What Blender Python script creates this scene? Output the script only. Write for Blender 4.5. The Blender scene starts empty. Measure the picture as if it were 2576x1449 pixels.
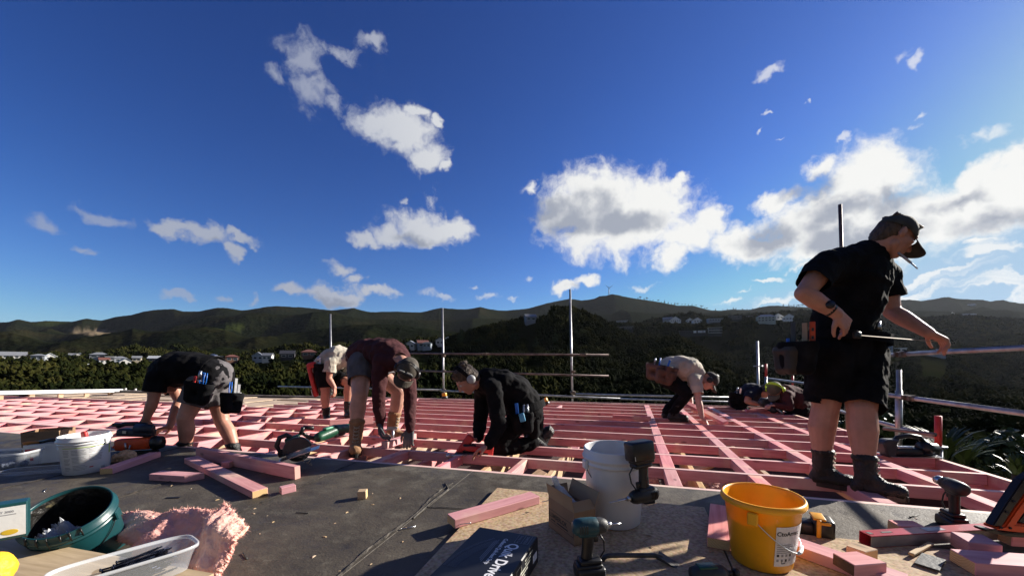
import bpy, bmesh, math, random
import numpy as np
from mathutils import Vector, Matrix, Quaternion
from mathutils import noise as mnoise
R = math.radians
rnd = random.Random(7)
scene = bpy.context.scene
COL = scene.collection

# ------------------------------------------------------------------ camera
F, CX, HY, CH = 1005.0, 1288.0, 918.0, 0.78
cam_d = bpy.data.cameras.new("camera"); cam = bpy.data.objects.new("camera", cam_d); COL.objects.link(cam)
cam.location = (0, 0, CH); cam.rotation_euler = (R(90), 0, 0)
cam_d.sensor_width = 36; cam_d.lens = 36 * F / 2576; cam_d.shift_y = (HY - 724.5) / 2576
cam_d.clip_start = 0.05; cam_d.clip_end = 12000
scene.camera = cam
scene.view_settings.view_transform = 'Standard'; scene.view_settings.look = 'None'
scene.view_settings.exposure = 1.05; scene.view_settings.gamma = 1
scene.cycles.max_bounces = 6; scene.cycles.diffuse_bounces = 3; scene.cycles.glossy_bounces = 3
scene.cycles.transparent_max_bounces = 12; scene.cycles.sample_clamp_indirect = 6
try:
    scene.cycles.use_denoising = True
except Exception: pass

# ------------------------------------------------------------------ sun and sky
SUN_AZ, SUN_EL = R(66), R(22)
SUNV = Vector((math.sin(SUN_AZ)*math.cos(SUN_EL), math.cos(SUN_AZ)*math.cos(SUN_EL), math.sin(SUN_EL)))
sd = bpy.data.lights.new("sun", 'SUN'); so = bpy.data.objects.new("sun", sd); COL.objects.link(so)
sd.energy = 4.8; sd.angle = R(0.6); sd.color = (1.0, 0.93, 0.83)
so.rotation_euler = SUNV.to_track_quat('Z', 'Y').to_euler(); so.location = (6, 3, 8)

world = bpy.data.worlds.new("World"); scene.world = world; world.use_nodes = True
nt = world.node_tree; nt.nodes.clear()
def nd(nt, t, **kw):
    n = nt.nodes.new(t)
    for k, v in kw.items(): setattr(n, k, v)
    return n
def lk(nt, a, b): nt.links.new(a, b)
def mth(nt, op, a, b=None, c=None, clamp=False):
    n = nd(nt, 'ShaderNodeMath', operation=op); n.use_clamp = clamp
    for i, v in enumerate((a, b, c)):
        if v is None: continue
        if isinstance(v, (int, float)): n.inputs[i].default_value = v
        else: lk(nt, v, n.inputs[i])
    return n.outputs[0]
def vmth(nt, op, a, b=None, c=None, out=0):
    n = nd(nt, 'ShaderNodeVectorMath', operation=op)
    for i, v in enumerate((a, b, c)):
        if v is None: continue
        if isinstance(v, (tuple, list)): n.inputs[i].default_value = v
        else: lk(nt, v, n.inputs[i])
    return n.outputs[out]
def ramp(nt, fac, stops, interp='LINEAR'):
    n = nd(nt, 'ShaderNodeValToRGB'); n.color_ramp.interpolation = interp
    els = n.color_ramp.elements
    while len(els) < len(stops): els.new(0.5)
    for e, (p, c) in zip(els, stops):
        e.position = p; e.color = (c if len(c) == 4 else (*c, 1))
    lk(nt, fac, n.inputs[0]); return n.outputs[0]
def sstep(nt, x, a, b):
    n = nd(nt, 'ShaderNodeMapRange', interpolation_type='SMOOTHSTEP')
    lk(nt, x, n.inputs[0]); n.inputs[1].default_value = a; n.inputs[2].default_value = b
    return n.outputs[0]
def mixc(nt, f, a, b, mode='MIX'):
    n = nd(nt, 'ShaderNodeMix', data_type='RGBA', blend_type=mode)
    for s, v in ((n.inputs[0], f), (n.inputs[6], a), (n.inputs[7], b)):
        if isinstance(v, (int, float)): s.default_value = v
        elif isinstance(v, tuple): s.default_value = v if len(v) == 4 else (*v, 1)
        else: lk(nt, v, s)
    return n.outputs[2]

def build_sky():
    tc = nd(nt, 'ShaderNodeTexCoord')
    sky = nd(nt, 'ShaderNodeTexSky', sky_type='NISHITA'); sky.sun_disc = False
    sky.sun_elevation = SUN_EL; sky.sun_rotation = SUN_AZ
    sky.altitude = 300; sky.air_density = 1.0; sky.dust_density = 0.35; sky.ozone_density = 2.2
    hs = nd(nt, 'ShaderNodeHueSaturation'); hs.inputs['Saturation'].default_value = SKY_SAT
    lk(nt, sky.outputs[0], hs.inputs['Color'])
    dirv = vmth(nt, 'NORMALIZE', tc.outputs['Generated'])
    # drifting warp so that cloud outlines are ragged
    n1 = nd(nt, 'ShaderNodeTexNoise'); n1.inputs['Scale'].default_value = 9; n1.inputs['Detail'].default_value = 4; n1.inputs['Roughness'].default_value = .55
    lk(nt, dirv, n1.inputs['Vector'])
    n2 = nd(nt, 'ShaderNodeTexNoise'); n2.inputs['Scale'].default_value = 38; n2.inputs['Detail'].default_value = 5; n2.inputs['Roughness'].default_value = .6
    lk(nt, dirv, n2.inputs['Vector'])
    w1 = vmth(nt, 'SCALE', vmth(nt, 'SUBTRACT', n1.outputs['Color'], (.5, .5, .5))); w1.node.inputs['Scale'].default_value = .10
    w2 = vmth(nt, 'SCALE', vmth(nt, 'SUBTRACT', n2.outputs['Color'], (.5, .5, .5))); w2.node.inputs['Scale'].default_value = .035
    d = vmth(nt, 'ADD', vmth(nt, 'ADD', dirv, w1), w2)
    sx = nd(nt, 'ShaderNodeSeparateXYZ'); lk(nt, d, sx.inputs[0])
    az = mth(nt, 'ARCTAN2', sx.outputs[0], sx.outputs[1])
    hz = mth(nt, 'SQRT', mth(nt, 'ADD', mth(nt, 'MULTIPLY', sx.outputs[0], sx.outputs[0]), mth(nt, 'MULTIPLY', sx.outputs[1], sx.outputs[1])))
    el = mth(nt, 'ARCTAN2', sx.outputs[2], hz)
    cb = nd(nt, 'ShaderNodeCombineXYZ'); lk(nt, az, cb.inputs[0]); lk(nt, el, cb.inputs[1])
    ae = cb.outputs[0]
    def ell(x, y, rx, ry):
        """centre and half sizes of a cloud puff -> azimuth/elevation ellipse"""
        X, Z = (x - CX) / F, (HY - y) / F
        a = math.atan(X); e = math.atan(Z / math.hypot(1, X))
        ra = math.atan((x + rx - CX) / F) - a
        e2 = math.atan(((HY - y + ry) / F) / math.hypot(1, X)) - e
        return a, e, abs(ra), abs(e2)
    def field(lst):
        acc = None
        for it in lst:
            x, y, rx, ry = it[:4]; wgt = it[4] if len(it) > 4 else 1.0
            a, e, ra, re = ell(x, y, rx, ry)
            q = vmth(nt, 'MULTIPLY_ADD', ae, (1/ra, 1/re, 0), (-a/ra, -e/re, 0))
            l = vmth(nt, 'LENGTH', q, out=1)
            if wgt != 1.0: l = mth(nt, 'ADD', l, (1 - wgt))
            if acc is None: acc = l
            else:
                acc = mth(nt, 'SMOOTH_MIN', acc, l, 0.12)
        return mth(nt, 'SUBTRACT', 1.0, acc)     # 1 in the middle, 0 on the outline
    fA = field(CLOUDS)
    # billow detail
    n3 = nd(nt, 'ShaderNodeTexNoise'); n3.inputs['Scale'].default_value = 26; n3.inputs['Detail'].default_value = 7; n3.inputs['Roughness'].default_value = .62
    lk(nt, vmth(nt, 'ADD', dirv, w1), n3.inputs['Vector'])
    nz = mth(nt, 'SUBTRACT', n3.outputs[0], 0.5)
    dens = mth(nt, 'ADD', fA, mth(nt, 'MULTIPLY', nz, 1.25))
    alpha = sstep(nt, dens, -0.06, 0.60)
    fT = field(THIN)
    densT = mth(nt, 'ADD', fT, mth(nt, 'MULTIPLY', nz, 2.2))
    alT = mth(nt, 'MULTIPLY', sstep(nt, densT, 0.0, 0.9), 0.62)
    # streaks low on the right
    mp = nd(nt, 'ShaderNodeMapping'); mp.inputs['Scale'].default_value = (9, 75, 1)
    lk(nt, ae, mp.inputs[0])
    n4 = nd(nt, 'ShaderNodeTexNoise'); n4.inputs['Scale'].default_value = 1.0; n4.inputs['Detail'].default_value = 5; n4.inputs['Roughness'].default_value = .55
    lk(nt, mp.outputs[0], n4.inputs['Vector'])
    fS = field(STREAK)
    alS = mth(nt, 'MULTIPLY', sstep(nt, mth(nt, 'ADD', mth(nt, 'MULTIPLY', fS, .55), mth(nt, 'SUBTRACT', n4.outputs[0], .5)), 0.16, .50), .8)
    # shading of the clouds
    fG = field(GREY)
    n5 = nd(nt, 'ShaderNodeTexNoise'); n5.inputs['Scale'].default_value = 15; n5.inputs['Detail'].default_value = 6
    lk(nt, dirv, n5.inputs['Vector'])
    g = sstep(nt, mth(nt, 'ADD', fG, mth(nt, 'MULTIPLY', mth(nt, 'SUBTRACT', n5.outputs[0], .5), 2.2)), -0.35, .7)
    sunp = vmth(nt, 'DOT_PRODUCT', dirv, tuple(SUNV), out=1)
    bright = sstep(nt, sunp, -0.1, 0.75)
    cw = mixc(nt, bright, CL_FAR, CL_NEAR)
    cg = mixc(nt, bright, CG_FAR, CG_NEAR)
    cc = mixc(nt, g, cw, cg)
    sp = nd(nt, 'ShaderNodeSeparateColor'); lk(nt, hs.outputs[0], sp.inputs[0])
    cbk = nd(nt, 'ShaderNodeCombineColor')
    for i, (k, g_, mx) in enumerate(((.49, 1.2, 2.2), (.61, 1.36, 3.3), (.80, 1.30, 4.5))):
        v = mth(nt, 'POWER', mth(nt, 'MULTIPLY', sp.outputs[i], .168), g_)
        v = mth(nt, 'SMOOTH_MIN', mth(nt, 'MULTIPLY', v, k / .168), mx, 1.0)
        lk(nt, v, cbk.inputs[i])
    base = cbk.outputs[0]
    c1 = mixc(nt, alT, base, cc)
    c2 = mixc(nt, alS, c1, cw)
    c3 = mixc(nt, alpha, c2, cc)
    # broken cloud added behind the viewer, out of view, to neutralise blue fill light
    sb = nd(nt, 'ShaderNodeSeparateXYZ'); lk(nt, dirv, sb.inputs[0])
    back = mth(nt, 'MULTIPLY', sstep(nt, sb.outputs[1], -.05, -.35), sstep(nt, mth(nt, 'ADD', n1.outputs[0], mth(nt, 'MULTIPLY', nz, .6)), .38, .52))
    c3 = mixc(nt, back, c3, (.80, .77, .78))
    bg = nd(nt, 'ShaderNodeBackground'); lk(nt, c3, bg.inputs[0]); bg.inputs[1].default_value = 0.081
    out = nd(nt, 'ShaderNodeOutputWorld'); lk(nt, bg.outputs[0], out.inputs[0])
SKY_SAT, SKY_K = 1.25, 1.0
CL_FAR, CL_NEAR = (2.2, 2.45, 3.1), (5.4, 5.4, 5.3)
CG_FAR, CG_NEAR = (1.6, 1.8, 2.3), (2.2, 2.4, 2.85)
CLOUDS = [  # x, y, half width, half height, weight
 (1010,340,115,75),(960,320,80,45,.9),(1080,400,70,60),(1045,290,50,25),(1098,300,22,30),(1125,430,22,25),
 (1060,575,110,55),(985,595,75,38),(920,610,45,25),(1130,575,55,45),
 (440,575,85,25,.95),(530,600,85,32),(590,635,35,28),(620,605,75,18,.9),
 (845,735,100,26),(745,728,60,22),(940,742,55,20),(860,672,42,26,.9),(895,700,40,20,.9),
 (1500,520,135,95,1.25),(1470,600,90,60),(1400,540,70,60),(1650,500,100,70,1.2),(1600,600,110,60),(1725,600,90,55,1.15),(1690,650,40,40),(1330,475,35,20,.8),(1720,450,40,22),
 (1850,610,90,60,1.05),(1780,560,60,50),(1560,570,180,90,1.2),(2180,450,140,95,1.2),(2380,540,150,95,1.25),(2150,460,120,85),(2200,405,80,50,1.1),(2050,420,60,35),(1960,500,90,30),(2080,570,210,85,1.25),(2250,560,180,90,1.25),(1900,620,120,50),(2100,630,220,50,1.15),(2350,560,120,60),(2470,520,160,90,1.3),(2480,430,110,45),(2570,480,110,100,1.3),(2560,400,60,40),
 (1430,725,32,20),(1475,705,38,22),(1670,8,38,16,.85),(2470,600,40,22,.85),(2420,640,60,20,.85)]
THIN = [(770,150,70,70),(800,230,65,55),(930,115,55,22),(840,120,70,25),(850,270,40,30),(700,190,60,40,.8),
 (95,565,85,32),(255,528,85,24),(205,632,35,10),(455,735,45,12),(557,735,28,13),(635,735,30,12,.9),(640,770,30,10,.8),
 (1080,740,45,15),(1130,750,35,12),(1240,750,25,9),(1288,753,18,8),(1620,713,50,10),(1337,700,25,12,.8),(1207,730,12,6),
 (1925,185,42,20,1.1),(2285,170,20,24,1.1),(2240,165,32,25,.8),(1940,262,28,8,1.05),(1960,342,22,6),(1917,315,8,16,.8),(2115,350,30,10,1.05),(2045,233,8,6),
 (2330,300,40,20,.8),(2500,340,90,25,1.0),(2350,265,30,14,.7),(1010,510,14,10),(1085,500,22,20,.9)]
STREAK = [(1940,710,90,14),(2040,690,120,18),(1860,740,60,8),(2300,710,330,26),(2480,735,220,30),(1830,762,50,12),(1960,755,120,16),(2250,750,260,22),(2450,660,150,40),(2100,735,180,20)]
GREY = [(1440,560,120,55),(1560,570,100,40),(1380,530,60,30),(2040,470,60,40),(2100,540,180,40,.9),(1950,600,130,40),(2150,600,200,40,.95),(2420,500,110,30,.9),(2500,560,150,50),(2240,490,100,30,.6),(1050,600,70,22,.7),(1455,725,30,14,.7),(850,745,70,14,.7),(530,615,60,16,.5)]
build_sky()
world.cycles.sampling_method = 'MANUAL'; world.cycles.sample_map_resolution = 512
# ------------------------------------------------------------------ pixel rays, roof axes
def P(x, y, z=0.0):
    Y = (CH - z) * F / (y - HY); return Vector(((x - CX) * Y / F, Y, z))
def Q(x, y, Y): return Vector(((x - CX) * Y / F, Y, CH - (y - HY) * Y / F))
SRC = 2576 / 3869
def zoomer(ox, oy, s):
    return lambda x, y, Y: Q((ox + x / s) * SRC, (oy + y / s) * SRC, Y)
ROOFA = math.atan2(-.2879, .9577)
def UV(u, v, z=0.0): return Vector((.9577*u + .2878*v, -.2879*u + .9577*v, z))
# the membrane deck falls gently towards the viewer from the edge of the frame
V0 = 2.735; DSL = .05
def PD(x, y, h=0.0):
    a = (x - CX)/F; b = (y - HY)/F; Y = (CH - h + DSL*V0)/(DSL*(.2878*a + .9577) + b); return Vector((a*Y, Y, CH - b*Y))
def DU(u, v, h=0.0): p = UV(u, v); p.z = DSL*(v - V0) + h; return p
DN = Vector((-DSL*.2878, -DSL*.9577, 1)).normalized()
def DT(p, yaw=0.0):
    # frame standing on the deck at p: local Z is the deck normal, local X points at yaw (0 = picture right)
    x = Vector((math.cos(yaw), math.sin(yaw), 0)); x = (x - DN*x.dot(DN)).normalized(); y = DN.cross(x)
    return M4(Matrix((x, y, DN)).transposed(), p)
def to_uv(p): return (.9577*p.x - .2879*p.y, .2878*p.x + .9577*p.y)

# ------------------------------------------------------------------ materials
MATS = {}
def mat(name, col, rough=.6, metal=0.0, var=.12, scale=6.0, bump=.0, bscale=40.0, stretch=(1, 1, 1), hue=0.0,
        col2=None, thr=(.45, .6), spec=.5, sub=0.0, objvar=0.0, alpha=1.0, trans=0.0, detail=4):
    if name in MATS: return MATS[name]
    m = bpy.data.materials.new(name); m.use_nodes = True; t = m.node_tree
    b = t.nodes['Principled BSDF']
    b.inputs['Roughness'].default_value = rough; b.inputs['Metallic'].default_value = metal
    b.inputs['Specular IOR Level'].default_value = spec
    b.inputs['Alpha'].default_value = alpha; b.inputs['Transmission Weight'].default_value = trans
    if sub:
        b.inputs['Subsurface Weight'].default_value = sub; b.inputs['Subsurface Radius'].default_value = (.02, .008, .005)
        b.inputs['Subsurface Scale'].default_value = .5
    tc = nd(t, 'ShaderNodeTexCoord'); mp = nd(t, 'ShaderNodeMapping'); mp.inputs['Scale'].default_value = stretch
    lk(t, tc.outputs['Object'], mp.inputs[0])
    n = nd(t, 'ShaderNodeTexNoise'); n.inputs['Scale'].default_value = scale; n.inputs['Detail'].default_value = detail
    lk(t, mp.outputs[0], n.inputs['Vector'])
    dark = tuple(c * (1 - var * 1.6) for c in col); lite = tuple(min(1, c * (1 + var)) for c in col)
    c = ramp(t, n.outputs[0], [(.3, dark), (.7, lite)])
    if col2 is not None:
        n2 = nd(t, 'ShaderNodeTexNoise'); n2.inputs['Scale'].default_value = scale * .37; n2.inputs['Detail'].default_value = 7
        n2.inputs['Roughness'].default_value = .65
        lk(t, mp.outputs[0], n2.inputs['Vector'])
        c = mixc(t, sstep(t, n2.outputs[0], *thr), c, tuple(col2))
    if objvar:
        oi = nd(t, 'ShaderNodeObjectInfo'); hs = nd(t, 'ShaderNodeHueSaturation')
        lk(t, mth(t, 'MULTIPLY_ADD', oi.outputs['Random'], objvar * 2, 1 - objvar), hs.inputs['Value'])
        lk(t, mth(t, 'MULTIPLY_ADD', oi.outputs['Random'], hue, .5 - hue / 2), hs.inputs['Hue'])
        lk(t, c, hs.inputs['Color']); c = hs.outputs[0]
    lk(t, c, b.inputs['Base Color'])
    if bump:
        nb = nd(t, 'ShaderNodeTexNoise'); nb.inputs['Scale'].default_value = bscale; nb.inputs['Detail'].default_value = 5
        lk(t, mp.outputs[0], nb.inputs['Vector'])
        bp = nd(t, 'ShaderNodeBump'); bp.inputs['Strength'].default_value = bump; bp.inputs['Distance'].default_value = .01
        lk(t, nb.outputs[0], bp.inputs['Height']); lk(t, bp.outputs[0], b.inputs['Normal'])
    MATS[name] = m; return m

def wood(name, light, dark, endgrain=False, pinkmix=None, objvar=.13, hue=.018, rough=.65):
    """timber with grain running along local X, knots and a few darker streaks"""
    if name in MATS: return MATS[name]
    m = bpy.data.materials.new(name); m.use_nodes = True; t = m.node_tree; b = t.nodes['Principled BSDF']
    b.inputs['Roughness'].default_value = rough; b.inputs['Specular IOR Level'].default_value = .3
    tc = nd(t, 'ShaderNodeTexCoord'); oi = nd(t, 'ShaderNodeObjectInfo')
    off = nd(t, 'ShaderNodeCombineXYZ')
    for i in range(3): lk(t, mth(t, 'MULTIPLY', oi.outputs['Random'], (13.7, 5.1, 9.3)[i]), off.inputs[i])
    p = vmth(t, 'ADD', tc.outputs['Object'], off.outputs[0])
    mp = nd(t, 'ShaderNodeMapping'); mp.inputs['Scale'].default_value = (1.3, 16, 16); lk(t, p, mp.inputs[0])
    n = nd(t, 'ShaderNodeTexNoise'); n.inputs['Scale'].default_value = 2.2; n.inputs['Detail'].default_value = 5; n.inputs['Distortion'].default_value = .6
    lk(t, mp.outputs[0], n.inputs['Vector'])
    c = ramp(t, n.outputs[0], [(.28, dark), (.5, tuple((a + b_) / 2 for a, b_ in zip(light, dark))), (.72, light)])
    mp2 = nd(t, 'ShaderNodeMapping'); mp2.inputs['Scale'].default_value = (3.4, 9, 9); lk(t, p, mp2.inputs[0])
    v = nd(t, 'ShaderNodeTexVoronoi'); v.inputs['Scale'].default_value = 1.1; lk(t, mp2.outputs[0], v.inputs['Vector'])
    knot = sstep(t, v.outputs['Distance'], .16, .05)
    c = mixc(t, mth(t, 'MULTIPLY', knot, .75), c, tuple(x * .35 for x in dark))
    n3 = nd(t, 'ShaderNodeTexNoise'); n3.inputs['Scale'].default_value = 2.6; n3.inputs['Detail'].default_value = 3; lk(t, p, n3.inputs['Vector'])
    c = mixc(t, mth(t, 'MULTIPLY', sstep(t, n3.outputs[0], .52, .72), .3), c, tuple(min(1, x * 1.25) for x in light))
    if pinkmix:   # patches where the pink treatment is thin
        n4 = nd(t, 'ShaderNodeTexNoise'); n4.inputs['Scale'].default_value = 4; n4.inputs['Detail'].default_value = 6; lk(t, p, n4.inputs['Vector'])
        c = mixc(t, mth(t, 'MULTIPLY', sstep(t, n4.outputs[0], .52, .68), .75), c, pinkmix)
    hs = nd(t, 'ShaderNodeHueSaturation')
    r2 = mth(t, 'FRACT', mth(t, 'MULTIPLY', oi.outputs['Random'], 7.31))
    lk(t, mth(t, 'MULTIPLY_ADD', r2, objvar * 2, 1 - objvar), hs.inputs['Value'])
    lk(t, mth(t, 'MULTIPLY_ADD', oi.outputs['Random'], hue, .5 - hue / 2), hs.inputs['Hue'])
    lk(t, mth(t, 'MULTIPLY_ADD', r2, .3, .82), hs.inputs['Saturation'])
    lk(t, c, hs.inputs['Color']); lk(t, hs.outputs[0], b.inputs['Base Color'])
    bp = nd(t, 'ShaderNodeBump'); bp.inputs['Strength'].default_value = .25; bp.inputs['Distance'].default_value = .004
    lk(t, n.outputs[0], bp.inputs['Height']); lk(t, bp.outputs[0], b.inputs['Normal'])
    MATS[name] = m; return m
def endgrain(name, light, dark):
    if name in MATS: return MATS[name]
    m = bpy.data.materials.new(name); m.use_nodes = True; t = m.node_tree; b = t.nodes['Principled BSDF']
    b.inputs['Roughness'].default_value = .8
    tc = nd(t, 'ShaderNodeTexCoord'); w = nd(t, 'ShaderNodeTexWave', wave_type='RINGS', rings_direction='X')
    w.inputs['Scale'].default_value = 60; w.inputs['Distortion'].default_value = 2.5; w.inputs['Detail'].default_value = 3
    mp = nd(t, 'ShaderNodeMapping'); mp.inputs['Location'].default_value = (0, .05, .08); lk(t, tc.outputs['Object'], mp.inputs[0])
    lk(t, mp.outputs[0], w.inputs['Vector'])
    lk(t, ramp(t, w.outputs[0], [(.2, dark), (.7, light)]), b.inputs['Base Color'])
    MATS[name] = m; return m

PINK = wood('pink timber', (.80, .36, .355), (.60, .20, .21), pinkmix=(.80, .48, .37))
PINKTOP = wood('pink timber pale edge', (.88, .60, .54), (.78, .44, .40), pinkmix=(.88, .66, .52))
PINKEND = endgrain('pink end grain', (.72, .40, .34), (.52, .25, .22))
PALE = wood('pale timber', (.62, .45, .28), (.40, .27, .15))
PALEEND = endgrain('pale end grain', (.78, .56, .28), (.50, .30, .12))
SKIN = mat('skin', (.50, .24, .165), .5, var=.10, scale=14, bump=.12, bscale=90, sub=.08)
SKIN2 = mat('pale skin', (.56, .30, .22), .5, var=.10, scale=14, bump=.12, bscale=90, sub=.08)
BLACK = mat('black cloth', (.0075, .0075, .009), .9, var=.35, scale=10, bump=.4, bscale=160, spec=.12, col2=(.022, .021, .021), thr=(.58, .8))
NAVY = mat('navy cloth', (.014, .018, .035), .85, var=.3, scale=12, bump=.4, bscale=160, spec=.2)
MAROON = mat('maroon cloth', (.068, .022, .024), .88, var=.2, scale=12, bump=.4, bscale=160, spec=.2)
CREAM = mat('cream cloth', (.50, .45, .37), .85, var=.12, scale=9, bump=.3, bscale=160, spec=.2)
GREYC = mat('grey cloth', (.12, .11, .115), .85, var=.2, scale=9, bump=.4, bscale=160, spec=.2)
LEATHER = mat('black leather', (.009, .0085, .008), .55, var=.4, scale=14, bump=.8, bscale=60, col2=(.018, .016, .014), thr=(.58, .75))
BROWNL = mat('brown leather', (.10, .045, .028), .6, var=.25, scale=14, bump=.4, bscale=60)
TANL = mat('tan suede', (.34, .18, .085), .8, var=.2, scale=14, bump=.4, bscale=90, col2=(.16, .09, .05), thr=(.5, .7))
SOCK = mat('sock grey', (.42, .40, .38), .9, var=.1, bump=.4, bscale=200)
HAIR = mat('hair', (.10, .06, .035), .6, var=.4, scale=60, bump=.8, bscale=120, stretch=(1, 1, .25))
BPL = mat('black plastic', (.012, .012, .013), .38, var=.2, scale=20, bump=.08, bscale=90)
DARKG = mat('dusty black plastic', (.03, .032, .034), .5, var=.3, scale=16, bump=.15, bscale=80, col2=(.16, .14, .11), thr=(.6, .85))
TEAL = mat('teal plastic', (.012, .085, .10), .4, var=.15, scale=16, col2=(.10, .10, .08), thr=(.55, .8), bump=.1)
GREENP = mat('green plastic', (.010, .075, .038), .38, var=.2, scale=16, bump=.1, col2=(.04, .06, .05), thr=(.58, .8))
ORANGE = mat('orange plastic', (.62, .07, .012), .4, var=.15, scale=14, bump=.08, col2=(.30, .05, .02), thr=(.58, .8))
YELLOWT = mat('yellow plastic', (.80, .36, .015), .4, var=.1, scale=14)
STEEL = mat('steel', (.55, .56, .58), .3, 1.0, var=.1, scale=20, bump=.05)
GALV = mat('galvanised tube', (.42, .42, .43), .45, .85, var=.22, scale=9, bump=.15, bscale=60, col2=(.30, .22, .18), thr=(.55, .75))
RUST = mat('brown tube', (.20, .15, .14), .5, .7, var=.25, scale=9, bump=.15, bscale=60, col2=(.10, .06, .05), thr=(.5, .7))
REDP = mat('red paint', (.55, .035, .03), .45, var=.15, scale=12, col2=(.25, .06, .05), thr=(.6, .8))
HIVIS = mat('hi vis plastic', (.55, .80, .04), .45, var=.05)
WHITEP = mat('white plastic', (.74, .74, .74), .35, var=.03, scale=5, bump=.05, bscale=20, sub=.05)
WHITE = mat('white paint', (.78, .78, .77), .55, var=.04)
EYE = mat('eye', (.6, .58, .55), .2, var=.02)
BLUEP = mat('blue plastic', (.02, .16, .62), .35, var=.1)

# ------------------------------------------------------------------ things, parts
def props(o, label=None, cat=None, group=None, kind=None):
    if label: o['label'] = label
    if cat: o['category'] = cat
    if group: o['group'] = group
    if kind: o['kind'] = kind
    return o
def thing(name, label, cat, loc=(0, 0, 0), group=None):
    o = bpy.data.objects.new(name, None); COL.objects.link(o); o.location = loc; o.empty_display_size = .1
    return props(o, label, cat, group)
def wloc(o):
    v = Vector((0, 0, 0))
    while o is not None: v += Vector(o.location); o = o.parent
    return v
def link(name, me, parent=None, loc=None):
    """mesh given in world coordinates; loc (or the parent's place) becomes its origin"""
    o = bpy.data.objects.new(name, me)
    if parent is not None:
        me.transform(Matrix.Translation(-wloc(parent))); o.parent = parent
    elif loc is not None:
        me.transform(Matrix.Translation(-Vector(loc))); o.location = loc
    COL.objects.link(o); return o

def frame(z, x=None):
    z = Vector(z).normalized()
    if x is None: x = Vector((1, 0, 0)) if abs(z.x) < .9 else Vector((0, 1, 0))
    x = Vector(x); x = (x - z * x.dot(z))
    if x.length < 1e-6: x = z.orthogonal()
    x.normalize(); y = z.cross(x)
    return Matrix((x, y, z)).transposed()
def M4(m3, loc=(0, 0, 0)):
    m = m3.to_4x4(); m.translation = Vector(loc); return m
def xyz(f, u, loc):   # local X = f, local Z ~ u
    f = Vector(f).normalized(); u = Vector(u); u = (u - f * u.dot(f)).normalized(); s = u.cross(f)
    return M4(Matrix((f, s, u)).transposed(), loc)

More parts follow.
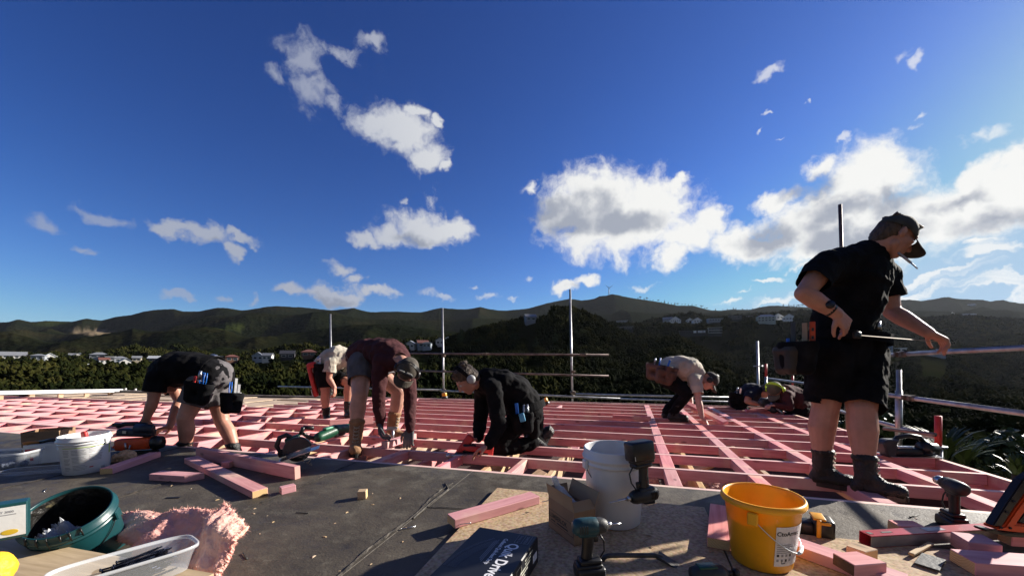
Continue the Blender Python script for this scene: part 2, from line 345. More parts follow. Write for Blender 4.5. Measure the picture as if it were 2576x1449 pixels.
DKM = DT(UV(0, V0), math.atan2(-.2879, .9577))
class MB:
    """collects shapes and links them as ONE mesh object; T is a transform put on every shape"""
    def __init__(s, T=None): s.bm = bmesh.new(); s.T = T or Matrix.Identity(4); s.mats = []; s.cur = 0
    def m(s, material):
        if material not in s.mats: s.mats.append(material)
        s.cur = s.mats.index(material); return s
    def _add(s, tmp, smooth=False):
        tmp.transform(s.T)
        me = bpy.data.meshes.new('t'); 
        for f in tmp.faces: f.material_index = s.cur; f.smooth = smooth
        tmp.to_mesh(me); tmp.free(); s.bm.from_mesh(me); bpy.data.meshes.remove(me); return s
    def box(s, c, size, rot=None, bev=0.0, seg=1, taper=None):
        b = bmesh.new(); bmesh.ops.create_cube(b, size=1)
        for v in b.verts:
            k = 1
            if taper and v.co.z > 0: k = taper
            v.co = Vector((v.co.x * size[0] * k, v.co.y * size[1] * k, v.co.z * size[2]))
        if bev: bmesh.ops.bevel(b, geom=b.edges[:], offset=bev, segments=seg, affect='EDGES', profile=.5)
        m = (rot.to_4x4() if rot is not None else Matrix.Identity(4)); m.translation = Vector(c); b.transform(m)
        return s._add(b, seg > 1)
    def cyl(s, a, b_, r0, r1=None, n=16, caps=True, smooth=True):
        a, b_ = Vector(a), Vector(b_); r1 = r0 if r1 is None else r1
        fr = frame(b_ - a); bm = bmesh.new(); rr = []
        for p, r in ((a, r0), (b_, r1)):
            rr.append([bm.verts.new(p + fr @ Vector((math.cos(i*2*math.pi/n)*r, math.sin(i*2*math.pi/n)*r, 0))) for i in range(n)])
        for i in range(n): f = bm.faces.new((rr[0][i], rr[0][(i+1) % n], rr[1][(i+1) % n], rr[1][i]))
        if caps: bm.faces.new(rr[0][::-1]); bm.faces.new(rr[1])
        for f in bm.faces: f.smooth = smooth and len(f.verts) == 4
        sm = [f.smooth for f in bm.faces]
        s._add(bm, smooth); return s
    def ball(s, c, r, n=14, fr=None):
        if isinstance(r, (int, float)): r = (r, r, r)
        b = bmesh.new(); bmesh.ops.create_uvsphere(b, u_segments=n, v_segments=max(6, n // 2 + 2), radius=1)
        m = Matrix.Diagonal((*r, 1)); m = (fr.to_4x4() if fr is not None else Matrix.Identity(4)) @ m
        b.transform(Matrix.Translation(Vector(c)) @ m); return s._add(b, True)
    def lathe(s, prof, n=40, c=(0, 0, 0), fr=None, close=False):
        b = bmesh.new(); rings = []
        for r, z in prof:
            rings.append([b.verts.new((math.cos(i*2*math.pi/n)*r, math.sin(i*2*math.pi/n)*r, z)) for i in range(n)] if r > 1e-6 else [b.verts.new((0, 0, z))])
        for A, B in zip(rings, rings[1:]):
            if len(A) == 1 and len(B) == 1: continue
            for i in range(n):
                j = (i + 1) % n
                if len(A) == 1: b.faces.new((A[0], B[j], B[i]))
                elif len(B) == 1: b.faces.new((A[i], A[j], B[0]))
                else: b.faces.new((A[i], A[j], B[j], B[i]))
        m = (fr.to_4x4() if fr is not None else Matrix.Identity(4)); m.translation = Vector(c); b.transform(m)
        return s._add(b, True)
    def tube(s, pts, r, n=8, taper=None):
        pts = [Vector(p) for p in pts]; b = bmesh.new(); rings = []; x = None
        for i, p in enumerate(pts):
            d = (pts[min(i+1, len(pts)-1)] - pts[max(i-1, 0)]); fr = frame(d, x); x = fr.col[0]
            rad = r if taper is None else r + (taper - r) * i / (len(pts) - 1)
            rings.append([b.verts.new(p + fr @ Vector((math.cos(k*2*math.pi/n)*rad, math.sin(k*2*math.pi/n)*rad, 0))) for k in range(n)])
        for A, B in zip(rings, rings[1:]):
            for i in range(n): b.faces.new((A[i], A[(i+1) % n], B[(i+1) % n], B[i]))
        b.faces.new(rings[0][::-1]); b.faces.new(rings[-1]); return s._add(b, True)
    def prism(s, poly, h, T=None, bev=0.0, seg=1):
        """2D outline (local x, z) given thickness h along local y"""
        b = bmesh.new(); A = [b.verts.new((x, -h/2, z)) for x, z in poly]; B = [b.verts.new((x, h/2, z)) for x, z in poly]
        b.faces.new(A); b.faces.new(B[::-1]); n = len(poly)
        for i in range(n): b.faces.new((A[i], B[i], B[(i+1) % n], A[(i+1) % n]))
        bmesh.ops.recalc_face_normals(b, faces=b.faces[:])
        if bev: bmesh.ops.bevel(b, geom=b.edges[:], offset=bev, segments=seg, affect='EDGES', profile=.5)
        if T is not None: b.transform(T)
        return s._add(b, False)
    def poly(s, pts, faces, smooth=False):
        b = bmesh.new(); vs = [b.verts.new(p) for p in pts]
        for f in faces: b.faces.new([vs[i] for i in f])
        return s._add(b, smooth)
    def build(s, name, parent=None, loc=None, wn=False, recalc=True):
        if recalc: bmesh.ops.recalc_face_normals(s.bm, faces=s.bm.faces[:])
        me = bpy.data.meshes.new(name); s.bm.to_mesh(me); s.bm.free()
        for x in s.mats: me.materials.append(x)
        return link(name, me, parent, loc)

def smart(me, ang=35):
    try: me.set_sharp_from_angle(angle=R(ang))
    except Exception: pass

def np_mesh(name, verts, faces, material, smooth=False):
    me = bpy.data.meshes.new(name); verts = np.asarray(verts, dtype=np.float32); faces = np.asarray(faces, dtype=np.int32)
    me.vertices.add(len(verts)); me.vertices.foreach_set('co', verts.ravel())
    k = faces.shape[1]; me.loops.add(faces.size); me.loops.foreach_set('vertex_index', faces.ravel())
    me.polygons.add(len(faces)); me.polygons.foreach_set('loop_start', np.arange(0, faces.size, k, dtype=np.int32))
    me.polygons.foreach_set('loop_total', np.full(len(faces), k, dtype=np.int32))
    if smooth: me.polygons.foreach_set('use_smooth', np.ones(len(faces), dtype=bool))
    me.materials.append(material); me.update(); me.validate(); return me

# ------------------------------------------------------------------ organic surfaces
class Sk:
    """tapered limbs and balls merged into one continuous skin (voxel union, then smoothed)"""
    def __init__(s): s.V = []; s.Fc = []; s.n = 0
    def _rings(s, rings):
        n = len(rings[0]); base = s.n
        for r in rings: s.V.extend(r)
        m = len(rings); s.n += n * m
        for i in range(m - 1):
            for j in range(n):
                a = base + i*n + j; b = base + i*n + (j+1) % n
                s.Fc.append((a, b, b + n, a + n))
        s.Fc.append(tuple(base + j for j in range(n))[::-1]); s.Fc.append(tuple(base + (m-1)*n + j for j in range(n)))
    def cap(s, p0, r0, p1, r1, side=None, k=1.0, n=14):
        p0, p1 = Vector(p0), Vector(p1); d = p1 - p0
        if d.length < 1e-5: d = Vector((0, 0, 1e-4))
        fr = frame(d, side); z = fr.col[2]; rings = []
        for i in range(5):
            a = -math.pi/2 + (i + .25) / 5.25 * math.pi/2; rings.append((p0 + z * (math.sin(a) * r0), math.cos(a) * r0))
        rings.append((p0, r0)); rings.append(((p0+p1)/2, (r0+r1)/2)); rings.append((p1, r1))
        for i in range(1, 6):
            a = i / 5.25 * math.pi/2; rings.append((p1 + z * (math.sin(a) * r1), math.cos(a) * r1))
        s._rings([[c + fr @ Vector((math.cos(j*2*math.pi/n) * r * k, math.sin(j*2*math.pi/n) * r, 0)) for j in range(n)] for c, r in rings])
        return s
    def chain(s, pts, side=None):
        """pts: list of (point, radius[, k])"""
        for a, b in zip(pts, pts[1:]):
            s.cap(a[0], a[1], b[0], b[1], side, (a[2] if len(a) > 2 else 1.0))
        return s
    def ball(s, c, r, fr=None, n=14):
        if isinstance(r, (int, float)): r = (r, r, r)
        fr = fr or Matrix.Identity(3); rings = []
        for i in range(1, 10):
            a = -math.pi/2 + i * math.pi / 10
            rings.append([Vector(c) + fr @ Vector((math.cos(j*2*math.pi/n)*math.cos(a)*r[0], math.sin(j*2*math.pi/n)*math.cos(a)*r[1], math.sin(a)*r[2])) for j in range(n)])
        s._rings(rings); return s
    def build(s, name, material, parent=None, loc=None, vox=.007, smooth=4, disp=0.0, dscale=.1, cuts=(), floor=None, thick=0.0):
        me = bpy.data.meshes.new('raw'); me.from_pydata([tuple(v) for v in s.V], [], s.Fc)
        ob = bpy.data.objects.new('raw', me); COL.objects.link(ob)
        md = ob.modifiers.new('r', 'REMESH'); md.mode = 'VOXEL'; md.voxel_size = vox; md.use_smooth_shade = True
        if smooth:
            sm = ob.modifiers.new('s', 'SMOOTH'); sm.factor = .5; sm.iterations = smooth
        if disp:
            tx = bpy.data.textures.new('w', 'CLOUDS'); tx.noise_scale = dscale; tx.noise_depth = 2
            dp = ob.modifiers.new('d', 'DISPLACE'); dp.texture = tx; dp.strength = disp; dp.mid_level = .5; dp.texture_coords = 'LOCAL'
        dg = bpy.context.evaluated_depsgraph_get()
        out = bpy.data.meshes.new_from_object(ob.evaluated_get(dg))
        bpy.data.objects.remove(ob); bpy.data.meshes.remove(me)
        if cuts:
            bm = bmesh.new(); bm.from_mesh(out)
            for c, nrm, rad in cuts:
                c = Vector(c); nrm = Vector(nrm).normalized()
                fs = [f for f in bm.faces if (f.calc_center_median() - c).length < rad]
                g = list({v for f in fs for v in f.verts} | {e for f in fs for e in f.edges}) + fs
                bmesh.ops.bisect_plane(bm, geom=g, plane_co=c, plane_no=nrm, clear_outer=True)
            bm.to_mesh(out); bm.free()
        if floor is not None:      # (height) flattens the underside
            co = np.empty(len(out.vertices)*3, dtype=np.float32); out.vertices.foreach_get('co', co); co = co.reshape(-1, 3)
            co[:, 2] = np.maximum(co[:, 2], floor); out.vertices.foreach_set('co', co.ravel())
        out.name = name; out.materials.clear(); out.materials.append(material)
        out.polygons.foreach_set('use_smooth', np.ones(len(out.polygons), dtype=bool))
        if cuts:     # give a cut garment its cloth thickness
            o = link(name, out, parent, loc)
            so_ = o.modifiers.new('cloth', 'SOLIDIFY'); so_.thickness = thick or .003; so_.offset = -1
            return o
        return link(name, out, parent, loc)
# ------------------------------------------------------------------ terrain: one sheet from the foot of the building to the horizon
A_CREST = [(-900,830),(-300,822),(0,811),(39,810),(78,812.5),(116,807),(181,809.4),(207,806.6),(253,807.4),(292,797),(331,792.4),(362,784),(388,780.7),(437,779.7),(460,786),(512,788.5),(548,783.3),(607,784),(666,773),(700,771),(760,773),(800,777),(860,784),(930,790),(975,788),(999,787),(1061,785.6),(1107,774.5),(1154,778),(1211,778),(1273,781.7),(1330,776),(1373,763.6),(1433,751.5),(1464,756),(1495,752),(1508,747),(1531,748.6),(1565,748),(1606,752),(1664,761),(1706,769),(1744,769),(1764,775),(1789,781),(1812,782),(1841,779),(1890,782),(1909,778),(1938,775),(1969,774),(2030,772.7),(2110,768),(2200,757),(2258,755.4),(2289,754),(2315,757),(2353,756),(2399,755.4),(2432,754.5),(2473,757),(2491,762.7),(2524,760),(2539,764.6),(2576,767),(2800,775),(3500,800)]
B_CREST = [(-900,850),(-200,835),(0,833),(34,838),(78,851),(124,864),(165,867),(207,860),(258,850),(318,840),(333,834),(362,837),(439,833),(517,828),(569,830),(610,848),(665,854),(700,850),(760,837),(800,828),(880,818),(1000,818),(1100,836),(1185,842),(1500,830),(1700,812),(2000,796),(2150,800),(2300,815),(2400,802),(2576,812),(3500,830)]
A2 = [(-900,850),(0,846),(120,838),(300,846),(403,838),(465,820),(543,802),(666,792),(800,794),(930,803),(1100,806),(1300,800),(1500,790),(1700,788),(1850,796),(2000,790),(2300,782),(2576,787),(3500,810)]
LAY = [
 (9,  [(-900,1563),(3500,1563)]),
 (28, [(-900,1165),(2000,1165),(2300,1130),(3500,1130)]),
 (60, [(-900,1020),(0,1010),(600,1015),(1300,1040),(2000,1050),(2300,1050),(3500,1060)]),
 (120,[(-900,950),(0,946),(600,946),(1000,945),(1130,940),(1250,950),(1400,945),(1570,975),(1700,955),(1850,980),(2000,985),(2300,1010),(2576,1020),(3500,1020)]),
 (200,[(-900,945),(600,940),(1000,925),(1200,930),(1400,900),(1500,905),(1570,945),(1700,900),(1850,960),(2000,985),(2290,960),(2450,975),(2576,1010),(3500,1010)]),
 (280,[(-900,922),(0,922),(300,922),(600,915),(800,912),(1000,893),(1130,876),(1185,850),(1231,834),(1278,821),(1309,812),(1345,806),(1386,796),(1412,793),(1454,796),(1485,806),(1510,823),(1567,850),(1610,880),(1640,872),(1700,866),(1760,888),(1830,928),(1900,968),(2000,985),(2150,955),(2290,935),(2400,945),(2480,990),(2576,1005),(3500,1000)]),
 (380,[(-900,908),(0,906),(300,907),(600,905),(800,900),(1000,880),(1130,868),(1250,870),(1400,860),(1500,850),(1570,850),(1700,880),(1850,900),(2000,890),(2150,870),(2300,905),(2400,915),(2576,930),(3500,920)]),
 (470,[(-900,900),(0,897),(600,897),(800,890),(1000,870),(1200,852),(1400,835),(1500,819),(1570,822),(1700,824),(1850,823),(2000,816),(2150,835),(2300,880),(2400,890),(2576,895),(3500,890)]),
 (620,[(-900,900),(0,896),(600,890),(800,880),(1000,868),(1200,850),(1500,832),(1700,834),(2000,830),(2150,832),(2300,860),(2576,860),(3500,860)]),
 (800, B_CREST), (1050, [(x, y + 22) for x, y in B_CREST]), (1400, A2), (1650, [(x, y + 16) for x, y in A2]), (2100, A_CREST),
 (2900, [(-900,870),(3500,860)]), (7000, [(-900,912),(3500,912)])]
LY = np.array([a for a, _ in LAY], float)
def layz(x):   # heights of every layer along pixel columns x (array)
    out = []
    for Y, pl in LAY:
        px = np.array([p[0] for p in pl], float); py = np.array([p[1] for p in pl], float)
        out.append(CH - (np.interp(x, px, py) - HY) * Y / F)
    return np.array(out)
def vnoise(x, y, seed=0):
    """cheap value noise on arrays"""
    xi = np.floor(x).astype(np.int64); yi = np.floor(y).astype(np.int64); fx = x - xi; fy = y - yi
    fx = fx*fx*(3-2*fx); fy = fy*fy*(3-2*fy)
    def h(a, b):
        n = (a * 374761393 + b * 668265263 + seed * 974634777) & 0xffffffff
        n = ((n ^ (n >> 13)) * 1274126177) & 0xffffffff
        return ((n ^ (n >> 16)) & 0xffff) / 65535.0
    return (h(xi, yi)*(1-fx) + h(xi+1, yi)*fx)*(1-fy) + (h(xi, yi+1)*(1-fx) + h(xi+1, yi+1)*fx)*fy
def terrain_z(x, Y):
    x = np.atleast_1d(np.asarray(x, float)); Y = np.atleast_1d(np.asarray(Y, float))
    Z = layz(x); k = np.clip(np.searchsorted(LY, Y, side='right') - 1, 0, len(LY) - 2)
    f = np.clip((Y - LY[k]) / (LY[k+1] - LY[k]), 0, 1); s = f*f*(3-2*f); s = .35*f + .65*s
    i = np.arange(len(x)); z = Z[k, i]*(1-s) + Z[k+1, i]*s
    X = (x - CX) * Y / F
    w = np.sin(np.pi * f); sc = 90 + Y * .12
    rel = (1 - np.abs(2*vnoise(X/sc + 31, Y/(sc*1.7) + 9, 3) - 1)) - .5 + .5*(vnoise(X/sc*2.3, Y/sc*1.4, 5) - .5)
    z = z + rel * w * np.clip(Y - 60, 0, 2000) * (.034 + .020*(Y < 700)) * (Y < 2300)
    z = z + (vnoise(X/9, Y/9, 8) - .5) * np.clip(Y/400, .3, 1.2) * 2.0 * (Y > 30) * (Y < 3000)
    return z
def hit(x, y, ymin=20, ymax=2200):
    Ys = np.geomspace(ymin, ymax, 900); z = terrain_z(np.full(900, float(x)), Ys)
    ray = CH - (y - HY) * Ys / F; j = np.argmax(z >= ray)
    if z[j] < ray[j]: return None
    return Vector(((x - CX) * Ys[j] / F, Ys[j], z[j]))

def make_terrain():
    nx = 760
    xs = np.concatenate([np.linspace(-900, -20, 60), np.linspace(-16, 2590, nx), np.linspace(2610, 3500, 60)])
    Ys = np.concatenate([np.geomspace(9, 7000, 300), LY]); Ys = np.unique(np.round(Ys, 2))
    gx, gy = np.meshgrid(xs, Ys); z = terrain_z(gx.ravel(), gy.ravel())
    V = np.stack([(gx.ravel() - CX) * gy.ravel() / F, gy.ravel(), z], 1)
    # skirt towards and behind the viewer, far below the roof
    n, m = len(xs), len(Ys); idx = np.arange(n*m).reshape(m, n)
    Fq = np.stack([idx[:-1, :-1].ravel(), idx[:-1, 1:].ravel(), idx[1:, 1:].ravel(), idx[1:, :-1].ravel()], 1)
    m_ = bpy.data.materials.new('bush hillside'); m_.use_nodes = True; t = m_.node_tree; b = t.nodes['Principled BSDF']
    b.inputs['Roughness'].default_value = 1; b.inputs['Specular IOR Level'].default_value = 0
    tc = nd(t, 'ShaderNodeTexCoord')
    n1 = nd(t, 'ShaderNodeTexNoise'); n1.inputs['Scale'].default_value = .006; n1.inputs['Detail'].default_value = 6; n1.inputs['Roughness'].default_value = .6
    lk(t, tc.outputs['Object'], n1.inputs['Vector'])
    v1 = nd(t, 'ShaderNodeTexVoronoi'); v1.inputs['Scale'].default_value = .12; lk(t, tc.outputs['Object'], v1.inputs['Vector'])
    n2 = nd(t, 'ShaderNodeTexNoise'); n2.inputs['Scale'].default_value = .05; n2.inputs['Detail'].default_value = 6; lk(t, tc.outputs['Object'], n2.inputs['Vector'])
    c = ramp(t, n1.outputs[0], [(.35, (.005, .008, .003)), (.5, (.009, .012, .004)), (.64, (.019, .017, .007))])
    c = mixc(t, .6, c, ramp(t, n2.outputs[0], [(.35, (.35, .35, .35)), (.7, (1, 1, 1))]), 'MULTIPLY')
    c = mixc(t, mth(t, 'MULTIPLY', v1.outputs['Color'].node.outputs['Distance'], .05, clamp=True), c, (.07, .07, .03))
    ap = nd(t, 'ShaderNodeAttribute', attribute_name='slope_shade'); c = mixc(t, mth(t, 'MULTIPLY', ap.outputs['Fac'], .8), c, (.006, .0075, .0045))  # right far slopes painted darker, in place of tree shade under grazing sun
    at = nd(t, 'ShaderNodeAttribute', attribute_name='cleared'); 
    c = mixc(t, at.outputs['Fac'], c, (.17, .13, .085))
    ag = nd(t, 'ShaderNodeAttribute', attribute_name='grassy')
    c = mixc(t, ag.outputs['Fac'], c, (.085, .11, .025))
    lk(t, c, b.inputs['Base Color'])
    bp = nd(t, 'ShaderNodeBump'); bp.inputs['Strength'].default_value = 1.0; bp.inputs['Distance'].default_value = 5.0
    hgt = mth(t, 'ADD', mth(t, 'MULTIPLY', v1.outputs['Distance'], -.16), n2.outputs[0])
    lk(t, hgt, bp.inputs['Height']); lk(t, bp.outputs[0], b.inputs['Normal'])
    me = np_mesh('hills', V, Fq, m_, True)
    px = gx.ravel(); Yv = gy.ravel(); py = HY - (z - CH) * F / Yv
    def blob(cx, cy, rx, ry, y0, y1):
        q = ((px - cx)/rx)**2 + ((py - cy)/ry)**2 + .6*(vnoise(px/9, py/3, 2) - .5)
        return np.clip(1.6 - 1.6*q, 0, 1) * (Yv > y0) * (Yv < y1)
    cl = np.maximum.reduce([blob(235, 836, 62, 7, 900, 2100), blob(270, 841, 40, 4, 900, 2100)*.8, blob(2250, 914, 34, 6, 300, 620)*.35, blob(190, 826, 40, 4, 1200, 2100)*.4])
    gr = np.maximum.reduce([blob(1365, 797, 40, 6, 180, 300), blob(580, 822, 40, 12, 900, 2100)*.25, blob(140, 815, 60, 8, 1300, 2100)*.3])
    for nm, arr in (('cleared', cl), ('grassy', gr)):
        a = me.attributes.new(nm, 'FLOAT', 'POINT'); a.data.foreach_set('value', arr.astype(np.float32))
    a = me.attributes.new('slope_shade', 'FLOAT', 'POINT'); a.data.foreach_set('value', (np.clip((px - 1250)/500, 0, 1)*(Yv > 600)).astype(np.float32))
    o = link('hills', me); o['kind'] = 'structure'
    # flat land around and behind the building
    g = bpy.data.meshes.new('ground'); W = 9000
    g.from_pydata([(-W, -W, -9.6), (W, -W, -9.6), (W, 12, -9.6), (-W, 12, -9.6)], [], [(0, 1, 2, 3)]); g.materials.append(m_)
    link('ground', g)['kind'] = 'structure'
make_terrain()

# ------------------------------------------------------------------ houses
NOTREE = []      # (pixel x, half width, Y near, Y far)
def housemat(nm, c, r=.7, **k): return mat('house ' + nm, c, r, var=.08, scale=.6, **k)
HW = dict(white=housemat('white', (.58, .57, .54)), cream=housemat('cream', (.46, .40, .30)), grey=housemat('grey', (.28, .30, .33)),
          dark=housemat('dark', (.03, .03, .035)), green=housemat('green', (.42, .47, .42)), blue=housemat('blue', (.30, .35, .40)),
          brick=housemat('brick', (.18, .09, .06)), teal=housemat('teal', (.16, .36, .36)))
HW['bright'] = housemat('bright white', (.82, .82, .80))
HR = dict(grey=housemat('roof grey', (.22, .23, .25), .4), dark=housemat('roof dark', (.05, .05, .055), .4), red=housemat('roof red', (.16, .065, .05), .6),
          pale=housemat('roof pale', (.66, .68, .70), .35, metal=.2), blue=housemat('roof blue', (.07, .09, .11), .75))
WIN = mat('window glass', (.03, .04, .05), .12, var=.1, scale=.3); WINF = mat('window frame', (.7, .7, .7), .5, var=.05, scale=1)
GLOW = mat('bright glazing', (.75, .78, .80), .25, var=.2, scale=.5)
def house(x, y, wpx, wall, roof, label, style='gable', floors=1, ymin=230, rot=0.0, depth=None, ridge='along', windows=None, ymax=2000, lift=0.0, Y=None):
    p = hit(x, y, ymin, ymax) if Y is None else Q(x, y, Y)
    if p is None: p = Q(x, y, 480)
    Y = p.y; W = max(5, wpx * Y / F); D = depth or min(W * .7, 9); H = 2.7 * floors
    root = thing('house', label, 'house', p)
    a = math.atan2(p.x, p.y) * .8 + rot; rz = Matrix.Rotation(-a, 4, 'Z'); T = Matrix.Translation(p + Vector((0, 0, lift + 1.2))) @ rz
    NOTREE.append((x, wpx * .62 + 3, Y - (120 if Y < 420 else 75), Y + 8))
    def mb(): return MB(T)
    b = mb().m(HW[wall]); b.box((0, 0, H/2 - 2), (W, D, H + 4)); 
    if style == 'gable' and ridge == 'toward':
        rh = W * .34
        b.prism([(-W/2, H), (W/2, H), (0, H + rh)], D - .02)
    elif style == 'gable':
        rh = D * .34
        b.prism([(-D/2, H), (D/2, H), (0, H + rh)], W - .02, Matrix.Rotation(R(90), 4, 'Z'))
    w = b.build('wall', root)
    r = mb().m(HR[roof])
    if style == 'gable':
        span, ln = (W, D) if ridge == 'toward' else (D, W)
        M = Matrix.Identity(4) if ridge == 'toward' else Matrix.Rotation(R(90), 4, 'Z')
        e = .5; s = rh / (span/2)
        for sg in (-1, 1):
            r.prism([(sg*(span/2 + e), H - e*s), (0, H + rh), (0, H + rh + .25), (sg*(span/2 + e), H - e*s + .25)], ln + .8, M)
    elif style == 'hip':
        rh = D * .28; e = .5
        pts = [(-W/2-e, -D/2-e, H), (W/2+e, -D/2-e, H), (W/2+e, D/2+e, H), (-W/2-e, D/2+e, H), (-W/2+D/2, 0, H+rh), (W/2-D/2, 0, H+rh)]
        r.poly([Vector(q) for q in pts], [(0, 1, 5, 4), (1, 2, 5), (2, 3, 4, 5), (3, 0, 4), (3, 2, 1, 0)])
    else:
        r.box((0, 0, H + .15), (W + .8, D + .8, .35))
    r.build('roof', root)
    nw = windows if windows is not None else max(2, int(W / 3.2))
    for fl in range(floors):
        for i in range(nw):
            cx = (-.5 + (i + .5) / nw) * W * .92
            f = mb().m(WINF); f.box((cx, -D/2 - .03, 1.35 + fl * 2.7), (W/nw*.62, .06, 1.35))
            fo = f.build('window', root)
            g = mb().m(WIN); g.box((cx, -D/2 - .065, 1.35 + fl * 2.7), (W/nw*.62 - .2, .02, 1.15)); g.build('pane', fo)
    return root, T, W, D, H
HOUSES = [
 (30, 905, 62, 'white', 'grey', 'long low white house with grey roof at far left of the valley town', 'gable', 1),
 (65, 905, 25, 'cream', 'pale', 'small cream house right of the long low grey-roofed one', 'flat', 1),
 (98, 911, 30, 'grey', 'grey', 'grey house with shadowed wall beside the white gabled wing', 'hip', 1),
 (126, 912, 22, 'white', 'pale', 'bright white gable end catching sun above dark scrub in the town', 'gable', 1, 'toward'),
 (183, 903, 20, 'grey', 'grey', 'grey-roofed house above the bare pale tree trunk', 'gable', 1),
 (200, 904, 24, 'white', 'grey', 'white gabled house with grey roof just behind the valley trees', 'gable', 1, 'toward'),
 (224, 938, 18, 'cream', 'pale', 'small cream shed low in the scrub beneath the town', 'flat', 1),
 (250, 905, 40, 'grey', 'grey', 'wide grey roofed house in the middle of the town row', 'hip', 1),
 (262, 918, 24, 'white', 'red', 'white house under a dull red roof in the town', 'gable', 1),
 (278, 911, 22, 'white', 'pale', 'sunlit pale box of a house behind the red roof', 'flat', 1),
 (317, 926, 32, 'white', 'grey', 'white house with a steep sunlit gable, lowest in the town', 'gable', 1, 'toward'),
 (303, 914, 30, 'grey', 'grey', 'grey hipped house tucked behind the lowest white gable', 'hip', 1),
 (345, 913, 16, 'cream', 'grey', 'narrow cream house left of the pale metal roof', 'gable', 1),
 (389, 914, 28, 'brick', 'pale', 'brick house with a pale metal roof above the bending worker', 'gable', 1),
 (558, 909, 11, 'cream', 'pale', 'little cream block standing beside the terracotta roof', 'flat', 1),
 (584, 914, 36, 'brick', 'red', 'long terracotta roofed house beyond the crouched back of the saw user', 'hip', 1),
 (650, 911, 30, 'blue', 'grey', 'pale blue gabled house with a chimney left of the first scaffold pole', 'gable', 1, 'toward'),
 (674, 911, 26, 'white', 'grey', 'white wing joined beside the pale blue gable', 'gable', 1),
 (724, 906, 40, 'dark', 'dark', 'dark house with charcoal roof among trees by the first scaffold pole', 'gable', 1),
 (778, 902, 44, 'brick', 'red', 'long low house with terracotta roof behind the first scaffold pole', 'hip', 1),
 (1034, 881, 20, 'white', 'grey', 'white gabled house on the slope above the top scaffold rail', 'gable', 1, 'toward'),
 (1063, 879, 34, 'blue', 'red', 'pale house with reddish roof left of the second scaffold pole', 'gable', 1),
 (1075, 880, 22, 'blue', 'blue', 'pale blue roofed house nestled below the reddish one', 'hip', 1),
 (1106, 872, 15, 'white', 'grey', 'narrow white gable touching the second scaffold pole', 'gable', 1, 'toward'),
 (1128, 866, 8, 'white', 'pale', 'tiny bright white hut right of the second scaffold pole', 'gable', 1, 'toward'),
 (1334, 813, 34, 'grey', 'grey', 'grey house below the lawn on top of the wooded spur', 'gable', 1),
]
RIDGE = [
 (1526, 814, 24, 'dark', 'dark', 'black box house at the left end of the ridge row', 'flat', 1),
 (1566, 815, 29, 'grey', 'pale', 'two storey house with bright white flat roof on the ridge', 'flat', 2),
 (1603, 817, 26, 'cream', 'grey', 'low cream house right of the bright flat roof', 'flat', 1),
 (1563, 834, 56, 'dark', 'grey', 'long dark house dug into the slope under the ridge row', 'flat', 1),
 (1680, 811, 24, 'grey', 'grey', 'grey wing behind the wide white gable on the ridge', 'gable', 1),
 (1698, 813, 26, 'white', 'grey', 'wide white gable with dark arched window on the ridge', 'gable', 1, 'toward'),
 (1735, 814, 18, 'white', 'dark', 'left one of the twin steep white gables on the ridge', 'gable', 1, 'toward'),
 (1753, 815, 21, 'white', 'dark', 'right one of the twin steep white gables on the ridge', 'gable', 1, 'toward'),
 (1798, 812, 34, 'grey', 'pale', 'long house with dazzling flat roof on the ridge', 'flat', 1),
 (1849, 809, 28, 'dark', 'dark', 'tall black block of a house breaking the ridge row', 'flat', 2),
 (1882, 806, 28, 'grey', 'grey', 'grey hipped house right of the tall black block', 'hip', 1),
 (1926, 814, 40, 'green', 'grey', 'pale green two storey apartment house on the ridge', 'hip', 2),
 (1956, 806, 22, 'white', 'grey', 'white gable right of the pale green apartment house', 'gable', 1, 'toward'),
 (1984, 809, 28, 'white', 'grey', 'white stepped gable house nearest the standing worker on the ridge', 'gable', 1, 'toward'),
 (1960, 793, 30, 'white', 'pale', 'distant pale roof above the white stepped gable', 'hip', 1),
 (1998, 791, 30, 'white', 'grey', 'distant pale house under the clump of ridge pine trees', 'hip', 1),
 (2440, 771, 20, 'grey', 'pale', 'tiny pale roof near the top of the right hillside', 'hip', 1),
 (2458, 802, 20, 'teal', 'grey', 'small teal walled house high on the right hillside', 'flat', 1),
 (2436, 796, 26, 'grey', 'grey', 'grey roofed house left of the teal walled one', 'hip', 1),
 (2266, 905, 20, 'white', 'pale', 'small white house at the top of the pale road', 'flat', 1),
 (2340, 912, 50, 'blue', 'grey', 'long blue grey house under the upper guard rail', 'flat', 1),
 (2374, 916, 26, 'grey', 'grey', 'three level grey house right of the long one under the rail', 'flat', 2),
 (2228, 947, 26, 'blue', 'grey', 'dim blue house just right of the standing worker shorts', 'hip', 2),
]
for h in HOUSES:
    house(h[0], h[1], h[2]*.78, h[3], h[4], h[5], h[6], h[7], ymin=215, ridge=(h[8] if len(h) > 8 else 'along'), rot=rnd.uniform(-.3, .3), ymax=560)
for h in RIDGE:
    house(h[0], h[1] - 1.5, h[2], ('bright' if h[3] == 'white' else h[3]), h[4], h[5], h[6], h[7], ymin=330, ridge=(h[8] if len(h) > 8 else 'along'), rot=rnd.uniform(-.25, .25))
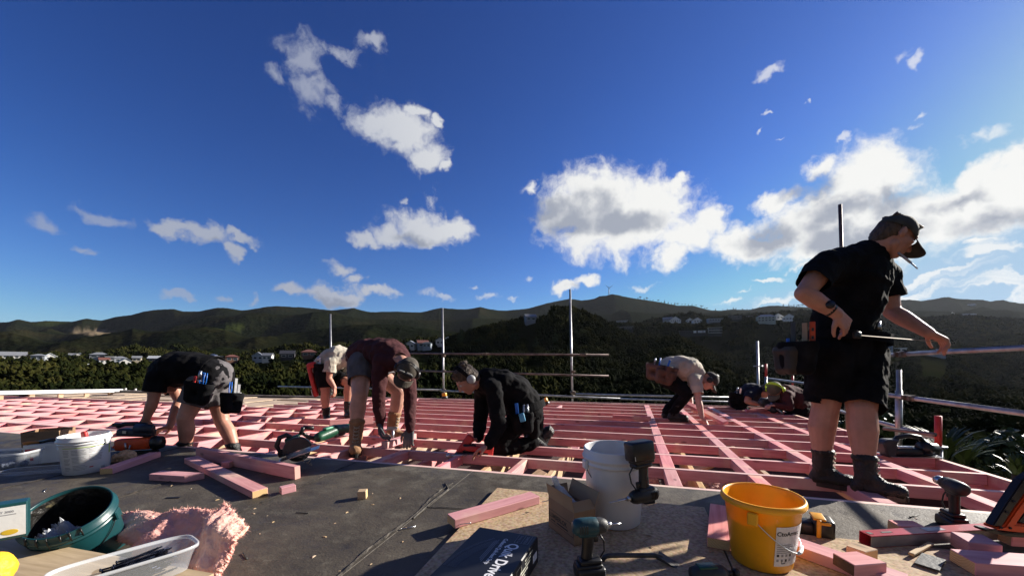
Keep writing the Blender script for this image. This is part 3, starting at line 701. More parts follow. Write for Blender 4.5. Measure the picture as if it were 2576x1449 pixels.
# house with the white window wall, and the white framed one beside it
root, T, W, D, H = house(1742, 842, 62, 'dark', 'dark', 'dark long roofed house with a bright window wall below the ridge row', 'flat', 1, ymin=330, windows=0)
for a, b_, nm in ((.02, .13, 0), (.18, .36, 0), (.38, .46, 0)):
    f = MB(T).m(WINF); f.box(((a + b_)/2 * W, -D/2 - .04, 1.5), ((b_ - a) * W, .08, 2.4)); fo = f.build('window', root)
    g = MB(T).m(GLOW); g.box(((a + b_)/2 * W, -D/2 - .09, 1.5), ((b_ - a) * W - .3, .02, 2.1)); g.build('pane', fo)
root, T, W, D, H = house(1798, 842, 30, 'dark', 'pale', 'two storey house in broad white frames right of the window wall', 'flat', 2, ymin=330, windows=1)
f = MB(T).m(HW['white'])
for z in (.1, 2.9, 5.6): f.box((0, -D/2 - .5, z), (W + .6, 1.0, .45))
for z in (1.5, 4.2): f.box((-W/2 - .1, -D/2 - .5, z), (.45, 1.0, 2.4))
f.build('balcony_frame', root)

# ------------------------------------------------------------------ forest (uncountable): crowns scattered over the slopes
FOL = bpy.data.materials.new('foliage'); FOL.use_nodes = True
def _fol(m_, cols, wet=.0):
    t = m_.node_tree; b = t.nodes['Principled BSDF']; b.inputs['Roughness'].default_value = .95 - wet*1.6; b.inputs['Specular IOR Level'].default_value = .02 + wet
    geo = nd(t, 'ShaderNodeNewGeometry'); n1 = nd(t, 'ShaderNodeTexNoise'); n1.inputs['Scale'].default_value = .02; n1.inputs['Detail'].default_value = 6
    lk(t, geo.outputs['Position'], n1.inputs['Vector'])
    n2 = nd(t, 'ShaderNodeTexNoise'); n2.inputs['Scale'].default_value = 1.4; n2.inputs['Detail'].default_value = 3; lk(t, geo.outputs['Position'], n2.inputs['Vector'])
    oi = nd(t, 'ShaderNodeObjectInfo')
    f = mth(t, 'ADD', mth(t, 'MULTIPLY', n1.outputs[0], .8), mth(t, 'MULTIPLY', oi.outputs['Random'], .3))
    c = ramp(t, f, [(.42, cols[0]), (.58, cols[1]), (.78, cols[2])])
    c = mixc(t, .45, c, ramp(t, n2.outputs[0], [(.3, (.45, .45, .45)), (.65, (1, 1, 1))]), 'MULTIPLY')
    lk(t, c, b.inputs['Base Color'])
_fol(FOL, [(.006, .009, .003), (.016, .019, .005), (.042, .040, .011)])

def make_forest():
    rs = np.random.RandomState(4)
    N = 150000
    # even cover by area, thinned with distance
    Y = np.sqrt(rs.uniform(26**2, 1150**2, N)); x = rs.uniform(-250, 2900, N)
    keep = rs.uniform(0, 1, N) < np.where(x > 1180, np.where(Y < 560, 1.0, .55*(x > 1480)), np.clip((430 - Y)/60, 0, 1)); x, Y = x[keep], Y[keep]
    n2 = 5000; Y2 = rs.uniform(26, 260, n2); x2 = rs.uniform(-250, 2900, n2); x = np.concatenate([x, x2]); Y = np.concatenate([Y, Y2])
    z = terrain_z(x, Y); X = (x - CX)*Y/F
    py = HY - (z - CH)*F/Y
    dens = vnoise(X/38, Y/38, 21) + .5*vnoise(X/14, Y/14, 22)
    ok = dens > .36
    for cx, hw, y0, y1 in NOTREE: ok &= ~((np.abs(x - cx) < hw) & (Y > y0) & (Y < y1))
    ok &= ~((((x - 1365)/44)**2 + ((py - 797)/9)**2 < 1) & (Y > 180) & (Y < 300))
    ok &= ~((((x - 2250)/36)**2 + ((py - 914)/10)**2 < 1) & (Y > 300) & (Y < 620))
    ok &= ~((x > 1380) & (x < 3000) & (Y < 30))
    x, Y, z, X = x[ok], Y[ok], z[ok], X[ok]; n = len(x)
    r = rs.uniform(1.3, 3.1, n) * (.55 + .95*vnoise(X/30, Y/30, 9)) * np.clip(.60 + Y/600, .60, 1.9)
    small = Y < 70; r[small] *= .75
    V = np.stack([X, Y, z + r*.25], 1)
    me = bpy.data.meshes.new('forest'); me.vertices.add(n); me.vertices.foreach_set('co', V.astype(np.float32).ravel())
    a = me.attributes.new('sc', 'FLOAT_VECTOR', 'POINT')
    sc = np.stack([r*rs.uniform(.85, 1.2, n), r*rs.uniform(.85, 1.2, n), r*rs.uniform(.8, 1.25, n)], 1); a.data.foreach_set('vector', sc.astype(np.float32).ravel())
    a = me.attributes.new('rt', 'FLOAT_VECTOR', 'POINT'); rt = np.stack([rs.uniform(-.2, .2, n), rs.uniform(-.2, .2, n), rs.uniform(0, 6.28, n)], 1)
    a.data.foreach_set('vector', rt.astype(np.float32).ravel())
    me.materials.append(FOL)
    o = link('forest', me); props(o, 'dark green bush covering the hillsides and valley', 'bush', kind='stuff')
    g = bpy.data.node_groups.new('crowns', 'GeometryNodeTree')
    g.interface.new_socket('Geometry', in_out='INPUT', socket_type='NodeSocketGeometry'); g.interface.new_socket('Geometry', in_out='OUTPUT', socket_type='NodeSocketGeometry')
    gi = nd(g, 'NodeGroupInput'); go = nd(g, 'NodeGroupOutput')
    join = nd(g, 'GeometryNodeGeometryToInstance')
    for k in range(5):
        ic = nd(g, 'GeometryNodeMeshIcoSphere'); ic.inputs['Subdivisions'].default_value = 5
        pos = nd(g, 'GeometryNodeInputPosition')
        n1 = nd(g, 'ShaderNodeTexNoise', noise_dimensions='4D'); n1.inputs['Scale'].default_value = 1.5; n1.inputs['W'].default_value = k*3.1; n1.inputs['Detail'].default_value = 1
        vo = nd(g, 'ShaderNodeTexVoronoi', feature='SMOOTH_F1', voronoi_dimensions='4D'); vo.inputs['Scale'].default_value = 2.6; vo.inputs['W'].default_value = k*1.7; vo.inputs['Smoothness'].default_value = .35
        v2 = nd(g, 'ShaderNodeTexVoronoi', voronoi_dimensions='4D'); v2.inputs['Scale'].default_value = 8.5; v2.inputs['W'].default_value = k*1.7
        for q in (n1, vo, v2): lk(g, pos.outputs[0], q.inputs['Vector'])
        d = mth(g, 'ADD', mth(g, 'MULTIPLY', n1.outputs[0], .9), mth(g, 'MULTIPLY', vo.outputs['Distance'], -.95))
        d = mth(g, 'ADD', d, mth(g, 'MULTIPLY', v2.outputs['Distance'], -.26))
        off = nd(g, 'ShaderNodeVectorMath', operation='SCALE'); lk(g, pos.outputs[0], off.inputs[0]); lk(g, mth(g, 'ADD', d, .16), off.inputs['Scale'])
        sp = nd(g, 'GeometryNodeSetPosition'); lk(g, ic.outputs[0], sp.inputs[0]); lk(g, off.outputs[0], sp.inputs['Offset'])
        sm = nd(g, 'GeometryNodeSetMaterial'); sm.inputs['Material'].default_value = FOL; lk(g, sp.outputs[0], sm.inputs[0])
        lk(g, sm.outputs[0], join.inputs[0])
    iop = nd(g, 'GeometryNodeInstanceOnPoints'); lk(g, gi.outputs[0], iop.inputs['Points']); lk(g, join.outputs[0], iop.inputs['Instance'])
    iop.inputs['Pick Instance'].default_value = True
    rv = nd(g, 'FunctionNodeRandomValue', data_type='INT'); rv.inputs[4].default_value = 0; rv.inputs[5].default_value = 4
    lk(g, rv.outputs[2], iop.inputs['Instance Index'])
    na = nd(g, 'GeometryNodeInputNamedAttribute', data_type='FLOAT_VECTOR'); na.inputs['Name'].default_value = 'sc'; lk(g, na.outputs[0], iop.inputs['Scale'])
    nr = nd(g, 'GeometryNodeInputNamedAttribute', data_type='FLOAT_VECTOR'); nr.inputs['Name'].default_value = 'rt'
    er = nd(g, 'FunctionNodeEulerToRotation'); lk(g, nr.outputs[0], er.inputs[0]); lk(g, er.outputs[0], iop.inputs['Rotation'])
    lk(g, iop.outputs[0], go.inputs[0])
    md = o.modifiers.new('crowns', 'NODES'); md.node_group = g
    print('forest points', n)
make_forest()

# ------------------------------------------------------------------ single trees
BARK = mat('bark', (.07, .05, .035), .9, var=.3, scale=3, bump=.5, bscale=12)
PINEM = bpy.data.materials.new('pine foliage'); PINEM.use_nodes = True; _fol(PINEM, [(.014, .024, .012), (.026, .038, .018), (.05, .058, .025)])
LEAFM = bpy.data.materials.new('glossy leaves'); LEAFM.use_nodes = True; _fol(LEAFM, [(.03, .05, .012), (.06, .09, .02), (.12, .14, .03)], .3)
def leafcloud(name, blobs, n, size, material, parent, rs, up=.2, aspect=1.6):
    """many leaf-sized quads spread through the given ellipsoids (cx,cy,cz,rx,ry,rz)"""
    bl = np.array(blobs, float); w = bl[:, 3]*bl[:, 4]*bl[:, 5]; k = rs.choice(len(bl), n, p=w/w.sum())
    d = rs.normal(size=(n, 3)); d /= np.linalg.norm(d, axis=1)[:, None]; rr = rs.uniform(0.45, 1, n)**.6
    c = bl[k, :3] + d * bl[k, 3:6] * rr[:, None]
    nn = d + rs.normal(size=(n, 3))*.7; nn[:, 2] += up; nn /= np.linalg.norm(nn, axis=1)[:, None]
    t = np.cross(nn, rs.normal(size=(n, 3))); t /= np.linalg.norm(t, axis=1)[:, None]; b = np.cross(nn, t)
    s = size * rs.uniform(.6, 1.3, n)[:, None]
    V = np.stack([c - t*s*aspect*.5, c + b*s*.5, c + t*s*aspect*.5, c - b*s*.5], 1).reshape(-1, 3)
    Fq = np.arange(4*n).reshape(n, 4)
    return link(name, np_mesh(name, V, Fq, material), parent)
def conifer(root, p, h, rs, n=500, m=None, wide=.24):
    mb = MB().m(BARK); mb.tube([p - Vector((0, 0, 1)), p + Vector((.02*h, 0, h*.5)), p + Vector((0, 0, h))], h*.028, 6, h*.006)
    for i in range(7):
        a = rs.uniform(0, 6.28); zz = rs.uniform(.25, .85); l = (1-zz)*h*wide*1.3
        mb.tube([p + Vector((0, 0, h*zz)), p + Vector((math.cos(a)*l, math.sin(a)*l, h*zz + l*.15))], h*.008, 5, h*.003)
    mb.build('trunk', root)
    bl = []
    for i in range(16):
        f = i/15; r = h*wide*(1 - f)**.8*rs.uniform(.7, 1.15) + h*.03; a = rs.uniform(0, 6.28); q = r*.45
        bl.append((p.x + math.cos(a)*q, p.y + math.sin(a)*q, p.z + h*(.16 + .82*f), r, r, h*.055))
    leafcloud('crown', bl, n, h*.05, m or PINEM, root, rs, .5, 2.2)
def broadtree(root, p, h, rs, n=300, m=None, lean=0.0):
    mb = MB().m(BARK); top = p + Vector((lean*h, 0, h*.62))
    mb.tube([p - Vector((0, 0, .8)), p + Vector((lean*h*.3, 0, h*.35)), top], h*.03, 6, h*.012)
    bl = []
    for i in range(9):
        a = rs.uniform(0, 6.28); l = h*rs.uniform(.12, .33); e = top + Vector((math.cos(a)*l, math.sin(a)*l, h*rs.uniform(-.12, .25)))
        mb.tube([top - Vector((0, 0, h*.1)), e], h*.012, 5, h*.004)
        r = h*rs.uniform(.11, .2); bl.append((e.x, e.y, e.z, r*1.4, r*1.4, r*.9))
    mb.build('trunk', root); leafcloud('crown', bl, n, h*.055, m or PINEM, root, rs, .5)
rs0 = np.random.RandomState(11)
# skyline trees: three kinds, copied along the crest
SKY_T = []
def sky_tree(kind, x, s):
    Y = 2092.0; z = float(terrain_z([x], [2100.0])[0]) - 3.5*s; p = Vector(((x-CX)*Y/F, Y, z))
    if len(SKY_T) <= kind:
        root = thing('skyline_tree', '', 'tree', p, 'trees along the skyline ridge')
        (broadtree if kind != 2 else conifer)(root, p, 17.0 if kind else 20.0, rs0, 220, lean=.08*kind) if kind != 2 else conifer(root, p, 18.0, rs0, 200)
        SKY_T.append(root)
    src = SKY_T[kind]
    if src.get('used'):
        r = src.copy(); COL.objects.link(r)
        if 'used' in r: del r['used']
        for ch in src.children:
            c = ch.copy(); COL.objects.link(c); c.parent = r
    else: r = src; src['used'] = 1
    r.location = p; r.scale = (s, s, s); r.rotation_euler = (0, 0, rs0.uniform(0, 6.28))
    r['label'] = 'small dark tree standing against the sky on the ridge crest'
for k in range(3): sky_tree(k, (1628, 1655, 1845)[k], 1.0)
for x in [1604, 1612, 1620, 1636, 1645, 1663, 1672, 1681, 1690, 1699, 1706, 1717, 1722, 1731, 1742, 1752, 1763, 1771, 1779, 1800, 1818, 1830, 1853, 1868, 1879, 1893, 1909, 1923, 1972, 1983, 1990, 1997, 2004, 2010, 2018]:
    sky_tree(int(rs0.randint(0, 3)), x + rs0.uniform(-2, 2), (rs0.uniform(.45, 1.15) if x < 1960 else rs0.uniform(1.0, 1.5)))
for r in SKY_T:
    if 'used' in r: del r['used']
BIG = [(1160, 866, 41, 'c', 'tall dark pine right of the second scaffold pole on the valley slope'),
       (1022, 888, 24, 'c', 'dark conifer left of the white gabled houses on the slope'),
       (1205, 870, 22, 'b', 'rounded dark tree at the foot of the wooded spur'),
       (1296, 868, 30, 'b', 'spreading tree in the middle of the wooded spur'),
       (1348, 880, 36, 'c', 'pointed pine on the dark flank of the wooded spur'),
       (1396, 872, 40, 'c', 'largest pine left of the third scaffold pole'),
       (1458, 860, 34, 'b', 'broad tree just right of the third scaffold pole'),
       (745, 930, 28, 'b', 'dark broad tree in the gully below the terracotta roofs'),
       (1770, 864, 22, 'b', 'rounded bush at the crown of the right hand spur'),
       (183, 925, 20, 'b', 'pale stemmed tree standing in front of the valley houses')]
for x, y, hp, kd, lb in BIG:
    p = hit(x, y, 100, 600)
    if p is None: p = Q(x, y, 260)
    h = hp * p.y / F; root = thing('pine_tree' if kd == 'c' else 'valley_tree', lb, 'tree', p)
    (conifer if kd == 'c' else broadtree)(root, p, h, rs0, 900)

# ------------------------------------------------------------------ wind turbine and street lamp
def turbine():
    Y = 2090.0; z = float(terrain_z([1532.], [Y])[0]); p = Vector(((1532-CX)*Y/F, Y, z - 2)); hub = Q(1532, 725, Y - 3)
    root = thing('wind_turbine', 'lone wind turbine with three blades on the highest skyline hill', 'wind turbine', p)
    tm = mat('turbine paint', (.30, .33, .38), .5, var=.03)
    MB().m(tm).cyl(p, hub + Vector((0, 2, 0)), 2.3, 1.4, 12).build('tower', root)
    MB().m(tm).box(hub + Vector((0, 2, 0)), (3.2, 9, 3.2), bev=.5).build('nacelle', root)
    h = MB().m(tm).ball(hub - Vector((0, 3.5, 0)), 1.9).build('hub', root)
    for a in (38, 142, 262):
        d = Vector((math.cos(R(a)), 0, math.sin(R(a)))); s = Vector((-d.z, 0, d.x)); o0 = hub - Vector((0, 4, 0))
        T = xyz(d, Vector((0, 1, 0)), o0)
        b = MB(T).m(tm); b.poly([Vector(q) for q in ((1, -.9, -.3), (1, .9, -.3), (6, 1.8, -.2), (27, .25, 0), (27, -.15, 0), (6, -.8, -.2), (1, -.9, .3), (1, .9, .3), (6, 1.8, .2), (27, .25, .2), (27, -.15, .2), (6, -.8, .2))],
            [(0, 1, 2, 5), (5, 2, 3, 4), (6, 7, 8, 11), (11, 8, 9, 10), (0, 5, 11, 6), (5, 4, 10, 11), (4, 3, 9, 10), (3, 2, 8, 9), (2, 1, 7, 8), (1, 0, 6, 7)])
        b.build('blade', root)
turbine()
p = hit(2401, 800, 330, 1900) or Q(2401, 800, 700)
root = thing('street_lamp', 'bright headed street lamp on the hillside above the upper guard rail', 'street lamp', p)
k = p.y / F
MB().m(GALV).tube([p - Vector((0, 0, 1)), p + Vector((0, 0, 10*k)), p + Vector((-1.5*k, 0, 12.5*k)), p + Vector((-5*k, 0, 13*k))], .35*k, 6).build('post', root)
MB().m(WHITE).box(p + Vector((-5.5*k, 0, 13.2*k)), (3*k, 1.4*k, 1.2*k), bev=.2*k).build('lamp_head', root)

# ------------------------------------------------------------------ garden just beyond the right edge of the roof
def flax(x, y, Y, h, lb, n=70):
    p = Q(x, y, Y); root = thing('flax_plant', lb, 'plant', p); rs = rs0; V = []; Fq = []
    for i in range(n):
        a = rs.uniform(0, 6.28); l = h*rs.uniform(.6, 1.1); out = rs.uniform(.15, .65)*l; w = .03*rs.uniform(.7, 1.3)
        dx, dy = math.cos(a), math.sin(a); b0 = len(V)
        for q in range(6):
            f = q/5; c = np.array([p.x + dx*out*f**1.6, p.y + dy*out*f**1.6, p.z + l*(f - .28*f**3)]); ww = w*(1 - f)**.6 + .002
            V.append(c + np.array([-dy*ww, dx*ww, 0])); V.append(c - np.array([-dy*ww, dx*ww, 0]))
        for q in range(5): Fq.append((b0+2*q, b0+2*q+1, b0+2*q+3, b0+2*q+2))
    link('leaves', np_mesh('leaves', V, Fq, LEAFM), root)
    MB().m(BARK).cyl(p - Vector((0, 0, 1.2)), p + Vector((0, 0, .1)), .12, .05, 8).build('stem', root)
flax(2375, 1180, 5.6, .75, 'spiky flax with sunlit strap leaves behind the red scaffold post', 110)
flax(2425, 1185, 6.0, .68, 'lower spiky flax left of the glossy hedge', 80)
flax(2560, 1215, 4.9, .45, 'small flax tuft at the right hand edge beyond the roof', 40)
def bush(x, y, Y, rx, rz, lb, n=2600, size=.07):
    p = Q(x, y, Y); root = thing('hedge_bush', lb, 'shrub', p); rs = rs0; bl = []
    for i in range(12): bl.append((p.x + rs.uniform(-1, 1)*rx*.7, p.y + rs.uniform(-.5, .5)*rx, p.z + rz*rs.uniform(-.1, .75), rx*rs.uniform(.2, .38), rx*.3, rz*rs.uniform(.2, .35)))
    leafcloud('foliage', bl, n, size, LEAFM, root, rs, .4)
    mb = MB().m(BARK)
    for i in range(6): mb.tube([p + Vector((rs.uniform(-.1, .1), 0, -1.6)), p + Vector((rs.uniform(-.7, .7)*rx, rs.uniform(-.3, .3), rz*.5))], .03, 5, .01)
    mb.build('stem', root)
bush(2480, 1180, 6.4, .55, .55, 'glossy leaved hedge bush glinting right of the flax')
bush(2565, 1160, 7.2, .75, .6, 'glossy hedge bush under the grey neighbouring roof')
bush(2545, 1235, 5.4, .55, .35, 'dark glossy bush against the right corner of the roof frame')
bush(2190, 1080, 8.5, .8, .45, 'bronze leaved bush seen between the standing worker legs and rails', 2200, .09)
def neighbour():
    p = Q(2860, 1190, 15); root = thing('neighbour_house', 'grey metal roofed house beyond the hedge at the right hand edge', 'house', p)
    T = Matrix.Translation(p) @ Matrix.Rotation(R(-35), 4, 'Z')
    MB(T).m(HW['grey']).box((1.5, 3, -3.6), (6, 5, 7)).build('wall', root)
    r = MB(T).m(HR['blue']); r.prism([(-1.9, -.12), (1.5, .8), (1.5, .92), (-1.9, .02)], 6.2, Matrix.Translation((0, 3, 0)))
    r.prism([(1.5, .8), (4.9, -.12), (4.9, .02), (1.5, .92)], 6.2, Matrix.Translation((0, 3, 0)))
    for i in range(14): r.box((-.2, .1 + i*.45, .42), (3.5, .05, .05), Matrix.Rotation(R(-15.2), 3, 'Y'))
    r.build('roof', root)
neighbour()
# ------------------------------------------------------------------ roof deck
def deck_mat():
    m = bpy.data.materials.new('roofing membrane'); m.use_nodes = True; t = m.node_tree; b = t.nodes['Principled BSDF']
    tc = nd(t, 'ShaderNodeTexCoord'); P0 = tc.outputs['Object']
    def noi(sc, det, rough=.6, stretch=None):
        n = nd(t, 'ShaderNodeTexNoise'); n.inputs['Scale'].default_value = sc; n.inputs['Detail'].default_value = det; n.inputs['Roughness'].default_value = rough
        if stretch:
            mp = nd(t, 'ShaderNodeMapping'); mp.inputs['Scale'].default_value = stretch; lk(t, P0, mp.inputs[0]); lk(t, mp.outputs[0], n.inputs['Vector'])
        else: lk(t, P0, n.inputs['Vector'])
        return n.outputs[0]
    big = noi(1.3, 8, .65); mid = noi(7, 8, .7); fine = noi(90, 3); streak = noi(3, 6, .6, (1, 5, 1))
    c = ramp(t, big, [(.3, (.045, .038, .029)), (.48, (.078, .065, .048)), (.66, (.118, .098, .072))])
    c = mixc(t, mth(t, 'MULTIPLY', sstep(t, mid, .5, .68), .55), c, (.15, .135, .108))
    c = mixc(t, mth(t, 'MULTIPLY', sstep(t, mid, .44, .30), .6), c, (.022, .021, .022))
    c = mixc(t, mth(t, 'MULTIPLY', sstep(t, streak, .52, .7), .45), c, (.10, .088, .070))
    c = mixc(t, .5, c, ramp(t, fine, [(.3, (.55, .55, .55)), (.7, (1, 1, 1))]), 'MULTIPLY')
    # dried mud rubbed along the outer edge
    sx = nd(t, 'ShaderNodeSeparateXYZ'); lk(t, P0, sx.inputs[0])
    edge = sstep(t, mth(t, 'ADD', sx.outputs[1], mth(t, 'MULTIPLY', mth(t, 'SUBTRACT', mid, .5), 1.0)), -.28, .02)
    c = mixc(t, mth(t, 'MULTIPLY', edge, .45), c, (.15, .135, .11))
    lk(t, c, b.inputs['Base Color'])
    lk(t, ramp(t, mid, [(.35, (.42, .42, .42)), (.65, (.8, .8, .8))]), b.inputs['Roughness'])
    b.inputs['Specular IOR Level'].default_value = .35
    h = mth(t, 'ADD', mth(t, 'MULTIPLY', mid, 1.0), mth(t, 'MULTIPLY', fine, .25))
    bp = nd(t, 'ShaderNodeBump'); bp.inputs['Strength'].default_value = .55; bp.inputs['Distance'].default_value = .012
    lk(t, h, bp.inputs['Height']); lk(t, bp.outputs[0], b.inputs['Normal'])
    return m
DECKM = deck_mat()
def uvobj(name, mb, parent=None):
    """object modelled in roof coordinates (u, v, z)"""
    bmesh.ops.recalc_face_normals(mb.bm, faces=mb.bm.faces[:])
    me = bpy.data.meshes.new(name); mb.bm.to_mesh(me); mb.bm.free()
    for x in mb.mats: me.materials.append(x)
    o = bpy.data.objects.new(name, me); o.rotation_euler = (0, 0, ROOFA); COL.objects.link(o)
    if parent: o.parent = parent
    return o
mb = MB().m(DECKM)
# strips of membrane with lapped seams running away from the viewer
seams = [-11.0, -7.0, -5.06, -4.08, -3.1, -2.12, -1.14, -.16, .82, 2.45]
for i, (a, b) in enumerate(zip(seams, seams[1:])):
    z = .0015 * (i % 2)
    mb.box(((a + b)/2 + .004, -3.4, -.011 + z), (b - a + (.03 if i % 2 else -.004), 6.8 - .004*(i % 2), .022), bev=.002)
roof_deck = uvobj('roof_deck', mb); roof_deck.matrix_world = DKM; roof_deck['kind'] = 'structure'
# raised, torn lap lines
def crease(pts, w, h, name='membrane_seam'):
    V, Fq = [], []
    for i, p in enumerate(pts):
        p = Vector(p); d = (Vector(pts[min(i+1, len(pts)-1)]) - Vector(pts[max(i-1, 0)])).normalized(); s = Vector((-d.y, d.x, 0))
        ww = w*rnd.uniform(.4, 1.3); k = len(V)
        V += [p - s*ww + Vector((0, 0, .0025)), p + Vector((0, 0, .003 + h*rnd.uniform(.3, 1))), p + s*ww*rnd.uniform(.5, 1) + Vector((0, 0, .0025))]
        if i: Fq += [(k-3, k-2, k+1, k), (k-2, k-1, k+2, k+1)]
    me = bpy.data.meshes.new(name); me.from_pydata([tuple(v) for v in V], [], Fq); me.materials.append(SEAM); return me
SEAM = mat('seam', (.06, .05, .038), .7, var=.5, scale=30, bump=.4, bscale=90)
def seamline(u, v0, v1, wob=.01, w=.012, h=.004):
    pts = []; n = 60
    for i in range(n + 1):
        v = v0 + (v1 - v0)*i/n; pts.append(DU(u + (mnoise.noise(Vector((v*2, u, 0))) )*wob + mnoise.noise(Vector((v*11, u, 3)))*.004, v, .001))
    return crease(pts, w, h)
bm = bmesh.new()
for args in ((-2.12, -.5, 2.7, .03), (-1.14, .2, 2.45, .05, .012, .006), (-3.1, .5, 2.7, .02), (-4.08, .5, 2.7, .02), (.82, 2.1, 2.7, .01)):
    me = seamline(*args); bm.from_mesh(me); bpy.data.meshes.remove(me)
me = crease([PD(*q, .001) for q in ((1075,1275),(1120,1277),(1170,1281),(1225,1285))], .006, .003); bm.from_mesh(me)
me = crease([PD(*q, .001) for q in ((1120,1216),(1128,1232),(1100,1252),(1080,1268),(1040,1305))], .015, .008); bm.from_mesh(me)
me = bpy.data.meshes.new('membrane_laps'); bm.to_mesh(me); bm.free(); me.materials.append(SEAM)
link('deck_laps', me)['kind'] = 'structure'

# pale particle board sheets under the tools
def chipboard():
    m = bpy.data.materials.new('particle board'); m.use_nodes = True; t = m.node_tree; b = t.nodes['Principled BSDF']
    b.inputs['Roughness'].default_value = .75; b.inputs['Specular IOR Level'].default_value = .25
    tc = nd(t, 'ShaderNodeTexCoord')
    v = nd(t, 'ShaderNodeTexVoronoi'); v.inputs['Scale'].default_value = 85; lk(t, tc.outputs['Object'], v.inputs['Vector'])
    n = nd(t, 'ShaderNodeTexNoise'); n.inputs['Scale'].default_value = 5; n.inputs['Detail'].default_value = 9; n.inputs['Roughness'].default_value = .7; lk(t, tc.outputs['Object'], n.inputs['Vector'])
    n2 = nd(t, 'ShaderNodeTexNoise'); n2.inputs['Scale'].default_value = 70; n2.inputs['Detail'].default_value = 4; lk(t, tc.outputs['Object'], n2.inputs['Vector'])
    c = ramp(t, n2.outputs[0], [(.33, (.30, .20, .115)), (.5, (.46, .33, .20)), (.68, (.56, .42, .27))])
    c = mixc(t, .12, c, v.outputs['Color'], 'SOFT_LIGHT')
    c = mixc(t, mth(t, 'MULTIPLY', sstep(t, n.outputs[0], .54, .72), .6), c, (.24, .18, .13))
    c = mixc(t, mth(t, 'MULTIPLY', sstep(t, n.outputs[0], .40, .28), .5), c, (.60, .47, .31))
    lk(t, c, b.inputs['Base Color'])
    bp = nd(t, 'ShaderNodeBump'); bp.inputs['Strength'].default_value = .3; bp.inputs['Distance'].default_value = .003
    lk(t, n2.outputs[0], bp.inputs['Height']); lk(t, bp.outputs[0], b.inputs['Normal'])
    return m
CHIP = chipboard()
def sheet(u0, u1, v0, v1, z, label, rot=0):
    mb = MB().m(CHIP); mb.box((0, 0, 0), (u1 - u0, v1 - v0, .018), bev=.0015)
    o = mb.build('chipboard_sheet'); o.matrix_world = DT(DU((u0+u1)/2, (v0+v1)/2, z + .009), ROOFA + rot)
    return props(o, label, 'board', 'particle board sheets laid on the membrane')
DZ = .023    # top of the sheets above the deck
sheet(-.817, .378, -.4, 2.393, .005, 'particle board sheet under the white pail and the black screw box')
sheet(.385, 2.40, -.4, 2.17, .005, 'particle board sheet under the yellow bucket and red level')

# ------------------------------------------------------------------ roof frame
def timber(name, label, cat, L, w, h, loc, ang, group=None, material=None, end=None, tilt=0.0, mesh=None, parent=None, roll=0.0, topm=None):
    if mesh is None:
        mb = MB().m(material or PINK); mb.box((0, 0, 0), (L, w, h), bev=min(.003, h*.1))
        mb.m(end or PINKEND)
        bmesh.ops.recalc_face_normals(mb.bm, faces=mb.bm.faces[:])
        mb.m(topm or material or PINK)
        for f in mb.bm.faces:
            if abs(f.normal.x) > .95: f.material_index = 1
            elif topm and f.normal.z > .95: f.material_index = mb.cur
        me = bpy.data.meshes.new(name); mb.bm.to_mesh(me); mb.bm.free()
        for x in mb.mats: me.materials.append(x)
    else: me = mesh
    o = bpy.data.objects.new(name, me); o.location = loc; o.rotation_euler = (roll, tilt, ang); COL.objects.link(o)
    if parent is not None: o.parent = parent; return o
    return props(o, label, cat, group)
JH = .078
VJ = [V0 + .0225] + [V0 + .5*k for k in range(1, 12)]
ordn = ['nearest', 'second', 'third', 'fourth', 'fifth', 'sixth', 'seventh', 'eighth', 'ninth', 'tenth', 'eleventh', 'farthest']
def jrange(k):
    if k <= 6: return (-16.5 if k else -11.5, 2.43)
    return (-6.9 + .1*(k % 3), 2.43)
for k, v in enumerate(VJ):
    u0, u1 = jrange(k)
    lb = 'long pink joist along the edge of the dark membrane' if k == 0 else 'long pink roof joist, the %s back from the dark membrane' % ordn[k]
    if k == 11: lb = 'long pink joist at the far edge of the frame'
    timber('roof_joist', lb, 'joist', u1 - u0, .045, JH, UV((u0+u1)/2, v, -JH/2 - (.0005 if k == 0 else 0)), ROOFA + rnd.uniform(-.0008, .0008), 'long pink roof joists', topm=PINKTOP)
# edge boards
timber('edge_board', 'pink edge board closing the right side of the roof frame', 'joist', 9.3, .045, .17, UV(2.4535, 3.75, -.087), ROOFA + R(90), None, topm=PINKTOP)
timber('edge_board', 'dark red board between the pink frame and the pale plywood at far left', 'joist', 9.0, .05, .16, UV(-11.5, 5.79, -.055), ROOFA, None)
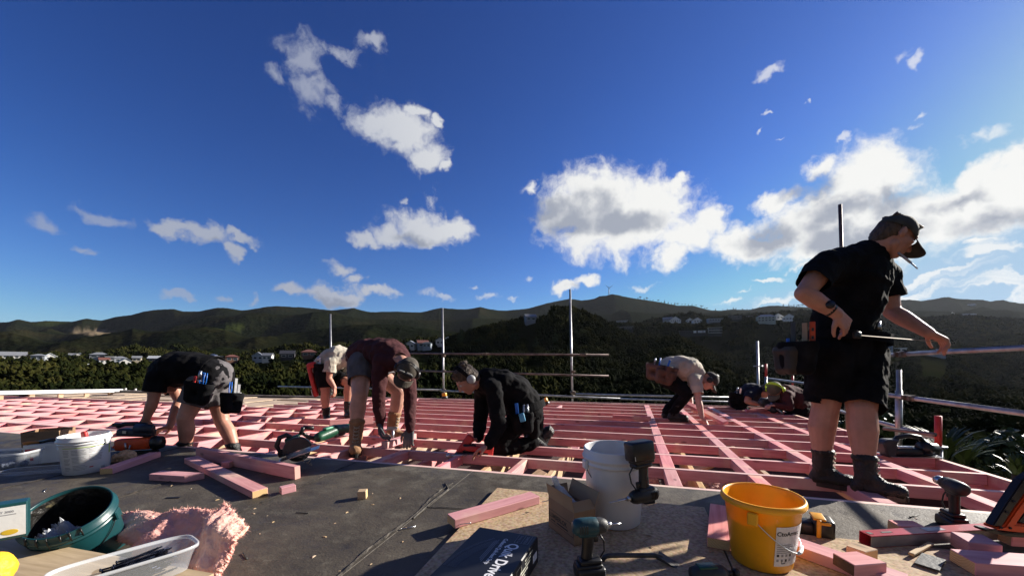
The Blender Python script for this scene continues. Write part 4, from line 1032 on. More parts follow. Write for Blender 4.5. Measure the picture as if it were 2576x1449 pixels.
# blocks between joists
BU = [.27 + .56*j for j in range(-31, 4)]
blk_meshes = {}
def block(name, u, v0, v1, flat, label, group, dz=0.0):
    L = v1 - v0 - .047; w, h = (.09, .045) if flat == 1 else ((.045, .085) if flat == 0 else (.088, .07))
    key = (name, flat, round(L, 3))
    src = blk_meshes.get(key)
    loc = UV(u, (v0+v1)/2, -h/2 - .0015 + dz)
    if src is None:
        o = timber(name, label, 'blocking', L, w, h, loc, ROOFA + R(90), group); blk_meshes[key] = o
    else:
        o = src.copy(); COL.objects.link(o); o.location = loc; props(o, label, 'blocking', group)
    o.rotation_euler = (0, 0, ROOFA + R(90) + rnd.uniform(-.012, .012))
    return o
for k in range(len(VJ) - 1):
    for u in BU:
        v0, v1 = VJ[k], VJ[k+1]
        if u > 2.3: continue
        if u > -.6:
            # right half: continuous rows of flat blocks, a few bays still open
            if k >= 2 and u < .2: continue
            block('flat_blocking', u + .006*k*0, v0, v1, 2, 'pink block lying flush between two joists in the right half of the frame', 'blocks in the right half of the frame')
        else:
            if k >= 6 and u < -6.4: continue
            if u > -4.6 and k >= 2:
                if rnd.random() > (.22 if k < 5 else .04): continue
            elif u > -4.6 and rnd.random() < .12: continue
            uu = u + (.12 if k % 2 else 0) + rnd.uniform(-.03, .03)
            block('edge_blocking', uu, v0, v1, 0 if rnd.random() < .75 else 2, 'short pink block standing on edge between joists in the left half of the frame', 'blocks in the left half of the frame')

# lower layer: old rafters, insulation, dark cavity
FLR = mat('cavity lining', (.055, .030, .026), .9, var=.4, scale=2.5, bump=.3, bscale=12, col2=(.20, .09, .08), thr=(.55, .7))
mb = MB().m(FLR); mb.box((-7.0, 5.6, -.55), (19.0, 5.7, .04)); mb.box((-7.0, 8.43, -.36), (19.0, .04, .42)); mb.box((-16.5, 5.6, -.36), (.04, 5.7, .42)); mb.box((2.41, 5.6, -.36), (.03, 5.7, .4))
uvobj('cavity_floor', mb)['kind'] = 'structure'
lowsrc = {}
for j in range(-26, 4):
    u = .58*j - .08; pale = (j % 2 == 0) if j < -1 else True
    L = 5.5 if u > -6.6 else 3.0
    key = (pale, L)
    loc = UV(u, V0 + .05 + L/2, -.18 - (.03 if pale else 0))
    lb = ('pale old rafter lying under the pink joists' if pale else 'pink lower rafter crossing under the joists')
    if key not in lowsrc:
        lowsrc[key] = timber('rafter', lb, 'rafter', L, .045, .16, loc, ROOFA + R(90), 'old pale rafters under the frame' if pale else 'pink rafters under the frame', PALE if pale else PINK, PALEEND if pale else PINKEND)
    else:
        o = lowsrc[key].copy(); COL.objects.link(o); o.location = loc
INS = mat('insulation', (.62, .34, .31), .95, var=.2, scale=18, bump=.9, bscale=70, col2=(.74, .52, .42), thr=(.45, .65), spec=.05)
def wool(name, label, uvc, size, seed, parent=None, z=-.36):
    """torn batt of glass wool"""
    b = bmesh.new(); bmesh.ops.create_icosphere(b, subdivisions=5, radius=1)
    for v in b.verts:
        p = v.co.copy(); n = mnoise.fractal(p*2.2 + Vector((seed, 0, 0)), 1.0, 2.0, 5) ; m = abs(mnoise.noise(p*5 + Vector((0, seed, 0))))
        p *= 1 + .45*n - .25*m
        v.co = Vector((p.x*size[0], p.y*size[1], p.z*size[2]))
    me = bpy.data.meshes.new(name); b.to_mesh(me); b.free(); me.materials.append(INS)
    for f in me.polygons: f.use_smooth = True
    o = bpy.data.objects.new(name, me); o.location = UV(uvc[0], uvc[1], z); o.rotation_euler = (0, 0, ROOFA + rnd.uniform(-.4, .4)); COL.objects.link(o)
    return props(o, label, 'insulation', 'pink insulation tufts down between the joists')
for i, (u, v, sx, sy, sz) in enumerate([(-.62, 3.0, .2, .14, .17), (-.75, 3.05, .13, .1, .2), (-.5, 2.98, .12, .1, .15), (.1, 3.5, .25, .18, .12), (-2.55, 3.05, .25, .15, .2), (1.1, 3.6, .22, .2, .14), (1.6, 3.55, .2, .14, .12),
        (-1.6, 3.0, .16, .12, .16), (-.3, 3.6, .3, .2, .12), (.55, 4.0, .2, .2, .14), (-3.2, 4.6, .2, .15, .22), (-1.9, 5.2, .2, .15, .25), (-4.4, 5.7, .2, .2, .25), (.0, 4.1, .2, .2, .12)]):
    wool('insulation_tuft', ['pink insulation tuft bulging up near the membrane edge below the kneeling worker', 'pink insulation tuft deep between the joists'][0 if v < 3.2 and u > -1 else 1], (u, v), (sx, sy, sz), i*3.3)
# scraps and offcuts lying on the lower layer
sc_src = []
for i in range(46):
    u = rnd.uniform(-13, .8); v = rnd.uniform(2.95, 8.0 if u > -6 else 5.5); L = rnd.uniform(.12, .42)
    pale = rnd.random() < .5; loc = UV(u, v, -.11 - rnd.uniform(0, .08)); a = ROOFA + R(rnd.choice([90, 80, 60, 100, 20]) + rnd.uniform(-9, 9))
    if i < 6:
        o = timber('timber_scrap', 'offcut', 'offcut', L, .09, .03, loc, a, 'offcuts dropped down between the joists', PALE if i % 2 else PINK, PALEEND if i % 2 else PINKEND, tilt=R(rnd.uniform(-18, 18))); sc_src.append(o)
    else:
        o = sc_src[i % 6].copy(); COL.objects.link(o); o.location = loc; o.rotation_euler = (R(rnd.uniform(-25, 25)), R(rnd.uniform(-18, 18)), a)
    o['label'] = ('pale' if i % 2 else 'pink') + ' offcut dropped down between the joists'
    o['group'] = ('pale' if i % 2 else 'pink') + ' offcuts dropped between the joists'

# pale plywood area at the far left, white fascia, far edge flashing
PLY = wood('plywood', (.66, .52, .36), (.46, .34, .22), objvar=.1)
mb = MB(); mb.m(PLY)
for i in range(9):
    for j in range(3):
        u = -15.6 + i*1.06; v = 6.35 + j*.8 - (0.0 if i > 2 else .3*j*(3-i)*.2)
        mb.box((u + .5, v, -.075 + .02*((i + j) % 2)), (1.0, .74, .016))
uvobj('plywood_flooring', mb)['kind'] = 'structure'
def fascia():
    a, b_ = P(-40, 983, .10), P(306, 978, .10); a = Q(-60, 984, 8.8); b_ = Q(306, 978, 11.3)
    root = thing('white_fascia', 'white capping board on short posts along the far left roof edge', 'fascia', a)
    d = (b_ - a).normalized(); up = Vector((0, 0, 1)); T = xyz(d, up, (a + b_)/2)
    L = (b_ - a).length
    MB(T).m(WHITE).box((0, 0, -.045), (L, .14, .09), bev=.006).build('capping', root)
    for i in range(5):
        f = (i + .7)/5.2; MB(T).m(PALE).box((-L/2 + f*L, .0, -.21), (.09, .05, .24)).build('post', root)
    MB(T).m(BPL).box((0, .08, -.28), (L, .02, .2)).build('backing', root)
fascia()
def edgeflash():
    pts = [Q(306, 981, 11.2), Q(620, 993, 10.6), UV(-4.2, 8.47, .0), UV(2.45, 8.5, .0)]
    root = thing('edge_flashing', 'dark flashing strip with white clips along the far roof edge', 'flashing', pts[0])
    mb = MB().m(BPL)
    for a, b_ in zip(pts, pts[1:]):
        T = xyz(b_ - a, Vector((0, 0, 1)), (a + b_)/2); L = (b_ - a).length; mb.T = T; mb.box((0, 0, -.03), (L, .10, .05)); mb.m(GALV).box((0, -.055, .0), (L, .012, .018)); mb.m(BPL)
    mb.build('strip', root)
    a, b_ = pts[0], pts[1]
    for i in range(12):
        p = a.lerp(b_, (i + .5)/12); MB().m(WHITE).box(p + Vector((0, -.03, .035)), (.045, .04, .045), bev=.006).build('clip', root)
edgeflash()
# building walls below the frame
mb = MB().m(mat('weatherboard', (.35, .33, .30), .7, var=.1, scale=1))
mb.box((-7.0, 3.2, -4.8), (18.8, 10.2, 8.3))
o = uvobj('building', mb); props(o, 'walls of the house whose roof is being framed', 'building')

# ------------------------------------------------------------------ scaffold
CLAMP = mat('clamp', (.20, .16, .13), .5, .8, var=.3, scale=20)
def std(x, ytop, u=None, v=None, zb=-1.2, label='', m=GALV, red=False, r=.024, lean=None, Y=None):
    t = (x - CX)/F
    if v is not None: Y = v/(.2878*t + .9577)
    elif u is not None: Y = u/(.9577*t - .2879)
    top = Q(x, ytop, Y); base = Vector((top.x + (lean or 0), Y, zb))
    root = thing('scaffold_standard', label, 'scaffold pole', base)
    if red:
        MB().m(REDP).cyl(top - Vector((0, 0, .32)), top, r*.95, n=14).build('spigot', root)
        MB().m(GALV).cyl(base, top - Vector((0, 0, .3)), r*1.12, n=14).build('tube', root)
    else: MB().m(m).cyl(base, top, r, n=14).build('tube', root)
    return root, top, base
def collar(root, p, r=.045, m=CLAMP):
    b = MB().m(m); b.cyl(p - Vector((0, 0, .035)), p + Vector((0, 0, .035)), r, n=12); b.box(p + Vector((.04, -.03, 0)), (.06, .05, .06), bev=.008); b.cyl(p + Vector((.05, -.09, .01)), p + Vector((.05, .03, .01)), .009, n=8)
    b.build('clamp', root)
r1, t1, b1 = std(831, 790, v=9.6, label='tall scaffold pole behind the two bending workers', m=GALV, lean=.05)
r2, t2, b2 = std(1113, 775, v=9.6, label='tall scaffold pole left of the kneeling worker', m=GALV, lean=.05)
r3, t3, b3 = std(1434, 728, v=9.6, label='tallest scaffold pole, right of the kneeling worker', m=GALV, lean=.08)
for r_, t_, b_ in ((r1, t1, b1), (r2, t2, b2), (r3, t3, b3)):
    for z in (1.02, .62, .12, .02):
        f = (z - b_.z)/(t_.z - b_.z); collar(r_, b_.lerp(t_, f) + Vector((0, -.02, 0)), .036 if z > .3 else .05)
r4, t4, b4 = std(1905, 858, Y=8.6, label='scaffold pole at the far corner left of the two crouched workers', zb=-1.5, lean=.06)
r5, t5, b5 = std(2113, 515, u=2.95, label='tall scaffold pole rising behind the standing worker', m=RUST, lean=.14)
r6, t6, b6 = std(2261, 930, u=2.95, label='short scaffold pole right of the standing worker knees', zb=-2.2, lean=.03)
r7, t7, b7 = std(2360, 1046, u=2.95, label='scaffold stub with red spigot beside the flax', red=True, zb=-2.2, r=.03)
r8, t8, b8 = std(1927, 915, u=3.0, label='red topped scaffold stub left of the hi vis earmuffs', red=True, zb=-1.8, r=.026)
r9, t9, b9 = std(2040, 968, u=3.0, label='red topped scaffold stub behind the crouched maroon shirt', red=True, zb=-1.8, r=.026)
r10, t10, b10 = std(1994, 945, u=3.1, label='thin red stub just behind the hi vis earmuffs', red=True, zb=-1.8, r=.02)
for z in (t4.z - .55, t4.z - 1.0):
    MB().m(GALV).cyl(Vector((t4.x + .02, t4.y, z)), Vector((t4.x + .02, t4.y, z + .025)), .09, n=12).build('rosette', r4)
for rr, tt in ((r6, t6), (r7, t7)):
    MB().m(GALV).cyl(tt - Vector((0, 0, .32)), tt - Vector((0, 0, .30)), .07, n=12).build('rosette', rr)
MB().m(GALV).cyl(t6 - Vector((0, 0, .24)), t6 - Vector((0, 0, .95)), .033, n=14).build('sleeve', r6)
def rail(a, b_, label, m=RUST, r=.024, splice=()):
    root = thing('guard_rail', label, 'scaffold rail', a)
    MB().m(m).cyl(a, b_, r, n=14).build('tube', root)
    for f in splice:
        c = a.lerp(b_, f); d = (b_ - a).normalized(); q = MB(xyz(d, Vector((0, 0, 1)), c)).m(CLAMP)
        q.cyl((-.09, 0, 0), (.09, 0, 0), r*1.35, n=14); q.box((-.05, -.04, 0), (.03, .03, .05)); q.box((.05, -.04, 0), (.03, .03, .05)); q.build('coupler', root)
    return root
tY = lambda x, v: v/(.2878*(x - CX)/F + .9577)
rail(Q(985, 888.5, tY(985, 9.55)), Q(1531, 893, tY(1531, 9.55)), 'top guard rail across the three far scaffold poles', splice=(.47, .9))
rail(Q(985, 931, tY(985, 9.55)), Q(1531, 946, tY(1531, 9.55)), 'middle guard rail across the three far scaffold poles', splice=(.47, .55))
rail(Q(700, 972, tY(700, 9.62)), Q(1115, 981, tY(1115, 9.62)), 'low rail behind the bending workers, left of the second pole', GALV)
rail(Q(1110, 982.5, tY(1110, 9.56)), Q(1600, 1004.6, tY(1600, 9.56)), 'low rail passing behind the kneeling worker', GALV, splice=(.4,))
rail(Q(1449, 991, tY(1449, 9.7)), Q(1880, 1001, tY(1880, 9.7)), 'upper of the twin low rails behind the crouching cream shirt', GALV)
rail(Q(1560, 1003, tY(1560, 9.5)), Q(1900, 1013, tY(1900, 9.5)), 'lower of the twin low rails behind the crouching cream shirt', GALV)
uY = lambda x, u: u/(.9577*(x - CX)/F - .2879)
rail(Q(2150, 897, uY(2150, 2.9)), Q(2700, 869, uY(2700, 2.9)), 'nearest top guard rail beside the standing worker outstretched hand', GALV, splice=(.36,))
rail(Q(1933, 952, uY(1933, 2.9)), Q(2700, 1057, uY(2700, 2.9)), 'middle guard rail running behind the standing worker thighs', GALV, splice=(.74,))
rail(Q(2080, 1026, uY(2080, 2.97)), Q(2352, 1100, uY(2352, 2.97)), 'low diagonal ledger behind the standing worker calves', GALV)
rail(Q(2040, 1010, uY(2040, 3.1)), Q(2330, 1100, uY(2330, 3.1)), 'lowest tube along the right roof edge', GALV, r=.02)
rail(Q(2225, 1078, uY(2225, 2.8)), Q(2352, 1093, uY(2352, 2.8)), 'dull brown ledger leading to the red spigot', RUST, r=.02)
# ------------------------------------------------------------------ people
V3 = Vector
def vsc(v): return v
def hand(sk, w, d, nrm, thumb_side, curl=.5, s=1.0, spread=.12):
    """palm, four fingers and a thumb. d: pointing direction, nrm: the way the palm faces"""
    d = V3(d).normalized(); nrm = V3(nrm); nrm = (nrm - d*nrm.dot(d)).normalized(); l = d.cross(nrm)*thumb_side   # l points to the thumb side
    w = V3(w)
    for i in range(4):
        off = (1.5 - i)
        kn = w + d*(.086*s*(.96, 1, .97, .9)[i]) + l*(off*.0205*s)
        sk.cap(w + l*(off*.011*s), .0175*s, kn, .0125*s)
        p = kn; dd = (d + l*(off*spread*.35)).normalized(); ang = curl*(.8 + .1*i)
        for L, r, a in ((.043, .0098, .75), (.027, .0088, 1.1), (.020, .0078, .8)):
            L *= (.92, 1.0, .95, .78)[i]*s
            q = Quaternion(d.cross(nrm)*1.0, ang*a); dd = (q @ dd) if (q @ dd).dot(nrm) > dd.dot(nrm) - 1e-6 else (q.inverted() @ dd)
            e = p + dd*L; sk.cap(p, r*1.08*s, e, r*s, n=8); p = e
    t0 = w + d*.022*s + l*.022*s; t1 = t0 + (d*.55 + l*.75 + nrm*.35).normalized()*.045*s; t2 = t1 + (d*.8 + l*.25 + nrm*.5).normalized()*.032*s; t3 = t2 + (d*.85 - l*.05 + nrm*.45).normalized()*.025*s
    sk.cap(t0, .017*s, t1, .0125*s, n=10); sk.cap(t1, .012*s, t2, .0105*s, n=8); sk.cap(t2, .0105*s, t3, .0085*s, n=8)

def headframe(hf, hu):
    f = V3(hf).normalized(); u = V3(hu); u = (u - f*u.dot(f)).normalized(); r = f.cross(u)
    return f, u, r, Matrix((r, f, u)).transposed()
def head(sk, c, hf, hu, s=1.0):
    f, u, r, fr = headframe(hf, hu); c = V3(c)
    A = lambda x, y, z: c + (r*x + f*y + u*z)*s
    sk.ball(A(0, -.012, .03), (.077*s, .097*s, .092*s), fr); sk.ball(A(0, .02, -.02), (.068*s, .078*s, .085*s), fr)
    sk.ball(A(0, .032, -.065), (.052*s, .055*s, .048*s), fr)
    sk.cap(A(0, .06, -.098), .019*s, A(0, .07, -.09), .02*s)                       # chin
    sk.cap(A(-.045, .0, -.075), .026*s, A(0, .055, -.092), .022*s); sk.cap(A(.045, 0, -.075), .026*s, A(0, .055, -.092), .022*s)
    sk.cap(A(0, .088, .022), .010*s, A(0, .112, -.022), .0125*s); sk.ball(A(.011, .100, -.026), .010*s); sk.ball(A(-.011, .100, -.026), .010*s)   # nose
    sk.cap(A(-.042, .076, .030), .013*s, A(.042, .076, .030), .013*s)              # brow
    sk.cap(A(-.020, .086, -.053), .009*s, A(.020, .086, -.053), .009*s); sk.cap(A(-.017, .084, -.066), .010*s, A(.017, .084, -.066), .010*s)  # lips
    for q in (-1, 1):
        sk.ball(A(q*.045, .062, -.012), (.022*s, .022*s, .018*s), fr)
        sk.ball(A(q*.079, -.012, -.012), (.011*s, .020*s, .032*s), fr); sk.cap(A(q*.084, -.020, .012), .008*s, A(q*.086, -.016, -.03), .006*s)
def eyes(c, hf, hu, root, s=1.0):
    f, u, r, fr = headframe(hf, hu)
    for q in (-1, 1):
        e = V3(c) + (r*q*.031 + f*.078 + u*.008)*s
        o = MB().m(EYE).ball(e, .0125*s, 12).build('eye', root)
        MB().m(BPL).ball(e + f*.0075*s, .0062*s, 10).build('iris', o)
def hair(c, hf, hu, root, s=1.0, long=1.0, name='hair', m=HAIR):
    f, u, r, fr = headframe(hf, hu); sk = Sk(); c = V3(c); A = lambda x, y, z: c + (r*x + f*y + u*z)*s
    sk.ball(A(0, -.02, .045), (.084*s, .098*s, .088*s), fr); sk.ball(A(0, -.055, -.0), (.074*s, .062*s, .09*s*long), fr)
    rs = random.Random(3)
    for i in range(40):
        a = rs.uniform(0, 6.28); z = rs.uniform(.05, .12); q = A(math.cos(a)*.07, -.02 + math.sin(a)*.085, z)
        sk.cap(q, .012*s, q + (u*.022 + r*rs.uniform(-.02, .02) + f*rs.uniform(-.01, .03))*s, .004*s, n=6)
    sk.build(name, m, root, vox=.006, smooth=1, disp=.010, dscale=.018)
def cap_hat(c, hf, hu, root, m, s=1.0, brim=1.0, name='cap'):
    """peaked cap: domed crown with a curved peak"""
    f, u, r, fr = headframe(hf, hu); c = V3(c); A = lambda x, y, z: c + (r*x + f*y + u*z)*s
    bm = bmesh.new(); rows = []; n = 28
    for i in range(9):
        t = i/8*R(97); row = []
        for j in range(n):
            a = j/n*2*math.pi; fr_ = math.sin(a)
            rx, ry, rz = .088, (.108 if fr_ > 0 else .106), .103 - .012*max(0, -fr_)
            row.append(bm.verts.new(A(math.cos(a)*rx*math.sin(t), fr_*ry*math.sin(t) - .012, math.cos(t)*rz + .028)))
        rows.append(row)
    for x, y in zip(rows, rows[1:]):
        for j in range(n): bm.faces.new((x[j], x[(j+1) % n], y[(j+1) % n], y[j]))
    bmesh.ops.remove_doubles(bm, verts=bm.verts[:], dist=.0005)
    me = bpy.data.meshes.new(name); bmesh.ops.recalc_face_normals(bm, faces=bm.faces[:]); bm.to_mesh(me); bm.free(); me.materials.append(m)
    for p_ in me.polygons: p_.use_smooth = True
    cap_ = link(name, me, root); so_ = cap_.modifiers.new('c', 'SOLIDIFY'); so_.thickness = .004
    bm = bmesh.new(); rows = []
    for i in range(6):
        q = i/5; row = []
        for j in range(13):
            a = R(18 + j*12); w = math.sin(a)
            x = math.cos(a)*(.085 - .004*q); y = .04 + (w*.062) + q*brim*.075*(w**.6)
            row.append(bm.verts.new(A(x, y, .012 - .020*(math.cos(a)**2) - q*.022)))
        rows.append(row)
    for x, y in zip(rows, rows[1:]):
        for j in range(12): bm.faces.new((x[j], x[j+1], y[j+1], y[j]))
    me = bpy.data.meshes.new('peak'); bm.to_mesh(me); bm.free(); me.materials.append(m)
    for p_ in me.polygons: p_.use_smooth = True
    o = link('peak', me, cap_); o.modifiers.new('c', 'SOLIDIFY').thickness = .004
    MB().m(m).ball(A(0, -.012, .130), .005*s).build('button', cap_)
    return cap_
def muffs(c, hf, hu, root, m, band=None, s=1.0, top=(0, 0, 1)):
    f, u, r, fr = headframe(hf, hu); c = V3(c); A = lambda x, y, z: c + (r*x + f*y + u*z)*s
    e = thing('earmuffs', '', '', (0, 0, 0)); bpy.data.objects.remove(e)
    pts = [A(math.cos(t)*.100, -.01, math.sin(t)*.112 + .025) for t in [i*math.pi/14 for i in range(15)]]
    b = MB().m(band or m)
    for k in (-.012, 0, .012): b.tube([p + f*k for p in pts], .006, 6)
    o = b.build('earmuff_band', root)
    for q in (-1, 1):
        b = MB().m(m); b.T = Matrix.Identity(4)
        b.lathe([(0, .0), (.030, .0), (.038, .010), (.040, .022), (.034, .032), (.018, .038), (0, .039)], 20, A(q*.083, -.01, -.01), frame(r*q)); 
        b.m(BPL).lathe([(.036, -.004), (.041, .0), (.041, .012), (.036, .014)], 20, A(q*.083, -.01, -.01), frame(r*q))
        b.build('earmuff_cup', root)
def boot(root, ankle, toe, up, m, s=1.0, sole=BPL, lace=False, shaft=.12, name='boot', wide=1.06):
    ankle = V3(ankle); t = V3(toe).normalized(); up = V3(up).normalized(); up2 = (V3((0, 0, 1)) if abs(t.z) < .35 else (up - t*up.dot(t)).normalized())
    t = (t - up2*t.dot(up2)).normalized(); sd = t.cross(up2); sk = Sk()
    h = ankle - up2*.062*s
    sk.chain([(ankle + up*shaft*s, .056*s*wide), (ankle + up*.04*s, .053*s*wide), (ankle, .051*s*wide)], sd)
    sk.cap(ankle, .050*s, h - t*.03*s, .042*s, sd, 1.0)
    sk.cap(h - t*.03*s, .041*s, h + t*.10*s, .048*s, sd, 1.08); sk.cap(h + t*.10*s, .047*s, h + t*.15*s, .042*s, sd, 1.15)
    sk.cap(ankle + t*.01, .048*s, h + t*.10*s, .036*s, sd, 1.1)
    for z in (.125, .117): sk.chain([(ankle + up*z*s*shaft/.12 + (t*math.cos(a) + sd*math.sin(a))*.054*s*wide, .010*s) for a in [i*math.pi/6 for i in range(13)]])
    fl = None
    o = sk.build(name, m, root, vox=.0065, smooth=2, disp=.011, dscale=.028)
    # flatten the underside
    T = xyz(t, up2, h - up2*.040*s)
    pts = []
    for i in range(24):
        a = i/24*2*math.pi; x = math.cos(a); y = math.sin(a); L = (.115 if x > 0 else .085); cx = .058
        pts.append((cx*s + x*(L + .02)*s, y*(.050 if x > 0 else .042)*s))
    b = MB(T).m(sole); top = [V3((x, y, .016*s)) for x, y in pts]; bot = [V3((x, y, -.014*s)) for x, y in pts]; n = len(pts)
    b.poly(top + bot, [tuple(range(n)), tuple(range(2*n-1, n-1, -1))] + [(i, (i+1) % n, n + (i+1) % n, n + i) for i in range(n)]); b.build('sole', o)
    if lace:
        b = MB().m(mat('lace', (.45, .40, .30), .8, var=.1))
        for i in range(6):
            c = ankle + up*(.10 - .03*i)*s + t*(.055 + max(0, i-3)*.024)*s
            b.tube([c - sd*.024*s, c + t*.012*s + up*.012*s, c + sd*.024*s], .0035*s, 5); b.tube([c - sd*.024*s + up*.02*s, c + t*.012*s, c + sd*.024*s + up*.02*s], .0035*s, 5)
        b.build('lace', o)
    return o
def pouch(root, c, out, up, m, sz=(.13, .09, .17), tools=(), name='tool_pouch'):
    """hanging leather pouch; out = away from the hip"""
    out = V3(out).normalized(); T = xyz(out, up, c); sk = Sk(); d, w, h = sz[1]/2, sz[0]/2, sz[2]/2
    X = lambda x, y, z: T @ V3((x, y, z))
    sk.cap(X(0, -w*.55, -h*.6), d*.75, X(0, w*.55, -h*.6), d*.75); sk.cap(X(0, -w*.7, h*.5), d*.95, X(0, w*.7, h*.5), d*.95)
    sk.cap(X(0, -w*.6, -h*.6), d*.8, X(0, -w*.7, h*.6), d*.9); sk.cap(X(0, w*.6, -h*.6), d*.8, X(0, w*.7, h*.6), d*.9)
    o = sk.build(name, m, root, vox=.009, smooth=3, disp=.008, dscale=.05, cuts=[(X(0, 0, h*.75), V3(T.col[2][:3]), .3)])
    for i, (mm, kind, ln, off) in enumerate(tools):
        b = MB(xyz(V3(T.col[2][:3]), out, X(.0, (off)*w, h*.3))).m(mm)
        if kind == 'bar': b.box((ln/2, 0, 0), (ln, .03, .008), bev=.002)
        elif kind == 'round': b.cyl((0, 0, 0), (ln, 0, 0), .012, .010, 10)
        elif kind == 'grip': b.cyl((0, 0, 0), (ln*.6, 0, 0), .007, n=8); b.cyl((ln*.5, 0, 0), (ln, 0, 0), .016, .012, 10)
        elif kind == 'plier':
            b.tube([(0, -.004, 0), (ln*.5, -.014, 0), (ln, -.010, 0)], .0045, 6); b.tube([(0, .004, 0), (ln*.5, .014, 0), (ln, .010, 0)], .0045, 6)
        b.build('pouch_tool', o)
    return o
def belt(root, c, up, side, rx, ry, m=BLACK, w=.05, name='tool_belt'):
    up = V3(up).normalized(); fr = frame(up, side); b = MB().m(m)
    prof = [(1.0, -w/2), (1.045, -w/2), (1.045, w/2), (1.0, w/2), (1.0, -w/2)]
    bm = bmesh.new(); n = 36; rings = []
    for k, z in prof[:-1]: rings.append([bm.verts.new(V3(c) + fr @ V3((math.cos(i*2*math.pi/n)*rx*k, math.sin(i*2*math.pi/n)*ry*k, z))) for i in range(n)])
    for a, b2 in zip(rings, rings[1:] + rings[:1]):
        for i in range(n): bm.faces.new((a[i], a[(i+1) % n], b2[(i+1) % n], b2[i]))
    b._add(bm, False); o = b.build(name, root)
    bk = V3(c) + fr @ V3((0, -ry*1.06, 0)); MB(xyz(fr.col[0], up, bk)).m(STEEL).box((0, 0, 0), (.05, .012, .045), bev=.004).build('buckle', o)
    return o

